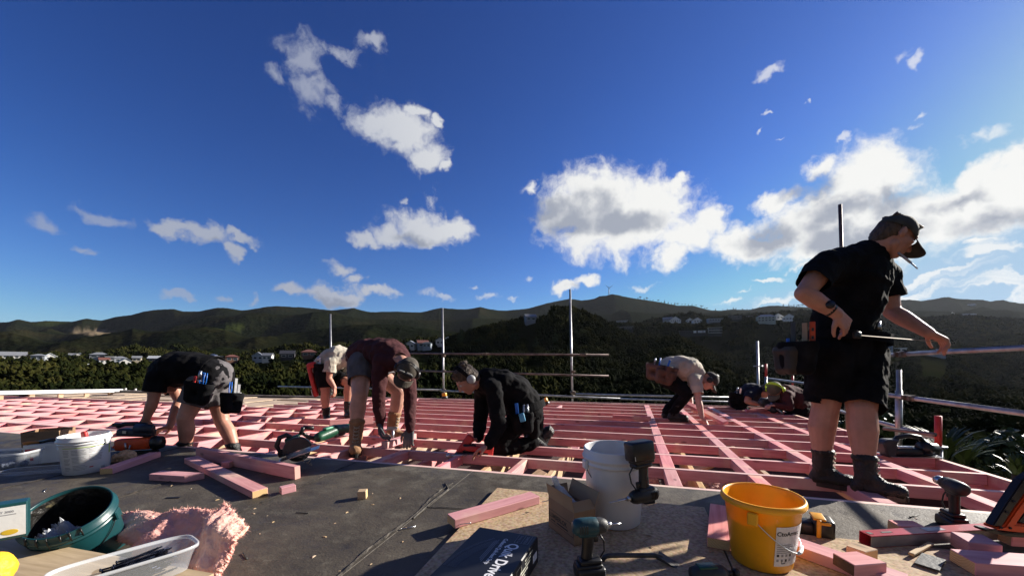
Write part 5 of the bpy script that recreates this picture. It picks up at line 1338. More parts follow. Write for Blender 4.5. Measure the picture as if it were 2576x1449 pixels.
def person(label, J, skin=SKIN, top=None, sleeve='short', legs='shorts', topm=BLACK, legm=BLACK, s=1.0, vox=.0075, bulk=1.0, hatm=None, hem=.25, hands=True, bare_feet=True, armk=1.0, legk=1.0, hood=False, torso_k=1.25, loose=.018, cloth_disp=.02, shortlen=.75, group=None, eye=False, hipk=1.0, cuff=False):
    """J: joints in world space. Arms sides are 'a' and 'b'; each has shoulder, elbow, wrist, hand direction, palm normal, thumb side."""
    root = thing('person', label, 'person', J['base'], group)
    sh = (J['sha'] - J['shb']); side = sh.normalized(); hp = J['hipa'] - J['hipb']; hside = hp.normalized()
    sk = Sk()
    head(sk, J['head'], J['hf'], J['hu'], s)
    f, u, r, fr = headframe(J['hf'], J['hu'])
    nk = J['neck']; sk.cap(nk, .066*s, J['head'] - u*.05*s - f*.02*s, .058*s)
    sp = J['spine']        # list of (point, r) from neck downwards
    T = [(p, rr*s*bulk) for p, rr in sp]
    for (p, rr), (q, rq) in zip(T, T[1:]): sk.cap(p, rr*.86, q, rq*.86, side, torso_k)
    sk.cap(J['sha'], .062*s, nk, .06*s); sk.cap(J['shb'], .062*s, nk, .06*s)
    for a in 'ab':
        S, E, W = J['sh'+a], J['el'+a], J['wr'+a]
        sk.cap(S, .060*s*armk, S.lerp(E, .45), .053*s*armk); sk.cap(S.lerp(E, .45), .053*s*armk, E, .042*s*armk)
        sk.cap(E, .043*s*armk, E.lerp(W, .3), .045*s*armk); sk.cap(E.lerp(W, .3), .045*s*armk, W, .029*s*armk)
        if hands:
            d, nm, th, cu = J['hand'+a]; hand(sk, W, d, nm, th, cu, s*1.05)
    for a in 'ab':
        H, K, A_ = J['hip'+a], J['kn'+a], J['an'+a]
        sk.cap(H, .095*s*legk, K, .062*s*legk); back = J.get('calf'+a, V3((0, 0, 0)))
        c1 = K.lerp(A_, .32) + back*.02
        sk.cap(K, .060*s*legk, c1, .063*s*legk); sk.cap(c1, .063*s*legk, A_, .036*s)
    sk.cap(J['hipa'], .09*s, J['hipb'], .09*s)
    sk.build('body', skin, root, vox=vox*.8, smooth=2)
    # shirt
    if topm:
        sk = Sk(); lo = loose
        for (p, rr), (q, rq) in zip(T, T[1:]): sk.cap(p, rr + lo*.4, q, rq + lo, side, torso_k)
        cuts = []
        for a in 'ab':
            S, E, W = J['sh'+a], J['el'+a], J['wr'+a]
            sk.cap(S, .070*s*armk + lo*.4, sp[1][0].lerp(S, .45), .095*s)
            sk.cap(S, .072*s*armk + lo*.3, nk.lerp(sp[1][0], .12), .082*s)
            if sleeve == 'short':
                e = S.lerp(E, .72); sk.cap(S, .069*s*armk + lo*.5, e, .066*s*armk + lo*.9); cuts.append((S.lerp(E, .62), E - S, .13*s))
            else:
                sk.cap(S, .068*s*armk + lo*.4, E, .055*s*armk + lo*.4); sk.cap(E, .055*s*armk + lo*.4, W.lerp(E, .12), .042*s*armk + lo*.3); sk.cap(W.lerp(E, .12), .044*s*armk + lo*.3, W, .036*s*armk + lo*.2)
        if hood:
            bk = J['hoodv']
            sk.cap(nk + side*.075*s, .045*s, nk + bk*.05*s, .055*s); sk.cap(nk - side*.075*s, .045*s, nk + bk*.05*s, .055*s); sk.cap(nk + bk*.04*s, .06*s, nk + bk*.09*s - u*.02, .045*s)
        sk.build('shirt' if not hood else 'hoodie', topm, root, vox=vox, smooth=4, disp=cloth_disp, dscale=.085, cuts=cuts + ([(nk + u*.035*s, u, .10*s)] if not hood else []), thick=.004)
    # trousers / shorts
    sk = Sk(); cuts = []
    sk.cap(J['hipa'], .128*s*hipk, J['hipb'], .128*s*hipk); sk.cap(sp[-1][0], T[-1][1]*1.03 + .02, (J['hipa'] + J['hipb'])/2, .14*s, side, 1.15)
    for a in 'ab':
        H, K, A_ = J['hip'+a], J['kn'+a], J['an'+a]
        if legs == 'shorts':
            sl_ = shortlen if isinstance(shortlen, (int, float)) else shortlen['ab'.index(a)]; sk.cap(H, max(.122*s*hipk, .095*s*legk + .022), H.lerp(K, sl_ + .04), .104*s*legk*hipk); cuts.append((H.lerp(K, sl_), K - H, .225*s*hipk))
        else:
            sk.cap(H, .118*s*hipk, K, .080*s*legk); sk.cap(K, .080*s*legk, K.lerp(A_, .35), .076*s*legk); sk.cap(K.lerp(A_, .35), .076*s*legk, A_, .062*s)
    sk.build('shorts' if legs == 'shorts' else 'trousers', legm, root, vox=vox, smooth=4, disp=cloth_disp, dscale=.08, cuts=cuts, thick=.004)
    if eye: eyes(J['head'], J['hf'], J['hu'], root, s)
    return root
def sock(root, a, b_, r, m):
    o = Sk().cap(a, r, b_, r*1.12).build('sock', m, root, vox=.006, smooth=2, disp=.004, dscale=.02)

# ---- the standing worker reading his tape ----
A = zoomer(2900, 780, 2.5425); B = zoomer(2900, 1250, 2.0702)
HC = A(1222, 292, 2.60); HFv = V3((.78, -.12, -.64)); HUv = V3((.60, .0, .75))
J = dict(base=P(2140, 1222), head=HC, hf=HFv, hu=HUv, neck=A(985, 440, 2.64),
  spine=[(A(940, 500, 2.66), .10), (A(850, 680, 2.68), .165), (A(790, 900, 2.70), .16), (A(720, 1120, 2.71), .145), (B(620, 110, 2.71), .128)],
  sha=A(560, 570, 2.54), shb=A(1120, 660, 2.86), ela=A(350, 835, 2.46), elb=A(1195, 1010, 2.84), wra=A(665, 1030, 2.43), wrb=A(1545, 1215, 2.62),
  handa=(A(800, 1180, 2.43) - A(665, 1030, 2.43), V3((.4, .5, -.6)), -1, .95), handb=(A(1720, 1300, 2.60) - A(1545, 1215, 2.62), V3((-.1, .1, -1)), 1, .85),
  hipa=B(490, 190, 2.68), hipb=B(735, 200, 2.72), kna=B(455, 590, 2.70), knb=B(735, 610, 2.56), ana=B(425, 1075, 2.73), anb=B(765, 1140, 2.50),
  calfa=V3((-.6, .3, 0)), calfb=V3((.2, .3, 0)))
p8 = person('tall standing worker in black cap, tee and shorts pulling a tape measure', J, topm=BLACK, legm=BLACK, s=1.08, vox=.0072, armk=1.12, legk=1.2, torso_k=1.05, loose=.016, shortlen=(.92, 1.0), eye=True, hipk=.90, cloth_disp=.028)
cap8 = cap_hat(HC, HFv, HUv, p8, mat('faded cap', (.05, .05, .045), .85, var=.2, scale=20, bump=.3, bscale=120), 1.10, 1.15)
hair(HC - HUv*.030 - HFv*.016, HFv, HUv, p8, .97, 1.0)
gl = MB(xyz(HFv, HUv, HC + HFv.normalized()*.06 + HUv.normalized()*.115)).m(STEEL); gl.box((0, 0, 0), (.05, .10, .006), bev=.002); gl.build('sunglasses', p8)
for q, (an, tv, kn) in enumerate(((J['ana'], V3((.72, -.62, 0)), J['kna']), (J['anb'], V3((.78, -.60, 0)), J['knb']))):
    up = (kn - an).normalized()
    sock(p8, an + up*.09, an + up*.185, .046, mat('dark sock', (.03, .035, .045), .9, var=.2))
    boot(p8, an, tv, up, LEATHER, 1.02, lace=True, shaft=.115, wide=1.04)
bc = B(635, 60, 2.71)
belt(p8, bc, (.12, .02, 1), J['hipa'] - J['hipb'], .235, .20, BLACK, .06)
pouch(p8, B(235, 195, 2.55), (-.9, -.4, 0), (0, 0, 1), BLACK, (.17, .13, .24), [(DARKG, 'bar', .18, -.3), (mat('tan wood', (.32, .22, .13), .6), 'bar', .17, .5)])
pouch(p8, B(160, 215, 2.60), (-1, -.1, 0), (0, 0, 1), mat('brown black leather', (.022, .017, .012), .6, var=.3, scale=12, bump=.3), (.14, .12, .20), [(BLUEP, 'round', .10, 0)])
MB(xyz(V3((0, 0, 1)), V3((-.5, -1, 0)), B(350, 15, 2.50))).m(ORANGE).box((0, 0, 0), (.14, .03, .02), bev=.004).m(BPL).box((.02, 0, .012), (.02, .012, .004)).box((-.03, 0, .012), (.02, .012, .004)).build('square_marker', p8)
pouch(p8, B(860, 100, 2.62), (.8, -.5, 0), (0, 0, 1), BLACK, (.12, .09, .15), [(STEEL, 'grip', .12, -.4), (STEEL, 'grip', .11, .4)])
# watch
wv = (J['ela'] - J['wra']).normalized(); wc = J['wra'] + wv*.045
b = MB().m(BPL); b.cyl(wc - wv*.014, wc + wv*.014, .040, n=18); b.cyl(wc + V3((-.03, -.035, .02)) , wc + V3((-.036, -.05, .028)), .024, n=16); b.build('watch', p8)
# white streaks of paint on shorts, small chest logo (thin raised patches on the cloth)
pen = thing('carpenter_pencil', 'pale pencil held in the mouth of the standing worker', 'pencil', A(1262, 448, 2.56))
MB().m(mat('pencil paint', (.45, .42, .40), .5)).cyl(A(1248, 440, 2.565), A(1375, 540, 2.50), .0075, n=8).m(WHITE).cyl(A(1375, 540, 2.50), A(1440, 598, 2.46), .005, .004, n=8).build('shaft', pen)
tape = thing('tape_measure', 'tape measure stretched between the hands of the standing worker', 'tape measure', A(880, 1240, 2.42))
TAPEM = mat('tape blade', (.34, .20, .07), .6)
tb = MB().m(TAPEM); a_, b_ = A(885, 1238, 2.42), A(1640, 1298, 2.58); T = xyz(b_ - a_, V3((0, -.6, 1)), (a_ + b_)/2); tb.T = T; tb.box((0, 0, 0), ((b_ - a_).length, .010, .0012)); tb.build('blade', tape)
MB(xyz(b_ - a_, V3((0, 0, 1)), A(860, 1235, 2.43))).m(BPL).box((0, 0, 0), (.045, .03, .045), bev=.010, seg=2).build('case', tape)

# ---- left worker bending over his saw ----
C = zoomer(0, 1250, 2.576)
HC = C(1640, 490, 4.02); HFv = V3((-.55, -.1, -.75)); HUv = V3((-.75, -.1, .45))
J = dict(base=P(530, 1130), head=C(1625, 500, 4.05), hf=V3((-.2, -.2, -.95)), hu=V3((-.95, 0, .1)), neck=C(1680, 400, 4.05),
  spine=[(C(1620, 385, 4.02), .12), (C(1720, 375, 4.02), .165), (C(1880, 370, 4.02), .155), (C(2000, 385, 4.02), .14), (C(2090, 430, 4.02), .14)],
  sha=C(1530, 450, 3.86), shb=C(1640, 440, 4.2), ela=C(1490, 680, 3.84), elb=C(1745, 680, 4.16), wra=C(1425, 850, 3.84), wrb=C(1650, 935, 4.0),
  handa=(V3((-.35, -.1, -1)), V3((-.3, .9, 0)), 1, .75), handb=(V3((-1, -.1, -.25)), V3((0, -.2, -1)), -1, .45),
  hipa=C(2080, 500, 4.12), hipb=C(1960, 530, 3.92), kna=C(2160, 880, 4.10), knb=C(1800, 850, 3.82), ana=C(2310, 1215, 4.06), anb=C(1800, 1200, 3.90),
  calfa=V3((.8, 0, 0)), calfb=V3((.8, 0, 0)))
p1 = person('worker in black tee and grey shorts bent double over an orange nail gun', J, topm=BLACK, legm=GREYC, s=1.0, vox=.0085, armk=1.1, legk=1.12, torso_k=1.25, shortlen=.62, hipk=1.06, loose=.022)
hair(J['head'], J['hf'], J['hu'], p1, .98)
belt(p1, C(2045, 410, 4.02), (-.9, 0, .25), J['hipa'] - J['hipb'], .19, .175, BLACK, .07)
pouch(p1, C(1925, 590, 3.74), (0, -1, 0), (.2, 0, 1), BLACK, (.20, .13, .24), [(BLUEP, 'plier', .15, .1), (BLUEP, 'plier', .15, .45), (REDP, 'round', .10, -.5), (STEEL, 'grip', .16, -.1)])
pouch(p1, C(2255, 690, 3.95), (.9, -.3, 0), (.3, 0, 1), BLACK, (.17, .12, .24), [(STEEL, 'bar', .20, .3), (BLUEP, 'plier', .16, -.3), (STEEL, 'bar', .14, .7)])
for an, kn in ((J['ana'], J['kna']), (J['anb'], J['knb'])): boot(p1, an, V3((-.9, -.3, 0)), (kn - an), LEATHER, 1.0)

# ---- cream shirt behind, bending with a red nail gun on his hip ----
D = zoomer(900, 1250, 2.8975)
J = dict(base=P(835, 1050), head=D(1290, 260, 6.2), hf=V3((.3, -.2, -.9)), hu=V3((.9, 0, -.1)), neck=D(1230, 270, 6.2),
  spine=[(D(1190, 290, 6.2), .12), (D(1110, 290, 6.2), .165), (D(1030, 320, 6.2), .155), (D(960, 380, 6.2), .145), (D(920, 430, 6.2), .14)],
  sha=D(1010, 345, 5.98), shb=D(1190, 350, 6.4), ela=D(990, 520, 5.96), elb=D(1235, 520, 6.4), wra=D(1055, 620, 5.95), wrb=D(1250, 650, 6.3),
  handa=(V3((.1, -.1, -1)), V3((-.3, 0, 0)), 1, .7), handb=(V3((.2, 0, -1)), V3((-.3, 0, 0)), -1, .6),
  hipa=D(940, 480, 6.02), hipb=D(1030, 490, 6.35), kna=D(955, 660, 6.0), knb=D(1215, 570, 6.1), ana=D(965, 930, 6.12), anb=D(1198, 870, 6.15),
  calfa=V3((-.5, 0, 0)), calfb=V3((-.5, 0, 0)))
p2 = person('bending worker in cream tee and black shorts, red nail gun hung behind', J, topm=CREAM, legm=BLACK, s=1.0, vox=.010, armk=1.05, legk=1.05, shortlen=.8, loose=.03, cloth_disp=.035)
hair(J['head'], J['hf'], J['hu'], p2, 1.0)
belt(p2, D(935, 410, 6.2), (-.5, 0, .8), J['hipa'] - J['hipb'], .19, .175, BLACK, .07)
pouch(p2, D(880, 420, 5.98), (-.6, -.8, 0), (0, 0, 1), BLACK, (.17, .12, .22), [(STEEL, 'grip', .16, 0), (WHITE, 'bar', .14, .5)])
for an, kn in ((J['ana'], J['kna']), (J['anb'], J['knb'])): boot(p2, an, V3((.5, -.7, 0)), (kn - an), LEATHER, 1.0)

# ---- maroon hoodie bent over with grey gloves ----
J = dict(base=P(960, 1120), head=D(1850, 440, 3.72), hf=V3((-.25, -.55, -.80)), hu=V3((.25, -.75, .25)), neck=D(1790, 340, 3.85),
  spine=[(D(1740, 300, 3.95), .12), (D(1660, 270, 4.05), .165), (D(1550, 245, 4.15), .155), (D(1440, 240, 4.22), .15), (D(1370, 280, 4.28), .145)],
  sha=D(1560, 350, 3.86), shb=D(1850, 400, 4.05), ela=D(1535, 690, 3.80), elb=D(1885, 740, 4.0), wra=D(1555, 1010, 3.84), wrb=D(1880, 1080, 3.86),
  handa=(V3((.15, -.2, -1)), V3((1, 0, 0)), 1, .85), handb=(V3((-.1, -.3, -1)), V3((0, .9, -.3)), -1, .6),
  hipa=D(1350, 370, 4.08), hipb=D(1440, 370, 4.42), kna=D(1330, 700, 3.86), knb=D(1755, 660, 4.38), ana=D(1283, 1190, 3.80), anb=D(1685, 1070, 4.42),
  calfa=V3((-.5, .4, 0)), calfb=V3((.3, .4, 0)))
p3 = person('worker in maroon hoodie and grey gloves doubled over with cap hanging down', J, topm=MAROON, legm=GREYC, sleeve='long', s=1.03, vox=.0085, armk=1.05, legk=1.18, shortlen=.6, loose=.014, cloth_disp=.03, hands=True, skin=SKIN2, bulk=.92)
capm = mat('olive cap', (.075, .062, .046), .85, var=.2, scale=18, bump=.3, bscale=120)
cap_hat(J['head'], J['hf'], J['hu'], p3, capm, 1.08, .9)
muffs(J['head'] - J['hu']*.01, J['hf'], J['hu'], p3, BPL, s=1.05)
f, u, r, fr = headframe(J['hf'], J['hu']); g0 = J['head'] + u*.085 + f*.075
b = MB(xyz(r, u + f*.7, g0)).m(BPL); b.box((0, 0, .012), (.15, .03, .05), bev=.01, seg=2); b.m(mat('lens', (.25, .24, .22), .1)); b.box((-.035, -.012, .02), (.055, .02, .034), bev=.006); b.box((.035, -.012, .02), (.055, .02, .034), bev=.006); b.build('goggles', p3)
GLOVE = mat('grey glove', (.10, .11, .115), .85, var=.2, bump=.3, bscale=140)
for a in 'ab':
    sk = Sk(); d, nm, th, cu = J['hand'+a]; hand(sk, J['wr'+a] , d, nm, th, cu, 1.22); sk.cap(J['wr'+a].lerp(J['el'+a], .10), .042, J['wr'+a], .036); sk.build('glove', GLOVE, p3, vox=.0058, smooth=1)
for an, kn, tv in ((J['ana'], J['kna'], V3((.35, -.9, 0))), (J['anb'], J['knb'], V3((.85, -.45, 0)))):
    up = (kn - an).normalized(); sock(p3, an + up*.14, an + up*.27, .050, SOCK); boot(p3, an, tv, up, TANL, 1.12, lace=True, shaft=.15)
# chest print across the back of the hoodie: angled white bar and fine ticks
PR = mat('white print', (.7, .7, .7), .7, var=.03)
def decal(parent, pts3, m=PR, w=.012, name='print'):
    b = MB().m(m); b.tube(pts3, w, 6); return b.build(name, parent)

# ---- kneeling worker in black hoodie with grey ear muffs ----
E = zoomer(1600, 1250, 2.415)
HC = E(395, 445, 3.62)
J = dict(base=P(1240, 1140), head=HC, hf=V3((-.62, -.25, -.72)), hu=V3((-.66, -.18, .62)), neck=E(530, 475, 3.70),
  spine=[(E(590, 450, 3.74), .12), (E(700, 500, 3.76), .165), (E(820, 560, 3.80), .17), (E(900, 640, 3.84), .155), (E(935, 730, 3.88), .15)],
  sha=E(640, 520, 3.56), shb=E(540, 560, 3.95), ela=E(690, 850, 3.50), elb=E(520, 830, 3.9), wra=E(590, 1045, 3.44), wrb=E(500, 985, 3.72),
  handa=(V3((-.9, -.1, -.42)), V3((.1, -.15, -1)), 1, .45), handb=(V3((-1, -.2, -.1)), V3((0, -.1, -1)), -1, .9),
  hipa=E(900, 780, 3.78), hipb=E(960, 790, 4.02), kna=E(640, 1075, 3.66), knb=E(1040, 1045, 3.98), ana=E(1000, 1030, 3.85), anb=E(1105, 960, 4.15),
  hoodv=V3((.75, .1, .55)))
p4 = person('kneeling worker in black hoodie with grey earmuffs over tousled brown hair', J, topm=BLACK, legm=BLACK, sleeve='long', legs='trousers', s=1.03, vox=.0085, hood=True, loose=.02, armk=1.05, cloth_disp=.03, eye=True, bulk=.88)
hair(HC, J['hf'], J['hu'], p4, 1.06)
muffs(HC, J['hf'], J['hu'], p4, mat('grey muff', (.38, .38, .38), .4), BLACK, 1.12)
belt(p4, E(925, 690, 3.86), (-.25, 0, 1), J['hipa'] - J['hipb'], .215, .19, BLACK, .07)
pouch(p4, E(905, 830, 3.58), (0, -1, 0), (-.1, 0, 1), BLACK, (.16, .11, .22), [(BLUEP, 'bar', .14, -.5), (STEEL, 'round', .12, .3), (STEEL, 'round', .12, .7)])
pouch(p4, E(1030, 860, 3.85), (.9, -.4, 0), (-.1, 0, 1), BLACK, (.18, .12, .25), [(STEEL, 'bar', .2, .4), (WHITE, 'grip', .16, -.3), (TANL, 'bar', .14, .7)])
MB(xyz(V3((.25, -.1, -1)), V3((0, -1, 0)), E(900, 790, 3.50))).m(mat('light blue', (.10, .38, .60), .5)).box((0, 0, 0), (.075, .05, .02), bev=.008, seg=2).build('blue_block', p4)
boot(p4, E(1080, 985, 4.0), V3((-.2, -.4, -.9)), V3((.5, .2, .5)), LEATHER, 1.0, shaft=.10); boot(p4, E(1040, 1030, 3.92), V3((.9, .1, -.1)), V3((-.6, 0, .5)), LEATHER, 1.0, shaft=.08)

# ---- crouching worker in cream shirt ----
G = zoomer(2300, 1250, 2.635)
HC = G(1000, 500, 5.62)
J = dict(base=P(1690, 1056), head=HC, hf=V3((.45, -.25, -.85)), hu=V3((.85, -.1, .40)), neck=G(915, 450, 5.72),
  spine=[(G(880, 430, 5.74), .115), (G(810, 390, 5.78), .16), (G(710, 360, 5.82), .155), (G(620, 370, 5.86), .15), (G(580, 420, 5.88), .145)],
  sha=G(865, 510, 5.55), shb=G(850, 520, 5.98), ela=G(895, 700, 5.45), elb=G(800, 640, 5.95), wra=G(930, 865, 5.36), wrb=G(822, 725, 5.85),
  handa=(V3((.62, -.2, -.75)), V3((0, .2, -1)), 1, .35), handb=(V3((.2, 0, -1)), V3((1, 0, 0)), -1, .8),
  hipa=G(590, 480, 5.76), hipb=G(610, 480, 6.02), kna=G(790, 620, 5.55), knb=G(740, 620, 6.0), ana=G(640, 815, 5.66), anb=G(575, 800, 5.90))
p5 = person('crouching worker in cream shirt and dark cap reaching down to a joist', J, topm=CREAM, legm=BLACK, legs='trousers', s=1.0, vox=.0095, loose=.022, cloth_disp=.03, skin=SKIN2)
cap_hat(HC, J['hf'], J['hu'], p5, mat('dark cap', (.035, .03, .028), .8, var=.2), 1.06, 1.0); muffs(HC, J['hf'], J['hu'], p5, BPL, s=1.05)
for an, kn, tv in ((J['ana'], J['kna'], V3((.9, -.35, -.1))), (J['anb'], J['knb'], V3((.9, -.3, 0)))): boot(p5, an, tv, (kn - an), LEATHER, 1.05)
belt(p5, G(590, 410, 5.87), (-.7, 0, .5), J['hipa'] - J['hipb'], .20, .18, BROWNL, .07)
pouch(p5, G(470, 400, 5.74), (-.8, -.6, 0), (.3, 0, 1), BROWNL, (.26, .16, .26), [(BLUEP, 'round', .16, .3), (STEEL, 'grip', .14, -.3)])
pouch(p5, G(560, 450, 5.60), (-.2, -1, 0), (.3, 0, 1), BROWNL, (.22, .14, .22), [(BLUEP, 'bar', .20, 0), (TANL, 'bar', .12, .5)])
pouch(p5, G(620, 420, 5.58), (.2, -1, 0), (.2, 0, 1), BROWNL, (.15, .10, .22), [])

# ---- two workers low at the far right corner ----
J = dict(base=P(1890, 1045), head=G(1570, 600, 6.9), hf=V3((.25, -.45, -.75)), hu=V3((.75, -.3, .6)), neck=G(1500, 590, 7.0),
  spine=[(G(1470, 595, 7.0), .115), (G(1420, 610, 7.05), .16), (G(1370, 640, 7.1), .15), (G(1320, 665, 7.15), .14), (G(1290, 690, 7.2), .14)],
  sha=G(1400, 640, 6.85), shb=G(1480, 640, 7.3), ela=G(1375, 700, 6.8), elb=G(1470, 720, 7.3), wra=G(1500, 730, 6.75), wrb=G(1540, 720, 7.1),
  handa=(V3((.9, -.1, 0)), V3((0, 0, -1)), 1, .8), handb=(V3((.9, -.1, 0)), V3((0, 0, -1)), -1, .8),
  hipa=G(1280, 700, 7.1), hipb=G(1270, 700, 7.35), kna=G(1340, 780, 7.0), knb=G(1350, 780, 7.3), ana=G(1250, 850, 7.1), anb=G(1240, 850, 7.4))
p6 = person('worker in navy tee crouched low with arms braced at the far corner', J, topm=NAVY, legm=BLACK, legs='trousers', s=1.0, vox=.011)
hair(J['head'], J['hf'], J['hu'], p6, 1.04); muffs(J['head'], J['hf'], J['hu'], p6, BPL, s=1.05)
pouch(p6, G(1270, 660, 7.0), (-.6, -.6, 0), (.2, 0, 1), BLACK, (.2, .13, .2), [(STEEL, 'grip', .14, 0), (STEEL, 'bar', .14, .5)])
for an, kn in ((J['ana'], J['kna']), (J['anb'], J['knb'])): boot(p6, an, V3((.9, -.3, 0)), (kn - an), LEATHER, 1.0)
J = dict(base=P(1985, 1045), head=G(1655, 590, 6.35), hf=V3((-.45, -.30, -.75)), hu=V3((-.40, -.25, .85)), neck=G(1735, 610, 6.42),
  spine=[(G(1770, 615, 6.45), .12), (G(1820, 650, 6.5), .165), (G(1860, 690, 6.55), .155), (G(1890, 730, 6.6), .15), (G(1910, 770, 6.62), .145)],
  sha=G(1770, 640, 6.25), shb=G(1790, 640, 6.7), ela=G(1800, 760, 6.15), elb=G(1700, 700, 6.75), wra=G(1650, 740, 6.2), wrb=G(1620, 700, 6.6),
  handa=(V3((-.9, -.1, 0)), V3((0, 0, -1)), -1, .8), handb=(V3((-.9, -.1, .1)), V3((0, 0, -1)), 1, .8),
  hipa=G(1905, 780, 6.5), hipb=G(1920, 780, 6.75), kna=G(1800, 850, 6.4), knb=G(1790, 860, 6.8), ana=G(1930, 880, 6.5), anb=G(1940, 880, 6.8))
p7 = person('worker in maroon shirt and olive cap wearing hi vis yellow earmuffs', J, topm=MAROON, legm=BLACK, sleeve='long', legs='trousers', s=1.0, vox=.010)
cap_hat(J['head'], J['hf'], J['hu'], p7, mat('grey olive cap', (.09, .085, .06), .85, var=.15), 1.12, 1.1); muffs(J['head'] + J['hu']*.01, J['hf'], J['hu'], p7, HIVIS, HIVIS, 1.22)
for an, kn in ((J['ana'], J['kna']), (J['anb'], J['knb'])): boot(p7, an, V3((-.9, -.3, 0)), (kn - an), LEATHER, 1.0)
# ------------------------------------------------------------------ offcuts on the deck
def offcut(label, a, b_, w=.09, h=.045, side=1, hz=0.0, ext=(0, 0), material=None, end=None, name='timber_offcut', cat='offcut', yawfix=None, group='timber offcuts lying on the deck', cut=0.0):
    """a, b_: pixel ends of the bottom edge nearest the viewer; the timber lies beyond that edge (side=1)"""
    A_, B_ = PD(*a, hz), PD(*b_, hz); d = (B_ - A_).normalized(); A_ = A_ - d*ext[0]; B_ = B_ + d*ext[1]; L = (B_ - A_).length
    y = DN.cross(d)*side; c = (A_ + B_)/2 + y*w/2 + DN*h/2
    mb = MB().m(material or PINK); mb.box((0, 0, 0), (L, w, h), bev=.0025); mb.m(end or PALEEND)
    for v in mb.bm.verts:
        if cut and v.co.x > 0: v.co.x += cut*v.co.y/w
    bmesh.ops.recalc_face_normals(mb.bm, faces=mb.bm.faces[:])
    for f in mb.bm.faces:
        if abs(f.normal.x) > .8: f.material_index = 1
    me = bpy.data.meshes.new(name); mb.bm.to_mesh(me); mb.bm.free()
    for x in mb.mats: me.materials.append(x)
    o = bpy.data.objects.new(name, me); COL.objects.link(o); o.matrix_world = M4(Matrix((d, DN.cross(d), DN)).transposed(), c)
    return props(o, label, cat, group)
offcut('pink offcut pointing away beside the left white bucket', (284, 1192), (405, 1149), side=1)
offcut('short wide pink offcut with a slanting pale end, left of the crossed planks', (375, 1208), (474, 1214), cut=.07)
offcut('long pink plank lying flat with a pale sawn end facing right', (463.7, 1165.6), (634.6, 1254.3))
offcut('long pink plank standing on edge behind the flat plank', (493, 1152), (741.5, 1207), w=.045, h=.092, end=PINKEND)
offcut('small pink block beside the pale end of the flat plank', (708, 1245), (745, 1236), w=.045, end=PINKEND)
offcut('tiny cube offcut alone in the middle of the membrane', (899, 1257), (921, 1255.5), w=.05, h=.05, material=PALE)
offcut('small block half hidden between the two crossed planks', (556, 1177), (577, 1177), w=.05, h=.045, end=PINKEND)
offcut('chunky pink post offcut with bent nails on the particle board', (1144.6, 1329.8), (1358, 1266.9), hz=.024, end=PALEEND)
offcut('pink block with a shaded end just left of the yellow bucket', (1838, 1387), (1836, 1294), w=.092, side=1, hz=.024)
offcut('pink timber running out to the right from behind the yellow bucket', (2020, 1405), (2175, 1462), hz=.024, ext=(.05, .1))
offcut('short block with pale top right of the yellow bucket', (2128, 1398), (2184, 1418), w=.07, hz=.024, material=PALE, cut=.02)
offcut('dark ended block at the bottom edge right of the yellow bucket', (2150, 1452), (2222, 1446), w=.09, hz=.06, end=BROWNL, cut=-.03)
offcut('shaded pink block behind the red spirit level', (2262, 1347), (2330, 1350), w=.07, hz=.024, material=PINK)
offcut('big pink block lying right of centre under the orange nailer', (2436, 1399), (2522, 1408), w=.10, h=.06, hz=.024, end=PINKEND)
offcut('sunlit timber with brown end at the bottom right corner', (2453, 1448), (2640, 1462), w=.11, h=.05, hz=.024, ext=(.0, .1))
offcut('pink timber at the right hand edge under the orange nailer', (2545, 1374), (2660, 1380), w=.09, hz=.024)
offcut('pale splinter board leaning behind the spirit level', (2300, 1400), (2350, 1372), w=.02, h=.012, hz=.03, material=PALE)
offcut('small pink end just left of the open carton', (1385, 1322), (1395, 1330), w=.06, h=.06, hz=.024, end=PINKEND)
# loose boards lying on the frame
def board(label, x0, y0, x1, y1, z=.0, w=.045, h=.09, name='loose_board', m=None):
    A_, B_ = P(x0, y0, z), P(x1, y1, z); d = (B_ - A_).normalized(); y = V3((0, 0, 1)).cross(d)
    mb = MB().m(m or PINK); L = (B_ - A_).length; mb.box((0, 0, 0), (L, w, h), bev=.0025)
    me = bpy.data.meshes.new(name); mb.bm.to_mesh(me); mb.bm.free(); me.materials.append(m or PINK)
    o = bpy.data.objects.new(name, me); COL.objects.link(o); o.matrix_world = M4(Matrix((d, y, V3((0, 0, 1)))).transposed(), (A_ + B_)/2 + V3((0, 0, h/2)) + y*w/2)
    return props(o, label, 'board')
board('pink board on edge behind the tan boots of the maroon hoodie', 830, 1075, 939, 1066)
board('raised pink board on edge across the middle joists', 1541, 1052, 1637, 1057, .0, .045, .05)
board('pink block held down by the grey gloved hands', 975, 1128, 1048, 1104, .002, .07, .06)
board('pink block next to the kneeling worker nail gun', 1178, 1100, 1202, 1098, .0, .06, .05)
board('loose pink block on the far right joists', 1879, 1037, 1970, 1036, .0, .06, .045)
q0, q1 = Q(1742, 1022, 5.7), Q(1802, 1052, 5.3)
mb = MB(xyz(q1 - q0, V3((0, -.6, 1)), (q0 + q1)/2)).m(PINK); mb.box((0, 0, 0), (.75, .09, .045), bev=.002); o = mb.build('held_board'); props(o, 'tilted pink timber held by the crouching worker in cream', 'board')

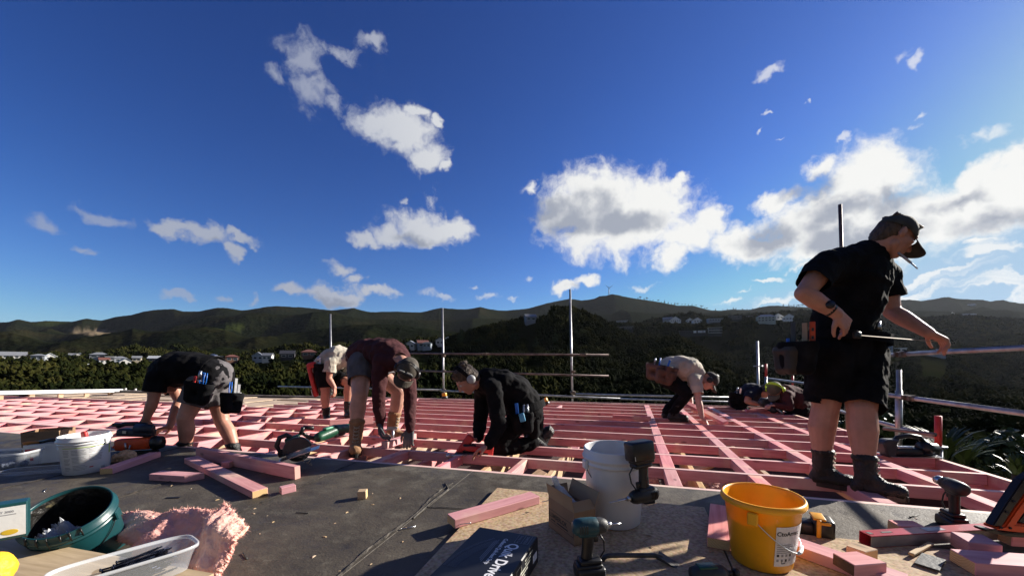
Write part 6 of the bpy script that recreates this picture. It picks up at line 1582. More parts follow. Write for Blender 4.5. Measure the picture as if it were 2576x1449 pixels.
# ------------------------------------------------------------------ pails
def pail(name, label, T, r0, r1, h, m, lip='ring', wire=None, spin=0.0, m_in=None, cat='bucket'):
    root = thing(name, label, cat, T.translation); q = MB(T).m(m); t = .003
    if lip == 'ring':
        prof = [(0, 0), (r0*.94, 0), (r0, .006), (r0 + (r1-r0)*.72, h*.76), (r1*.985, h*.80), (r1*1.01, h*.80), (r1*1.01, h*.815), (r1*.985, h*.82), (r1*.985, h*.865), (r1*1.05, h*.87), (r1*1.055, h*.895), (r1*1.01, h*.905), (r1*1.0, h*.99), (r1*.99, h), (r1*.955, h), (r1*.95, h*.985), (r0 + (r1-r0)*.7 - t*2, h*.7), (r0 - t, .008), (0, .008)]
    else:
        prof = [(0, 0), (r0*.95, 0), (r0, .006), (r1*.97, h*.90), (r1*1.06, h*.905), (r1*1.085, h*.93), (r1*1.075, h*.965), (r1*1.04, h), (r1*1.0, h), (r1*.985, h*.96), (r1*.955, h*.9), (r0 - t, .008), (0, .008)]
    q.lathe(prof, 56); q.build('shell', root)
    if m_in:
        MB(T).m(m_in).lathe([(r0 - t*2, .012), (r1*.94 - t, h*.88), (r1*.955, h*.975)], 56).build('inner_coating', root)
    if wire:
        for sg in (-1, 1):
            a = spin + (0 if sg > 0 else math.pi); c = V3((math.cos(a)*r1*1.03, math.sin(a)*r1*1.03, h*wire.get('z', .82)))
            lug = MB(T).m(m); lug.box(c, (.02, .036, .05) if lip != 'ring' else (.018, .04, .045), Matrix.Rotation(a, 3, 'Z'), bev=.004); lug.build('handle_lug', root)
        pts = []; drop = wire['drop']; k = wire.get('out', 1.02)
        for i in range(25):
            ph = math.pi*i/24; base = V3((math.cos(spin)*math.cos(ph)*r1*k, math.sin(spin)*math.cos(ph)*r1*k, h*wire.get('z', .82)))
            n = V3((-math.sin(spin), math.cos(spin), 0))*wire.get('side', -1)
            base += n*(math.sin(ph)*r1*wire.get('fwd', 1.06)) + V3((0, 0, -math.sin(ph)*drop)); pts.append(base)
        w = MB(T).m(STEEL if wire.get('steel', True) else BPL); w.tube(pts, .0022, 6); w.build('wire_handle', root)
        if wire.get('grip'):
            g = MB(T).m(WHITEP); g.tube(pts[10:15], .007, 8); g.build('hand_grip', root)
    return root
def tang(r, a, z): return V3((math.cos(a)*r, math.sin(a)*r, z))
def curved(T, r0, r1, z0, z1, a0, a1, m, off=.0008, n=16, name='label', parent=None, wrinkle=0.0, H=1.0):
    V, Fq = [], []
    for j in range(7):
        z = z0 + (z1-z0)*j/6
        for i in range(n + 1):
            a = a0 + (a1-a0)*i/n; rr = r0 + (r1-r0)*z/H + off + wrinkle*mnoise.noise(V3((a*14, z*50, 1)))*(1 if 0 < j < 6 else .4)
            V.append(T @ tang(rr, a, z))
    for j in range(6):
        for i in range(n): k = j*(n+1) + i; Fq.append((k, k+1, k+n+2, k+n+1))
    me = bpy.data.meshes.new(name); me.from_pydata([tuple(v) for v in V], [], Fq); me.materials.append(m)
    for p_ in me.polygons: p_.use_smooth = True
    return link(name, me, parent)
def textmesh(s, size, bold=False):
    cu = bpy.data.curves.new('t', 'FONT'); cu.body = s; cu.size = size; cu.align_x = 'LEFT'; cu.resolution_u = 3
    if bold: cu.offset = size*.025
    ob = bpy.data.objects.new('t', cu); COL.objects.link(ob); dg = bpy.context.evaluated_depsgraph_get()
    me = bpy.data.meshes.new_from_object(ob.evaluated_get(dg)); bpy.data.objects.remove(ob); return me
def lettering(s, size, T, m, parent, bold=False, name='lettering', sx=1.0, centre=False):
    me = textmesh(s, size, bold)
    if centre:
        xs = [v.co.x for v in me.vertices]; me.transform(Matrix.Translation((-(min(xs) + max(xs))/2, 0, 0)))
    me.transform(T @ Matrix.Diagonal((sx, 1, 1, 1))); me.materials.clear(); me.materials.append(m); return link(name, me, parent)
def curved_text(s, size, T, rfun, a0, z0, m, parent, bold=False, ccw=1):
    me = textmesh(s, size, bold)
    for v in me.vertices:
        z = z0 + v.co.y; r = rfun(z) + .0016; v.co = T @ tang(r, a0 + ccw*v.co.x/r, z)
    me.materials.clear(); me.materials.append(m); return link('lettering', me, parent)
INK = mat('ink black', (.02, .02, .02), .6, var=.05); INKG = mat('ink grey', (.30, .30, .31), .6, var=.05); LIME = mat('lime band', (.42, .55, .08), .5, var=.05)
REDINK = mat('ink red', (.55, .05, .06), .6, var=.05)

# white pail on the right
p = PD(1551, 1335, .024); T = DT(p + V3((.02, .125, .006)), 0)
wp = pail('white_pail', 'tall white plastic pail in shade with a driver hung on its rim', T, .128, .150, .375, WHITEP, 'ring', dict(drop=.13, z=.80, side=1, steel=False, fwd=.5), spin=R(192))
# yellow bucket
YEL = mat('yellow bucket', (.90, .43, .010), .38, var=.08, scale=7, bump=.06, bscale=30, col2=(.50, .20, .02), thr=(.50, .74), sub=.12)
p = PD(1925, 1446, .024); TY = DT(p + V3((.05, .105, .008)), 0)
yb = pail('yellow_bucket', 'open yellow bucket with a peeling printed label and wire handle', TY, .108, .140, .272, YEL, 'lip', dict(drop=.135, z=.80, side=1, fwd=.95, grip=True), spin=R(226))
yr = lambda z: .108 + (.140*.97 - .108)*z/(.272*.9)
def yang(x, y, z):      # angle on the bucket for a pixel at height z (near side)
    c = TY @ V3((0, 0, z)); r = yr(z); best = None
    for i in range(720):
        a = R(180) + R(180)*i/720; q = TY @ tang(r, a, z); px = CX + F*q.x/q.y
        if best is None or abs(px - x) < best[0]: best = (abs(px - x), a)
    return best[1]
a0, a1 = yang(1949, 1400, .10), yang(2022, 1400, .10) + .25
LBL = mat('worn paper label', (.74, .72, .72), .35, var=.06, scale=20, bump=.4, bscale=60, col2=(.55, .53, .55), thr=(.5, .7))
curved(TY, .108, .140*.97 + .0, .035, .195, a0, a1, LBL, .0012, 18, 'paper_label', yb, .0012, .272*.9)
curved_text('CtoArmat', .0235, TY, yr, a0 + .02, .160, INK, yb, True)
for j in range(5): curved(TY, .108, .140*.97, .122 - j*.008, .125 - j*.008, a0 + .05, a0 + .05 + (.45 + .1*(j % 2)), INKG, .0022, 8, 'print_line', yb, 0, .272*.9)
for i in range(4):
    for j in range(2):
        aa = a0 + .06 + i*.14; zz = .075 - j*.02
        curved(TY, .108, .140*.97, zz, zz + .010, aa, aa + .07, INKG if (i + j) % 3 else INK, .0022, 4, 'pictogram', yb, 0, .272*.9)
curved(TY, .108, .140*.97, .046, .049, a0 + .22, a0 + .36, INK, .0022, 4, 'print_line', yb, 0, .272*.9); curved(TY, .108, .140*.97, .049, .064, a0 + .22, a0 + .235, INK, .0022, 2, 'print_line', yb, 0, .272*.9); curved(TY, .108, .140*.97, .049, .064, a0 + .345, a0 + .36, INK, .0022, 2, 'print_line', yb, 0, .272*.9)
# left white bucket
p = PD(213, 1193, 0); TW = DT(p + V3((-.085, .095, .002)), 0)
wb = pail('white_bucket', 'squat white bucket with printed panels and a red handle poking out', TW, .128, .146, .285, WHITEP, 'ring', dict(drop=.04, z=.80, side=-1, fwd=.9), spin=R(10))
wr = lambda z: .128 + (.146 - .128)*.72*z/(.285*.76)
ac = math.atan2(-TW.translation.y, -TW.translation.x)
curved(TW, .128, .128 + .018*.72/.76, .205, .210, ac - .95, ac + 1.1, LIME, .0010, 24, 'colour_band', wb, 0, .285)
curved(TW, .128, .128 + .018*.72/.76, .13, .215, ac + 1.12, ac + 1.25, LIME, .0010, 6, 'colour_band', wb, 0, .285)
for col_, (x0, x1) in enumerate(((-.95, -.62), (-.55, .05), (.15, .75))):
    for j in range(15 if col_ < 2 else 9):
        z = .190 - j*.0105
        if (j + col_) % 6 == 5: continue
        curved(TW, .128, .128 + .018*.72/.76, z - .0035, z, ac + x0, ac + x1 - rnd.uniform(0, .12), INKG, .0010, 8, 'print_line', wb, 0, .285)
curved(TW, .128, .128 + .018*.72/.76, .050, .058, ac + .12, ac + .28, REDINK, .0010, 4, 'print_line', wb, 0, .285)
for i in range(7): curved(TW, .128, .128 + .018*.72/.76, .02, .045, ac + .62 + i*.035, ac + .62 + i*.035 + .018, INKG, .0010, 2, 'print_bar', wb, 0, .285)
tr = thing('scraper', 'red handled scraper standing inside the left white bucket', 'tool', TW @ V3((-.02, .06, .02)))
MB(TW @ Matrix.Translation((-.03, .075, .0)) @ Matrix.Rotation(R(6), 4, 'X')).m(STEEL).box((0, 0, .10), (.03, .004, .18)).build('blade', tr)
MB(TW @ Matrix.Translation((-.03, .075, .0)) @ Matrix.Rotation(R(6), 4, 'X')).m(REDP).box((0, -.018, .25), (.04, .028, .11), bev=.01, seg=2).build('handle', tr)
# tilted green pail, tar coated inside
TAR = mat('dried tar', (.010, .009, .008), .35, var=.4, scale=20, bump=.8, bscale=40, col2=(.20, .17, .09), thr=(.62, .72))
TEALB = mat('teal pail', (.008, .055, .062), .35, var=.12, scale=8, bump=.05, col2=(.015, .02, .02), thr=(.66, .70))
c = Q(168, 1284, 1.74); ax = V3((.12, -.46, .88)).normalized()
TG = M4(frame(ax, (1, 0, 0)), c - ax*.29)
gp = pail('teal_pail', 'tilted teal pail with tar streaks on its rim and plastic film inside', TG, .135, .150, .29, TEALB, 'ring', dict(drop=.12, z=.80, side=-1, fwd=.9, steel=False), spin=R(20), m_in=TAR)
b = MB(TG).m(TAR)
for i in range(6):
    a = R(262 + i*13 + rnd.uniform(-5, 5)); b.tube([tang(.150, a, .291), tang(.158, a, .268), tang(.1565, a, .268 - rnd.uniform(.005, .035))], rnd.uniform(.002, .005), 6, .0015)
b.build('tar_drips', gp)
FILM = mat('clear film', (.75, .78, .82), .12, var=.05, alpha=.62, bump=.6, bscale=14, spec=.8)
def film(name, label, T, sx, sy, sz, seed, m=None, parent=None, n=22):
    V, Fq = [], []
    for j in range(n + 1):
        for i in range(n + 1):
            x, y = (i/n - .5)*2, (j/n - .5)*2; q = V3((x*2.1 + seed, y*2.1, seed)); z = abs(mnoise.noise(q))*1.3 + .5*abs(mnoise.noise(q*2.7)) + .35*(1 - x*x*.7 - y*y*.7)
            V.append(T @ V3((x*sx*(1 + .15*mnoise.noise(q)), y*sy, z*sz)))
    for j in range(n):
        for i in range(n): k = j*(n+1) + i; Fq.append((k, k+1, k+n+2, k+n+1))
    me = bpy.data.meshes.new(name); me.from_pydata([tuple(v) for v in V], [], Fq); me.materials.append(m or FILM)
    o = link(name, me, parent, None if parent else T.translation)
    return o if parent else props(o, label, 'plastic film')
film('plastic_film', 'crumpled clear plastic film inside the teal pail', TG @ Matrix.Translation((-.02, -.05, .12)), .10, .07, .10, 3.3)

# ------------------------------------------------------------------ boxes
CARD = mat('cardboard', (.30, .185, .105), .8, var=.10, scale=7, bump=.15, bscale=40); CARDI = mat('cardboard inside', (.38, .26, .15), .8, var=.08)
def carton(name, label, T, sx, sy, sz, m=None, flaps=(), mi=None, t=.004, cat='box'):
    root = thing(name, label, cat, T.translation); b = MB(T).m(m or CARD)
    b.box((0, 0, t/2), (sx, sy, t)); b.box((-sx/2 + t/2, 0, sz/2), (t, sy - 2*t, sz - .001)); b.box((sx/2 - t/2, 0, sz/2), (t, sy - 2*t, sz - .001)); b.box((0, -sy/2 + t/2, sz/2), (sx, t, sz)); b.box((0, sy/2 - t/2, sz/2), (sx, t, sz))
    b.build('walls', root)
    for side, ang, ln in flaps:      # side 0:-x 1:+x 2:-y 3:+y ; ang from vertical outwards
        q = MB(T).m(mi or CARDI); a = R(ang)
        if side < 2:
            sg = -1 if side == 0 else 1; q.prism([(sg*sx/2, sz), (sg*(sx/2 + math.sin(a)*ln), sz + math.cos(a)*ln), (sg*(sx/2 + math.sin(a)*ln) - .003, sz + math.cos(a)*ln), (sg*sx/2 - .003*sg, sz)], sy*.98)
        else:
            sg = -1 if side == 2 else 1; q.prism([(sg*sy/2, sz), (sg*(sy/2 + math.sin(a)*ln), sz + math.cos(a)*ln), (sg*(sy/2 + math.sin(a)*ln) - .003, sz + math.cos(a)*ln), (sg*sy/2 - .003*sg, sz)], sx*.98, Matrix.Rotation(R(90), 4, 'Z'))
        q.build('flap', root)
    return root
# black screw box
BOXB = mat('black box card', (.010, .011, .014), .42, var=.15, scale=8, bump=.05); PRW = mat('print white', (.80, .80, .82), .5, var=.02); PRG = mat('print grey', (.17, .18, .21), .5, var=.05); PRL = mat('print pale side', (.50, .50, .42), .5, var=.2)
hz = .135; A_, B_, C_ = PD(1206, 1323.8, hz), PD(1353.6, 1348.5, hz), PD(1100.4, 1429.4, hz)
ex = (B_ - A_); W_ = ex.length; ex.normalize(); ey = (A_ - C_); ey = (ey - ex*ey.dot(ex)); L_ = ey.length + .05; ey.normalize(); hB = .108
ctr = A_ + ex*W_/2 - ey*L_/2; TB = M4(Matrix((ex, ey, ex.cross(ey))).transposed(), ctr - DN*hB)
qb = thing('screw_box', 'black screw box printed Quik Drive lying beside the pink post offcut', 'box', TB.translation)
MB(TB).m(BOXB).box((0, 0, hB/2), (W_, L_, hB), bev=.004).build('carton', qb)
def TT(x, y, rot, z=hB + .0006): return TB @ Matrix.Translation((x, y, z)) @ Matrix.Rotation(R(rot), 4, 'Z')
lettering('Quik Drive', .062, TT(W_*.17, L_*.27, -90), PRW, qb, True, sx=.86)
lettering('Collated Quik-feed Strip', .0235, TT(W_*.045, L_*.34, -90), PRW, qb, True, sx=.85)
for k in range(3):
    MB(TB).m(PRG).box((W_*(-.02 - .025*k), L_*(.08), hB + .0006), (.0035, L_*(.44 - .05*k), .0006)).build('print_line', qb)
lettering('SIMPSON', .016, TT(W_*.355, L_*.455, -90), PRG, qb, True); lettering('Strong-Tie', .014, TT(W_*.255, L_*.455, -90), PRG, qb, True)
b = MB(TB).m(PRG); x0, x1, y0, y1 = W_*.22, W_*.43, L_*.295, L_*.475
for (xa, ya, sx_, sy_) in (((x0+x1)/2, y0, x1-x0, .002), ((x0+x1)/2, y1, x1-x0, .002), (x0, (y0+y1)/2, .002, y1-y0), (x1, (y0+y1)/2, .002, y1-y0), ((x0+x1)/2, (y0+y1)/2, .0016, y1-y0)): b.box((xa, ya, hB + .0007), (sx_, sy_, .0006))
b.build('logo_frame', qb)
b = MB(TB).m(PRG); R0 = L_*.85; cx_, cy_ = -W_*.33 + R0, L_*-.30
for i in range(44):
    a = math.pi - i*.0165*1.0 - .0; 
    for r_, w_ in ((R0, .030), (R0 + .022, .0)):
        pass
    c = V3((cx_ + math.cos(a)*R0, cy_ + math.sin(a)*R0, hB + .0007)); b.box(c, (.034, .0018, .0006), Matrix.Rotation(a, 3, 'Z'))
    c2 = V3((cx_ + math.cos(a)*(R0 + .030), cy_ + math.sin(a)*(R0 + .030), hB + .0007)); b.box(c2, (.012, .0022, .0006), Matrix.Rotation(a, 3, 'Z'))
b.build('screw_strip_print', qb)
sd_ = TB @ Matrix.Translation((W_/2 + .0006, 0, 0)) @ Matrix.Rotation(R(90), 4, 'Z') @ Matrix.Rotation(R(90), 4, 'X')
b = MB(sd_).m(PRL)
for j, (x_, w_) in enumerate(((.20, .22), (.17, .16), (.06, .34), (.03, .26), (-.02, .20), (.0, .14))): b.box((L_*x_, .088 - j*.012, .0004), (L_*w_, .0055, .0006))
for (x_, y_, w_, h_) in ((-.02, .094, .05, .002), (-.02, .068, .05, .002), (-.045, .081, .002, .026), (.005, .081, .002, .026)): b.box((x_ - L_*.02, y_, .0004), (w_, h_, .0006))
b.build('print_line', qb)
b = MB(sd_).m(PRL); b.box((-L_*.2, .055, .0004), (.05, .055, .0006)); b.build('side_label', qb)
b = MB(sd_).m(PRW); b.box((L_*.38, .045, .0004), (.05, .03, .0006)); b.build('side_label', qb)
# carton with plastic bag
p0, p1, p2 = PD(1444.8, 1374, .024), PD(1394, 1322.5, .024), PD(1512, 1356, .024)
ex = (p2 - p0).normalized(); ey = DN.cross(ex); sy = abs((p1 - p0).dot(ey)) + .01; sxx = .115
TCn = M4(Matrix((ex, ey, DN)).transposed(), p0 + ex*sxx/2 + ey*sy/2)
lc = carton('carton', 'open brown carton of fixings marked LUMBERLOK beside the white pail', TCn, sxx, sy, .15, CARD, [(0, 8, .07), (1, 20, .075), (2, -50, .05), (3, 12, .05)])
Tl = TCn @ Matrix.Translation((-sxx/2 - .0008, 0, 0)) @ Matrix.Rotation(R(-90), 4, 'Z') @ Matrix.Rotation(R(90), 4, 'X')
lettering('LUMBERLOK', .030, Tl @ Matrix.Translation((-sy*.46, .060, 0)), INK, lc, True, sx=.92 if sy > .19 else .75)
MB(Tl).m(INK).box((-sy*.30, .048, 0), (sy*.16, .006, .0008)).box((sy*.06, .048, 0), (sy*.42, .006, .0008)).build('print_line', lc)
b = MB(Tl).m(INK)
for (x_, y_, w_, h_) in ((0, .094, sy*.94, .0015), (0, .036, sy*.94, .0015), (-sy*.47, .065, .0015, .058), (sy*.47, .065, .0015, .058)): b.box((x_, y_, .0), (w_, h_, .0008))
b.build('print_frame', lc)
sk = Sk(); q0 = TCn @ V3((-.005, .03, .13)); q1 = Q(1410, 1240, q0.y + .02); q2 = Q(1396, 1206, q0.y + .02)
sk.cap(q0, .040, q1, .034); sk.cap(q1, .028, q1.lerp(q2, .4), .010); sk.cap(q1.lerp(q2, .4), .010, q2, .019); sk.cap(q0, .038, TCn @ V3((.015, -.02, .13)), .03)
o = sk.build('plastic_bag', FILM, None, tuple(q0), vox=.006, smooth=2, disp=.018, dscale=.03); props(o, 'twisted clear plastic bag sticking up out of the open carton', 'plastic bag')
# left cluster
T = DT(PD(95, 1134, 0) + V3((0, .10, 0)), R(16)); cb_ = carton('cardboard_box', 'open brown cardboard box marked CLASSIC behind the white carton', T, .28, .2, .185, CARD, [])
lettering('CLASSIC', .026, T @ Matrix.Translation((-.12, -.1008, .135)) @ Matrix.Rotation(R(90), 4, 'X'), mat('faint brown ink', (.16, .09, .05), .7), cb_)
WCARD = mat('white card', (.70, .70, .68), .45, var=.05, bump=.1)
T = DT(PD(88, 1166, 0) + V3((.02, .10, 0)), R(24)); wc_ = carton('white_carton', 'crushed white carton with red print left of the white bucket', T, .23, .19, .165, WCARD, [], WCARD)
b = MB(T).m(REDINK); b.box((-.06, -.0955, .12), (.09, .001, .022)); b.box((-.07, -.0955, .05), (.02, .001, .03)); b.m(INK); b.box((-.055, -.0955, .095), (.05, .001, .008)); b.box((-.085, -.0955, .075), (.02, .001, .02)); b.build('print_patch', wc_)
ks = thing('utility_knife', 'orange and black handled saw resting across the white carton', 'tool', PD(100, 1120, .18))
K = zoomer(0, 1550, 4.14)
Y_ = (T @ V3((0, 0, .17))).y - .03; pa, pb, pc = K(365, 528, Y_ - .08), K(620, 500, Y_), K(905, 462, Y_ + .02)
MB().m(mat('orange handle', (.50, .18, .03), .5)).tube([pa, pa.lerp(pb, .5) + V3((0, 0, .006)), pb], .017, 8, .012).build('handle', ks); MB().m(BPL).tube([pb, pb.lerp(pc, .6) + V3((0, 0, .008)), pc], .012, 8, .016).build('head', ks)
CLEAR = mat('clear plastic', (.80, .83, .86), .08, var=.02, alpha=.20, spec=.9, bump=.1, bscale=12)
CLEARR = mat('clear plastic rim', (.80, .83, .86), .15, var=.02, alpha=.42, spec=.9)
def tub(name, label, T, sx, sy, h, cat='tub', rim=True, flare=1.12):
    root = thing(name, label, cat, T.translation)
    def ring(k, z, n=40):
        out = []
        for i in range(n):
            a = i/n*2*math.pi; c, s_ = math.cos(a), math.sin(a); e = .45
            out.append(V3((math.copysign(abs(c)**e, c)*sx/2*k, math.copysign(abs(s_)**e, s_)*sy/2*k, z)))
        return out
    def shell(rings, m, nm, parent):
        b = MB(T).m(m); V = [v for r_ in rings for v in r_]; n = len(rings[0]); Fc = []
        for j in range(len(rings) - 1):
            for i in range(n): Fc.append((j*n + i, j*n + (i+1) % n, (j+1)*n + (i+1) % n, (j+1)*n + i))
        b.poly(V, Fc, True); return b.build(nm, parent, recalc=False)
    bt = MB(T).m(CLEAR); r0 = ring(1, .003); bt.poly(r0, [tuple(range(len(r0)))]); bt.build('base', root)
    shell([ring(1, .003), ring((1 + flare)/2, h*.55), ring(flare, h*.88)], CLEAR, 'wall', root)
    if rim: shell([ring(flare, h*.86), ring(flare*1.04, h*.87), ring(flare*1.04, h*.99), ring(flare*1.02, h), ring(flare*.99, h*.99), ring(flare*.985, h*.88)], CLEARR, 'rim', root)
    return root
T = DT(PD(20, 1186, 0) + V3((-.10, .10, 0)), R(8)); tub('clear_container', 'clear plastic container cut by the left edge beside the white carton', T, .30, .20, .14)
sc = thing('bag_of_fixings', 'dark fixings heaped inside the clear container at far left', 'fixings', T @ V3((0, 0, .01)))
sk = Sk(); 
for i in range(9): sk.ball(T @ V3((rnd.uniform(-.1, .1), rnd.uniform(-.06, .06), .03)), .028)
sk.build('heap', mat('blue grey fixings', (.10, .12, .17), .5, .3, var=.4, scale=60, bump=.8, bscale=90), sc, vox=.008, smooth=1, disp=.02, dscale=.02)
T = DT(PD(75, 1193, 0) + V3((0, .075, .001)), R(12)); ld = tub('container_lid', 'clear plastic lid lying on the membrane in front of the white bucket', T, .46, .15, .028, 'lid', True, 1.03)
# label box at the left edge, above the teal pail foot
p = Q(22, 1356, 1.32); T = M4(xyz((.72, .70, 0), (0, 0, 1), p).to_3x3(), p)
lb = thing('product_box', 'teal box with a white panel and yellow oval cut by the left edge', 'box', p)
MB(T).m(TEALB).box((-.06, .03, .058), (.20, .06, .118), bev=.003).build('carton', lb)
MB(T).m(WCARD).box((-.06, -.0008, .058), (.192, .0012, .098)).build('panel', lb)
b = MB(T).m(mat('gold print', (.62, .42, .03), .5)); b.ball((.002, -.0018, .024), (.019, .0006, .009), 24); b.build('oval_print', lb)
lettering('QTY 2000', .010, T @ Matrix.Translation((-.032, -.0018, .088)) @ Matrix.Rotation(R(90), 4, 'X'), INKG, lb, True)
MB(T).m(INKG).box((-.008, -.0016, .082), (.048, .0006, .003)).build('print_line', lb)

# ------------------------------------------------------------------ board, tub of screws, glass wool
PLYW = wood('weathered ply', (.62, .46, .27), (.36, .25, .13), objvar=.05)
hb = .10; a_, b2, c2 = PD(46, 1352, hb), PD(212, 1377, hb), PD(538, 1441, hb)
d = (c2 - a_).normalized(); y = DN.cross(d); L = (c2 - a_).length + .25
MBp = MB(); MBp.m(PLYW).box((0, 0, 0), (L, .7, .018), bev=.001); o = MBp.build('plywood_board'); o.matrix_world = M4(Matrix((d, y, DN)).transposed(), c2 - d*L/2 - y*.35 - DN*.009); props(o, 'knotty plywood board raised on blocks at the bottom left corner', 'board')
for k, lb_ in ((.12, 'pink block propping up the right end of the plywood board'), (.62, 'pink block propping up the left end of the plywood board')):
    q = MB(); q.m(PINK).box((0, 0, 0), (.09, .3, hb - .02), bev=.002); o = q.build('support_block'); o.matrix_world = M4(Matrix((d, y, DN)).transposed(), c2 - d*k - y*.22 - DN*(.018 + (hb - .02)/2)); props(o, lb_, 'block')
Tt = M4(Matrix((V3((.60, .80, 0)).normalized(), V3((-.80, .60, 0)).normalized(), V3((0, 0, 1)))).transposed(), V3((-1.345, 1.40, PD(275, 1432, hb).z + .004)))
tb_ = tub('screw_tub', 'clear oblong tub of long black screws on the plywood board', Tt, .32, .15, .092, 'tub', True, 1.16)
SCREW = mat('blue black screw', (.012, .016, .035), .3, .8, var=.3, scale=40)
sct = []
for i in range(64):
    x = rnd.uniform(-.02, .06); yy = rnd.uniform(-.058, .058); z = .012 + rnd.uniform(0, .06); an = rnd.uniform(-.35, .3) + .02; L = .14; el = rnd.uniform(-.05, .22)
    Ts = Tt @ Matrix.Translation((x, yy, z)) @ Matrix.Rotation(an, 4, 'Z') @ Matrix.Rotation(-el, 4, 'Y')
    if i == 0:
        b = MB().m(SCREW); b.cyl((-L/2, 0, 0), (L/2, 0, 0), .0033, .0028, 6); b.lathe([(0, 0), (.0065, .002), (.006, .005), (.0045, .006), (0, .006)], 8, (-L/2 - .004, 0, 0), Matrix.Rotation(R(90), 3, 'Y'))
        for k in range(26): b.lathe([(.0033, 0), (.0054, .0012), (.0033, .0024)], 6, (-L*.32 + k*.0040, 0, 0), Matrix.Rotation(R(90), 3, 'Y'))
        o = b.build('long_screw'); s0 = o
    else: o = s0.copy(); COL.objects.link(o)
    o.matrix_world = Ts; props(o, 'long black screw lying in the clear tub', 'screw', 'long black screws in the clear tub')
# torn batt of glass wool
def batt():
    rs = np.random.RandomState(5)
    root = thing('insulation_batt', 'torn pink batt of glass wool with a bright frayed edge beside the screw tub', 'insulation', PD(450, 1400, 0))
    def slab(nm, corners, th, seed, n=70):
        """corners: bl, br, tr, tl"""
        bl, br, tr, tl = corners; nrm = (br - bl).cross(tl - bl).normalized(); V, Fq = [], []
        for sgn in (1, -1):
            for j in range(n + 1):
                for i in range(n + 1):
                    a, b_ = i/n, j/n; p = bl*(1-a)*(1-b_) + br*a*(1-b_) + tr*a*b_ + tl*(1-a)*b_
                    e = min(a, 1-a, b_, 1-b_); t = th*min(1, (e*7 + .02))**.6
                    q = V3((a*5 + seed, b_*5, seed)); nz = mnoise.fractal(q, 1.1, 2.0, 4)*.011 + mnoise.noise(q*.45)*.04
                    if e < .04: p = p + (p - (bl + br + tr + tl)/4).normalized()*abs(mnoise.noise(V3((a*26, b_*26, seed))))*.03
                    V.append(p + nrm*(sgn*t*.5 + nz))
        m_ = (n+1)*(n+1)
        for s_ in (0, 1):
            for j in range(n):
                for i in range(n):
                    k = s_*m_ + j*(n+1) + i; q = (k, k+1, k+n+2, k+n+1); Fq.append(q if s_ == 0 else q[::-1])
        bd = [i for i in range(n+1)] + [(j)*(n+1) + n for j in range(1, n+1)] + [n*(n+1) + i for i in range(n-1, -1, -1)] + [j*(n+1) for j in range(n-1, 0, -1)]
        for i in range(len(bd)): a, b_ = bd[i], bd[(i+1) % len(bd)]; Fq.append((a, a + m_, b_ + m_, b_))
        me = bpy.data.meshes.new(nm); me.from_pydata([tuple(v) for v in V], [], Fq); me.materials.append(INS2)
        for p_ in me.polygons: p_.use_smooth = True
        me.validate(); link(nm, me, root)
        # loose fibres standing off the surface and torn rim
        Vf, Ff = [], []
        for i in range(3600):
            rimf = rs.rand() < .5
            if rimf:
                a = rs.rand(); b_ = rs.rand(); w = rs.randint(0, 4)
                if w == 0: a = 1 - rs.rand()*.03
                elif w == 1: b_ = 1 - rs.rand()*.03
                elif w == 2: b_ = rs.rand()*.03
                else: a = rs.rand()*.03
            else: a, b_ = rs.rand(), rs.rand()
            p = bl*(1-a)*(1-b_) + br*a*(1-b_) + tr*a*b_ + tl*(1-a)*b_
            q = V3((a*5 + seed, b_*5, seed)); nz = mnoise.fractal(q, 1.1, 2.0, 4)*.011 + mnoise.noise(q*.45)*.04; e = min(a, 1-a, b_, 1-b_)
            t = th*min(1, (e*7 + .02))**.6; sg = 1 if rs.rand() < .5 else -1; p = p + nrm*(sg*t*.5 + nz)
            out = (p - (bl + br + tr + tl)/4).normalized() if rimf else nrm*sg
            d_ = (out + V3(tuple(rs.normal(size=3)*.55))).normalized(); ln = (.006 + rs.rand()*.022) if rimf else (.003 + rs.rand()*.006); w_ = V3(tuple(rs.normal(size=3))).cross(d_).normalized()*(.0010 if rimf else .0007)
            k = len(Vf); Vf += [p - w_, p + w_, p + d_*ln]; Ff.append((k, k+1, k+2))
        me = bpy.data.meshes.new('fibres'); me.from_pydata([tuple(v) for v in Vf], [], Ff); me.materials.append(INS2); link('fibres', me, root)
    slab('wool_layer', (Q(455, 1450, 1.56), Q(545, 1462, 1.50), Q(612, 1325, 1.66), Q(560, 1262, 1.80)), .05, 2.0)
    slab('wool_layer', (Q(330, 1400, 1.70), Q(470, 1452, 1.60), Q(575, 1285, 1.78), Q(440, 1290, 1.95)), .07, 5.0)
    slab('wool_layer', (Q(300, 1345, 1.85), Q(400, 1400, 1.75), Q(505, 1290, 1.93), Q(310, 1300, 2.05)), .06, 8.0)
    return root
INS2 = mat('pink glass wool', (.86, .44, .37), .95, var=.12, scale=14, bump=.6, bscale=60, stretch=(1, 1, .5), col2=(.88, .56, .45), thr=(.45, .65), spec=.04, sub=.15)
batt()
tw = Sk(); c = PD(300, 1165, 0)
tw.cap(c + V3((-.03, .02, .03)), .045, c + V3((.05, .03, .04)), .05); tw.cap(c + V3((.0, .03, .07)), .03, c + V3((.04, .05, .07)), .03)
o = tw.build('wool_scrap', mat('tan wool', (.60, .36, .20), .95, var=.25, scale=30, bump=1, bscale=60), None, tuple(c), vox=.006, smooth=1, disp=.03, dscale=.03); props(o, 'tan scrap of wool between the white bucket and the orange nail gun', 'insulation')
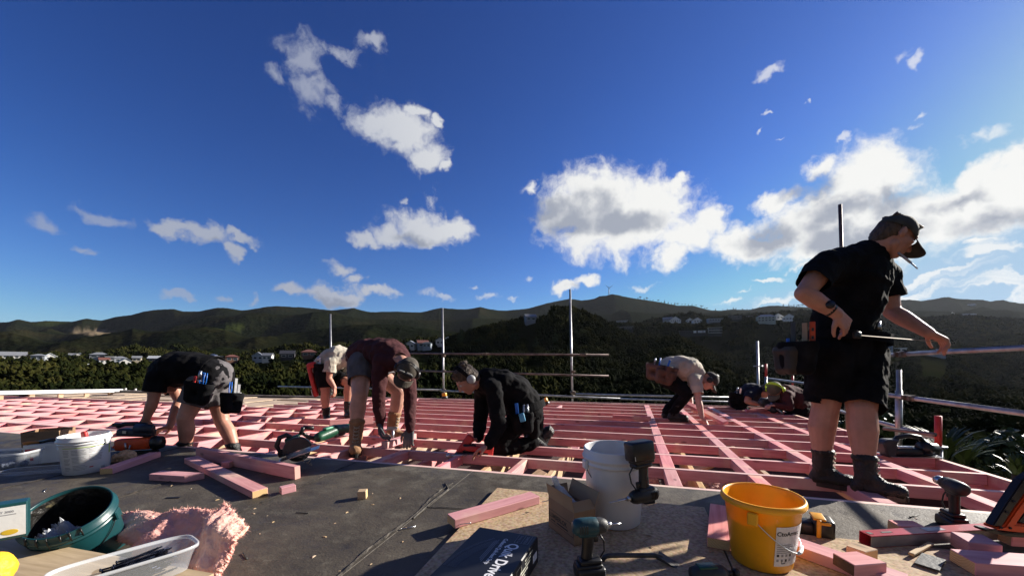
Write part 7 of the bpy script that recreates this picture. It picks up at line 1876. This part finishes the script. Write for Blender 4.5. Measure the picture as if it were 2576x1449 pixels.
# yellow glove corner
sk = Sk(); c = Q(-6, 1420, 1.25)
sk.ball(c + V3((-.02, 0, -.02)), .055).cap(c + V3((-.03, 0, .01)), .03, c + V3((.0, -.02, -.05)), .045)
o = sk.build('yellow_rag', mat('yellow rag', (.85, .45, .02), .6, var=.15, scale=30, bump=.5, bscale=60), None, tuple(c), vox=.005, smooth=2, disp=.012, dscale=.04); props(o, 'yellow rag cut off by the bottom left corner', 'rag')

# ------------------------------------------------------------------ power tools
def driver(name, label, T, body, grip, s=1.0, bit=.05, strap=True, batt_m=None, chuck=False, cat='power drill', bh=.05):
    """cordless driver standing on its battery: local Z up the handle, local X where the bit points"""
    root = thing(name, label, cat, T.translation); S = Matrix.Scale(s, 4); T = T @ S
    b = MB(T).m(batt_m or BPL); b.box((.0, 0, .051 - bh/2), (.115, .080, bh), bev=.012, seg=2); b.box((-.005, 0, .052), (.10, .062, .02), bev=.006, seg=2); b.build('battery', root)
    b = MB(T).m(grip); b.box((.0, 0, .070), (.088, .056, .022), bev=.008, seg=2); b.build('foot', root)
    sk = Sk(); X = lambda x, y, z: T @ V3((x, y, z))
    sk.cap(X(-.012, 0, .08), .019*s, X(-.008, 0, .12), .0185*s, (T.to_3x3() @ V3((1, 0, 0))), 1.25); sk.cap(X(-.008, 0, .12), .0185*s, X(-.004, 0, .172), .020*s, (T.to_3x3() @ V3((1, 0, 0))), 1.3)
    o = sk.build('handle', grip, root, vox=.0045, smooth=2)
    MB(T).m(BPL).box((.026, 0, .155), (.018, .016, .028), bev=.005, seg=2).build('trigger', root)
    fx = frame(V3((1, 0, 0)), V3((0, 0, 1)))
    b = MB(T).m(body); b.lathe([(0, -.068), (.022, -.066), (.031, -.055), (.034, -.03), (.034, .01), (.032, .028), (.030, .032)], 24, (0, 0, .205), fx); b.box((-.012, 0, .183), (.075, .05, .03), bev=.010, seg=2); b.build('motor_housing', root)
    b = MB(T).m(DARKG if body is not DARKG else BPL); b.lathe([(.0315, .030), (.031, .045), (.026, .062), (.018, .072), (0, .074)], 24, (0, 0, .205), fx)
    for k in range(4): b.box((-.045 + k*.009, -.0335, .205), (.0035, .004, .03))
    b.build('nose', root)
    b = MB(T).m(STEEL)
    if chuck: b.lathe([(.010, .068), (.021, .072), (.022, .10), (.014, .115), (0, .116)], 18, (0, 0, .205), fx)
    else: b.cyl((.070, 0, .205), (.088, 0, .205), .011, n=14)
    b.cyl((.085, 0, .205), (.085 + bit, 0, .205), .0042, .0035, 8)
    if bit > .06: b.cyl((.085, 0, .205), (.085 + bit*.55, 0, .205), .006, n=8)
    b.build('bit', root)
    MB(T).m(WHITE).box((.035, -.0375, .03), (.035, .001, .02)).build('badge', root)
    if strap:
        b = MB(T).m(BPL); b.tube([(.035, .0, .062), (.062, .004, .10), (.060, .0, .14), (.040, .0, .172)], .0035, 6); b.build('strap', root)
    return root
# impact driver in front, standing
p = PD(1487, 1462, .024); driver('impact_driver', 'worn teal impact driver standing on its battery in the foreground', DT(p + V3((0, .03, 0)), R(8)), mat('worn teal', (.012, .06, .075), .45, var=.3, scale=18, bump=.2, col2=(.22, .21, .18), thr=(.60, .66)), BPL, .98, .045)
# driver hung upside down on the pail rim
Td = Q(1612, 1142, 1.80); up = V3((.02, -.10, -1)).normalized()
Tn = xyz(V3((-.78, -.35, -.52)), up, Td)
upn = V3((.10, -.02, -1)).normalized(); fw = V3((-.80, -.30, -.42)); fw = (fw - upn*fw.dot(upn)).normalized()
Tn = M4(Matrix((fw, upn.cross(fw), upn)).transposed(), Q(1608, 1130, 1.80))
driver('hung_driver', 'dusty black impact driver hanging upside down from the white pail rim', Tn, DARKG, BPL, 1.0, .095, True, bh=.09)
# spare battery behind the pail
p = PD(1632, 1276, .0); b = MB(DT(p + V3((0, .03, 0)), R(10))).m(BPL); rt = thing('battery_pack', 'black battery pack standing behind the white pail', 'battery', p)
b.box((0, 0, .035), (.075, .07, .07), bev=.012, seg=2); b.build('case', rt); MB(DT(p + V3((0, .03, 0)), R(10))).m(GALV).box((.0, .0, .073), (.05, .05, .008), bev=.003).build('terminal', rt)
# black drill seen from behind, near the right edge
p = PD(2424, 1337, .0); driver('drill', 'black drill standing on its battery near the right edge, seen from behind', DT(p + V3((0, .05, 0)), R(75)), DARKG, BPL, 1.0, .05, True, chuck=True)
# yellow and black tool behind the bucket
p = PD(2072, 1362, .0); T = DT(p + V3((0, .04, 0)), R(-25)); rt = thing('battery_charger', 'yellow and black cordless tool battery behind the yellow bucket', 'battery', p)
b = MB(T).m(BPL); b.box((.02, 0, .05), (.08, .10, .10), bev=.014, seg=2); b.box((-.04, .01, .04), (.06, .08, .07), bev=.012, seg=2); b.build('case', rt)
b = MB(T).m(YELLOWT); b.box((-.005, -.052, .055), (.018, .012, .10), bev=.005, seg=2); b.box((.0, -.0, .102), (.05, .085, .010), bev=.004, seg=2); b.box((.015, -.052, .012), (.05, .012, .016), bev=.005, seg=2); b.box((.015, -.052, .09), (.05, .010, .014), bev=.005, seg=2); b.build('trim', rt)
# drill lying at the very bottom edge
p = PD(1790, 1466, .024); T = DT(p, R(4)) @ Matrix.Translation((0, 0, .035)); rt = thing('lying_drill', 'green and black drill lying at the bottom edge left of the yellow bucket', 'power drill', p)
fx = frame(V3((1, 0, 0)), V3((0, 0, 1)))
b = MB(T).m(DARKG); b.lathe([(0, -.08), (.028, -.075), (.035, -.05), (.035, .03), (.028, .045), (.015, .06), (0, .06)], 22, (0, 0, 0), fx); b.build('motor_housing', rt)
MB(T).m(GREENP).box((-.02, -.0, .031), (.07, .04, .012), bev=.005, seg=2).build('top_cover', rt); MB(T).m(BPL).cyl((.055, 0, 0), (.085, 0, 0), .010, n=14).cyl((.085, 0, 0), (.10, 0, 0), .016, n=14).build('chuck', rt)
# pry bar
pts = [PD(1516, 1408, .03), PD(1521, 1400, .045), PD(1530, 1397, .055), PD(1560, 1396, .058), PD(1600, 1396, .058), PD(1645, 1396, .055), PD(1665, 1401, .045), PD(1680, 1410, .035), PD(1699, 1420, .026)]
pb_ = thing('pry_bar', 'grey steel pry bar lying on the particle board right of the impact driver', 'pry bar', pts[0]); IRON = mat('worn iron', (.10, .095, .09), .5, .6, var=.25, scale=25, bump=.2)
b = MB().m(IRON); b.tube(pts[:7], .0095, 8); b.build('shaft', pb_)
d = (pts[8] - pts[6]).normalized(); b = MB(xyz(d, V3((.2, -.3, 1)), (pts[6] + pts[8])/2)).m(IRON); b.prism([(-.045, -.007), (.045, -.002), (.048, .0), (-.045, .008)], .04); b.build('claw', pb_)
# red spirit level
a_, b_ = PD(2192, 1378, .024), PD(2600, 1352, .024); d = (b_ - a_).normalized(); T = M4(Matrix((d, DN.cross(d), DN)).transposed(), a_)
LEVR = mat('red level', (.42, .03, .05), .35, var=.12, scale=14, col2=(.30, .16, .16), thr=(.58, .8)); lv = thing('spirit_level', 'long red box spirit level lying across the boards at right', 'spirit level', a_); L = (b_ - a_).length
b = MB(T).m(LEVR); b.box((L/2, .055, .026), (L, .003, .05)); b.box((L/2, .003, .049), (L, .006, .004)); b.box((L/2, .029, .050), (L, .056, .003), bev=.001); b.box((L/2, .028, .001), (L, .052, .003)); b.build('body', lv)
b = MB(T).m(GALV); b.box((L/2, .0015, .026), (L, .003, .048)); b.build('face', lv)
b = MB(T).m(INK); b.box((.10, .028, .0521), (.05, .012, .001), bev=.0004); b.box((.02, .028, .0521), (.02, .02, .001)); b.build('vial', lv)
b = MB(T).m(mat('level sticker', (.42, .40, .44), .4, var=.2, scale=40)); b.box((.33, .03, .0522), (.09, .03, .001)); b.build('sticker', lv)
# scattered dark tile, chips and nails
o = MB(DT(PD(2340, 1415, .026), R(35))).m(DARKG).box((0, 0, .004), (.13, .07, .007), bev=.001).build('packer', None, PD(2340, 1415, .026)); props(o, 'dark packer plate lying under the end of the spirit level', 'packer')
o = MB(DT(PD(2530, 1400, .03), R(-10))).m(DARKG).box((0, 0, .004), (.12, .08, .007), bev=.001).build('packer', None, PD(2530, 1400, .03)); props(o, 'dark packer plate at the right edge beyond the pink block', 'packer')
o = MB(DT(PD(435, 1252, 0), R(4))).m(BPL).box((0, 0, .002), (.085, .022, .004), bev=.001).build('strap_scrap', None, PD(435, 1252, 0)); props(o, 'thin black strap scrap on the membrane above the glass wool', 'scrap')
chips = []
for i in range(40):
    x, y = (rnd.uniform(330, 1060), rnd.uniform(1215, 1440)) if i < 26 else (rnd.uniform(1560, 2400), rnd.uniform(1300, 1440))
    h = .0 if i < 26 else .024; T = DT(PD(x, y, h + .002), rnd.uniform(0, 6.28))
    if i == 0: o = MB().m(PALE).box((0, 0, .0015), (.020, .008, .003), taper=.5).build('wood_chip'); c0 = o
    else: o = c0.copy(); COL.objects.link(o)
    o.matrix_world = T @ Matrix.Scale(rnd.uniform(.4, 1.3), 4); props(o, 'tiny pale wood chip scattered on the deck', 'wood chip', 'wood chips scattered over the deck')
for i, (x, y) in enumerate(((110, 1236), (620, 1405), (1010, 1330), (775, 1290), (1990, 1300), (2290, 1300), (1165, 1300))):
    T = DT(PD(x, y, .004), rnd.uniform(0, 3.1)); b = MB(T).m(INK if i % 2 else STEEL); b.cyl((0, 0, 0), (.07, 0, .002), .0022, n=6); b.cyl((-.001, 0, 0), (.001, 0, 0), .005, n=8)
    o = b.build('loose_nail', None, PD(x, y, .004)); props(o, 'loose nail lying flat on the open deck', 'nail', 'nails lying loose on the deck')
# bent nails in the pink post
q = PD(1363, 1262, .06); o = MB().m(STEEL).tube([q, q + V3((.03, 0, .006)), q + V3((.055, 0, .03))], .0022, 6).build('bent_nail', None, q); props(o, 'bent nail sticking out of the right end of the pink post offcut', 'nail')
q = PD(1146, 1322, .03); o = MB().m(STEEL).tube([q, q + V3((.03, -.012, .014)), q + V3((.075, -.016, .020))], .0022, 6).ball(q + V3((.075, -.016, .020)), .004, 8).build('bent_nail', None, q); props(o, 'bent nail across the near face of the pink post offcut', 'nail')

def circsaw(label, T, s, body, guard, name='circular_saw'):
    """local X along the cut, Z up"""
    root = thing(name, label, 'circular saw', T.translation); T = T @ Matrix.Scale(s, 4); fy = frame(V3((0, 1, 0)), V3((1, 0, 0)))
    MB(T).m(STEEL).box((0, 0, 0), (.30, .13, .004), bev=.001).build('base_plate', root)
    b = MB(T).m(guard); b.prism([(math.cos(R(a))*.105, math.sin(R(a))*.105 + .035) for a in range(0, 181, 12)], .045, Matrix.Translation((0, -.02, 0)), bev=.006); b.build('blade_guard', root)
    MB(T).m(STEEL).lathe([(0, -.001), (.092, -.001), (.092, .001), (0, .001)], 30, (0, -.02, .035), fy).build('blade', root)
    b = MB(T).m(body); b.cyl((0, .0, .075), (0, .13, .075), .045, .040, 20); b.box((-.02, .05, .12), (.11, .07, .05), bev=.015, seg=2); b.build('motor_housing', root)
    b = MB(T).m(BPL); b.tube([(-.02, .04, .13), (-.05, .04, .17), (-.10, .04, .165), (-.14, .04, .11), (-.13, .04, .06), (-.06, .05, .05)], .019, 10); b.tube([(.04, .03, .14), (.07, .03, .17), (.08, .03, .19)], .014, 8); b.build('handle', root)
    MB(T).m(BPL).box((-.10, .08, .035), (.11, .08, .05), bev=.012, seg=2).build('battery', root)
    return root
p = PD(755, 1170, 0); T = M4(xyz((.86, .35, .28), (-.42, -.2, 1), p).to_3x3(), p + V3((-.02, .03, .085)))
circsaw('green cordless circular saw tipped on its side at the membrane edge', T, 1.0, GREENP, DARKG)
b = MB().m(mat('sawdust steel', (.55, .50, .36), .5, .4, var=.4, scale=60)); 
for i in range(14): c = p + V3((.045 + rnd.uniform(-.04, .06), .0, .03 + rnd.uniform(-.02, .05))); b.tube([c, c + V3((rnd.uniform(-.03, .03), -.01, rnd.uniform(-.03, .02)))], .003, 5)
o = b.build('sawdust_clump', None, p); props(o, 'bright sawdust and shavings caught on the green circular saw', 'sawdust')
def bodytool(name, label, pts, mats_, cat):
    root = thing(name, label, cat, pts[0][0]); return root
# green planer like tool between saw and tan boot
p0, p1 = P(803, 1112, .02), P(878, 1088, .05); rt = thing('reciprocating_saw', 'green and black reciprocating saw lying on the joists left of the tan boot', 'power saw', p0); d = (p1 - p0).normalized()
sk = Sk(); sk.cap(p0 + V3((0, 0, .05)), .05, p0.lerp(p1, .5) + V3((0, 0, .07)), .062); sk.cap(p0.lerp(p1, .5) + V3((0, 0, .07)), .06, p1 + V3((0, 0, .05)), .05); sk.build('motor_housing', GREENP, rt, vox=.007, smooth=2)
MB(xyz(d, V3((0, 0, 1)), p0.lerp(p1, .7) + V3((0, -.055, .05)))).m(BPL).box((0, 0, 0), (.15, .07, .10), bev=.02, seg=2).build('battery', rt)
MB(xyz(d, V3((0, 0, 1)), p0.lerp(p1, .35) + V3((0, -.03, .115)))).m(mat('mint plastic', (.10, .35, .22), .35)).box((0, 0, 0), (.12, .05, .02), bev=.006, seg=2).build('top_cover', rt)
MB().m(BPL).tube([p0 + V3((.0, 0, .04)), p0 + V3((-.09, -.02, .05)), p0 + V3((-.16, -.03, .10)), p0 + V3((-.13, -.03, .15)), p0 + V3((-.05, -.01, .14))], .02, 8).build('handle', rt)
def nailer(label, T, s, body=ORANGE, name='nail_gun'):
    """local X forward (nose), Z up away from the work"""
    root = thing(name, label, 'nail gun', T.translation); T = T @ Matrix.Scale(s, 4); fz = frame(V3((0, 0, 1)))
    b = MB(T).m(body); b.lathe([(0, 0), (.030, .0), (.038, .02), (.040, .14), (.034, .17), (0, .175)], 20, (0, 0, .09)); b.box((.0, 0, .16), (.09, .062, .10), bev=.016, seg=2); b.build('motor_housing', root)
    b = MB(T).m(BPL); b.tube([(-.02, 0, .17), (-.08, 0, .165), (-.15, 0, .15)], .019, 10); b.box((-.17, 0, .13), (.06, .07, .10), bev=.012, seg=2); b.build('handle', root)
    b = MB(T).m(STEEL); b.cyl((0, 0, 0), (0, 0, .09), .012, n=10); b.box((0, 0, .04), (.03, .03, .06), bev=.004); b.build('nose', root)
    b = MB(T).m(body); b.prism([(-.02, .03), (-.24, .06), (-.25, .105), (-.02, .075)], .028, None, bev=.004); b.build('magazine', root)
    b = MB(T).m(BPL); b.prism([(-.03, .022), (-.23, .050), (-.23, .062), (-.03, .034)], .034, None); b.build('magazine_rail', root)
    return root
# orange nail gun with black top under the left worker's hands
K = zoomer(0, 1550, 4.14)
def orange_left():
    c = K(2150, 520, 3.60); rt = thing('gas_nailer', 'orange and black gas nailer resting on the joists under the left worker hands', 'nail gun', c); T = xyz(V3((1, .12, .04)), V3((0, 0, 1)), c); W = .30
    b = MB(T).m(ORANGE); b.box((-.02, 0, 0), (.29, .09, .105), bev=.02, seg=2); b.prism([(-.20, -.02), (-.12, .05), (-.10, -.05)], .06, None, bev=.008); b.build('motor_housing', rt)
    b = MB(T).m(BPL); b.cyl((.14, 0, 0), (.20, 0, 0), .065, .055, 20); b.box((.0, .0, -.075), (.32, .06, .03), bev=.008); b.build('end_cap', rt)
    b = MB(T).m(STEEL); b.tube([(-.06, -.05, .02), (-.055, -.055, -.03), (-.03, -.055, -.05), (-.02, -.05, 0)], .007, 6); b.build('belt_hook', rt)
    c2 = K(2140, 310, 3.62); T2 = xyz(V3((1, .1, -.04)), V3((0, 0, 1)), c2); r2 = thing('jigsaw', 'dark jigsaw gripped in the left worker hand above the orange nailer', 'power saw', c2)
    b = MB(T2).m(NAVYP); b.box((.0, 0, -.02), (.28, .10, .07), bev=.02, seg=2); b.cyl((.02, -.03, .02), (.15, -.03, .02), .045, .04, 16); b.build('motor_housing', r2)
    b = MB(T2).m(BPL); b.tube([(-.16, 0, .03), (-.10, 0, .055), (.0, 0, .06), (.08, 0, .05)], .02, 8); b.box((-.16, 0, .045), (.07, .05, .03), bev=.008, seg=2); b.build('handle', r2)
    b = MB(T2).m(STEEL); b.box((-.06, -.055, -.01), (.03, .004, .025)); b.box((.02, -.082, .035), (.012, .004, .012)); b.build('badge', r2)
NAVYP = mat('navy plastic', (.015, .02, .035), .45, var=.2)
orange_left()
# kneeling worker's red nailer, with shiny nose
c = E(470, 1090, 3.50); T = xyz(V3((-.75, -.1, .66)), V3((.5, -.2, .85)), c)
rt = thing('red_nailer', 'red and black nail gun pressed down by the kneeling worker', 'nail gun', c)
MB(xyz(V3((.55, 0, .8)), V3((-.8, 0, .5)), E(380, 1040, 3.55))).m(REDP).box((0, 0, 0), (.20, .06, .075), bev=.018, seg=2).build('motor_housing', rt)
MB(xyz(V3((1, .05, -.1)), V3((0, 0, 1)), E(480, 1075, 3.52))).m(REDP).box((0, 0, 0), (.24, .055, .05), bev=.012, seg=2).build('magazine', rt)
MB(xyz(V3((.9, .1, 0)), V3((0, 0, 1)), E(440, 1120, 3.52))).m(BPL).box((0, 0, 0), (.30, .065, .03), bev=.008).box((-.02, 0, .05), (.12, .05, .07), bev=.015, seg=2).build('handle', rt)
MB(xyz(V3((.1, .05, 1)), V3((1, 0, 0)), E(612, 1095, 3.52))).m(REDP).box((0, 0, 0), (.12, .03, .05), bev=.006).build('magazine_end', rt)
MB().m(STEEL).cyl(E(400, 1130, 3.48), E(250, 1140, 3.44), .010, n=10).ball(E(225, 1140, 3.43), .022, 12).build('nose', rt)
# red nailer hung behind the far cream shirt
c = D(815, 540, 6.0); T = xyz(V3((.25, 0, -1)), V3((-1, 0, -.2)), c); rt = thing('hung_nailer', 'red nail gun hanging behind the bending worker in cream', 'nail gun', c)
MB(T).m(REDP).box((-.0, 0, .0), (.50, .07, .06), bev=.015, seg=2).box((-.22, 0, -.05), (.09, .08, .12), bev=.02, seg=2).build('magazine', rt); MB(T).m(BPL).box((.05, -.02, -.07), (.32, .06, .07), bev=.012, seg=2).build('body_frame', rt); MB(T).m(STEEL).box((.18, .04, .032), (.10, .02, .01)).build('nose', rt)
# hammer by the gloved hand
c = P(988, 1117, .0); rt = thing('hammer', 'steel hammer standing on the block between the grey gloves', 'hammer', c)
MB().m(STEEL).cyl(Q(988, 1117, c.y), Q(989, 1076, c.y + .02), .012, .011, 10).build('shaft', rt); MB(xyz(V3((1, .3, 0)), V3((0, 0, 1)), Q(988, 1077, c.y))).m(STEEL).box((0, 0, 0), (.09, .03, .03), bev=.006).prism([(-.045, -.01), (-.075, -.02), (-.045, .012)], .026).build('head', rt)
# black saw parked on the right of the frame
def parked():
    K = zoomer(2900, 1250, 2.0702); c = P(2285, 1148, .0); rt = thing('parked_saw', 'black circular saw parked on the right joists beside the flax', 'circular saw', c); T = xyz(V3((1, -.05, 0)), V3((0, 0, 1)), c)
    b = MB(T).m(BPL); b.box((.04, .03, .045), (.36, .16, .06), bev=.02, seg=2); b.cyl((.08, -.02, .075), (.20, -.02, .075), .055, .045, 18); b.build('motor_housing', rt)
    b = MB(T).m(DARKG); b.prism([(-.20, .0), (-.13, .0), (-.12, .10), (-.10, .15), (-.20, .15), (-.24, .12)], .09, None, bev=.01); b.build('blade_guard', rt)
    b = MB(T).m(BPL); b.tube([(-.13, 0, .10), (-.09, 0, .16), (.0, 0, .18), (.09, 0, .165), (.14, 0, .10)], .020, 10); b.build('handle', rt)
    MB(T).m(STEEL).box((.02, .02, .008), (.40, .19, .006)).box((-.05, -.01, .080), (.12, .05, .02), bev=.006).build('base_plate', rt)
parked()
# big orange nailer cut by the right edge
def orange_right():
    K = zoomer(3500, 1750, 3.4011); Y = 1.72; c = K(1000, 850, Y); rt = thing('orange_nailer', 'large orange and black nailer propped at the right edge', 'nail gun', c)
    def plate(nm, pix, th, m, dy=0.0, bev=.004):
        pts = [K(x, y, Y + dy) for x, y in pix]; b = MB().m(m); n = len(pts)
        b.poly([q + V3((0, -th/2, 0)) for q in pts] + [q + V3((0, th/2, 0)) for q in pts], [tuple(range(n)), tuple(range(2*n-1, n-1, -1))] + [(i, (i+1) % n, n + (i+1) % n, n + i) for i in range(n)])
        bmesh.ops.recalc_face_normals(b.bm, faces=b.bm.faces[:]); bmesh.ops.bevel(b.bm, geom=b.bm.edges[:], offset=bev, segments=2, affect='EDGES'); b.build(nm, rt)
    plate('magazine', [(795, 780), (985, 480), (1180, 190), (1420, 40), (1420, 160), (1250, 300), (1060, 560), (905, 800)], .035, BPL)
    plate('motor_housing', [(905, 770), (1060, 545), (1420, 60), (1420, 300), (1230, 500), (1050, 750), (1420, 780), (1420, 900), (1240, 870), (810, 820), (800, 790)], .06, ORANGE, .012, .006)
    plate('nose', [(670, 815), (780, 820), (870, 860), (1240, 870), (1420, 900), (1420, 940), (1000, 915), (770, 870), (680, 845)], .05, BPL, .005)
    plate('grip_panel', [(1080, 720), (1230, 540), (1420, 330), (1420, 700), (1160, 745)], .05, DARKG, .03)
    b = MB().m(INK)
    for x, y in ((965, 825), (1080, 830), (1040, 625), (1130, 490)): b.cyl(K(x, y, Y - .024), K(x, y, Y - .0), .005, n=10)
    b.build('screw_head', rt)
orange_right()
# mitre saw between the two far corner workers
c = G(1590, 720, 6.55); rt = thing('mitre_saw', 'dark saw with two silver rails between the far corner workers', 'power saw', c)
MB().m(STEEL).cyl(G(1610, 715, 6.5), G(1730, 825, 6.35), .014, n=10).cyl(G(1620, 705, 6.6), G(1770, 765, 6.5), .012, n=10).build('rail', rt)
sk = Sk(); sk.cap(G(1540, 710, 6.6), .08, G(1600, 720, 6.6), .09); sk.cap(G(1590, 760, 6.5), .05, G(1640, 790, 6.45), .05); sk.build('motor_housing', DARKG, rt, vox=.012, smooth=1, disp=.02, dscale=.06)
MB(xyz(V3((1, 0, -.4)), V3((0, 0, 1)), G(1650, 770, 6.5))).m(GREENP).box((0, 0, 0), (.25, .08, .07), bev=.015, seg=2).build('arm', rt)
# small yellow tools left on the far joists
for i, (x, y, lb_) in enumerate(((1119, 1003, 'yellow and black tape tool at the foot of the second scaffold pole'), (1376, 1018, 'yellow topped tool just right of the kneeling worker back'))):
    p = P(x, y, 0); rt = thing('laser_level', lb_, 'tool', p); T = xyz(V3((.8, -.4, .4 if i else .1)), V3((0, 0, 1)), p)
    MB(T).m(YELLOWT).box((0, 0, .10), (.10, .07, .08), bev=.012, seg=2).build('case', rt); MB(T).m(BPL).box((0, 0, .03), (.13, .09, .06), bev=.012, seg=2).build('battery', rt)

# ------------------------------------------------------------------ thin air over the whole scene
hm = bpy.data.materials.new('haze air'); hm.use_nodes = True; t = hm.node_tree; t.nodes.clear()
pv = nd(t, 'ShaderNodeVolumePrincipled'); pv.inputs['Color'].default_value = (.80, .88, 1.0, 1); pv.inputs['Density'].default_value = .000017; pv.inputs['Anisotropy'].default_value = .35
mo = nd(t, 'ShaderNodeOutputMaterial'); lk(t, pv.outputs[0], mo.inputs['Volume'])
me = bpy.data.meshes.new('haze'); b = bmesh.new(); bmesh.ops.create_cube(b, size=1)
for v in b.verts: v.co = Vector((v.co.x*7600, v.co.y*7600 , (-120 if v.co.z < 0 else 480)))
b.to_mesh(me); b.free(); me.materials.append(hm)
o = link('haze', me); props(o, 'thin bluish air between the roof and the far hills', 'haze', kind='stuff')
scene.cycles.volume_bounces = 0
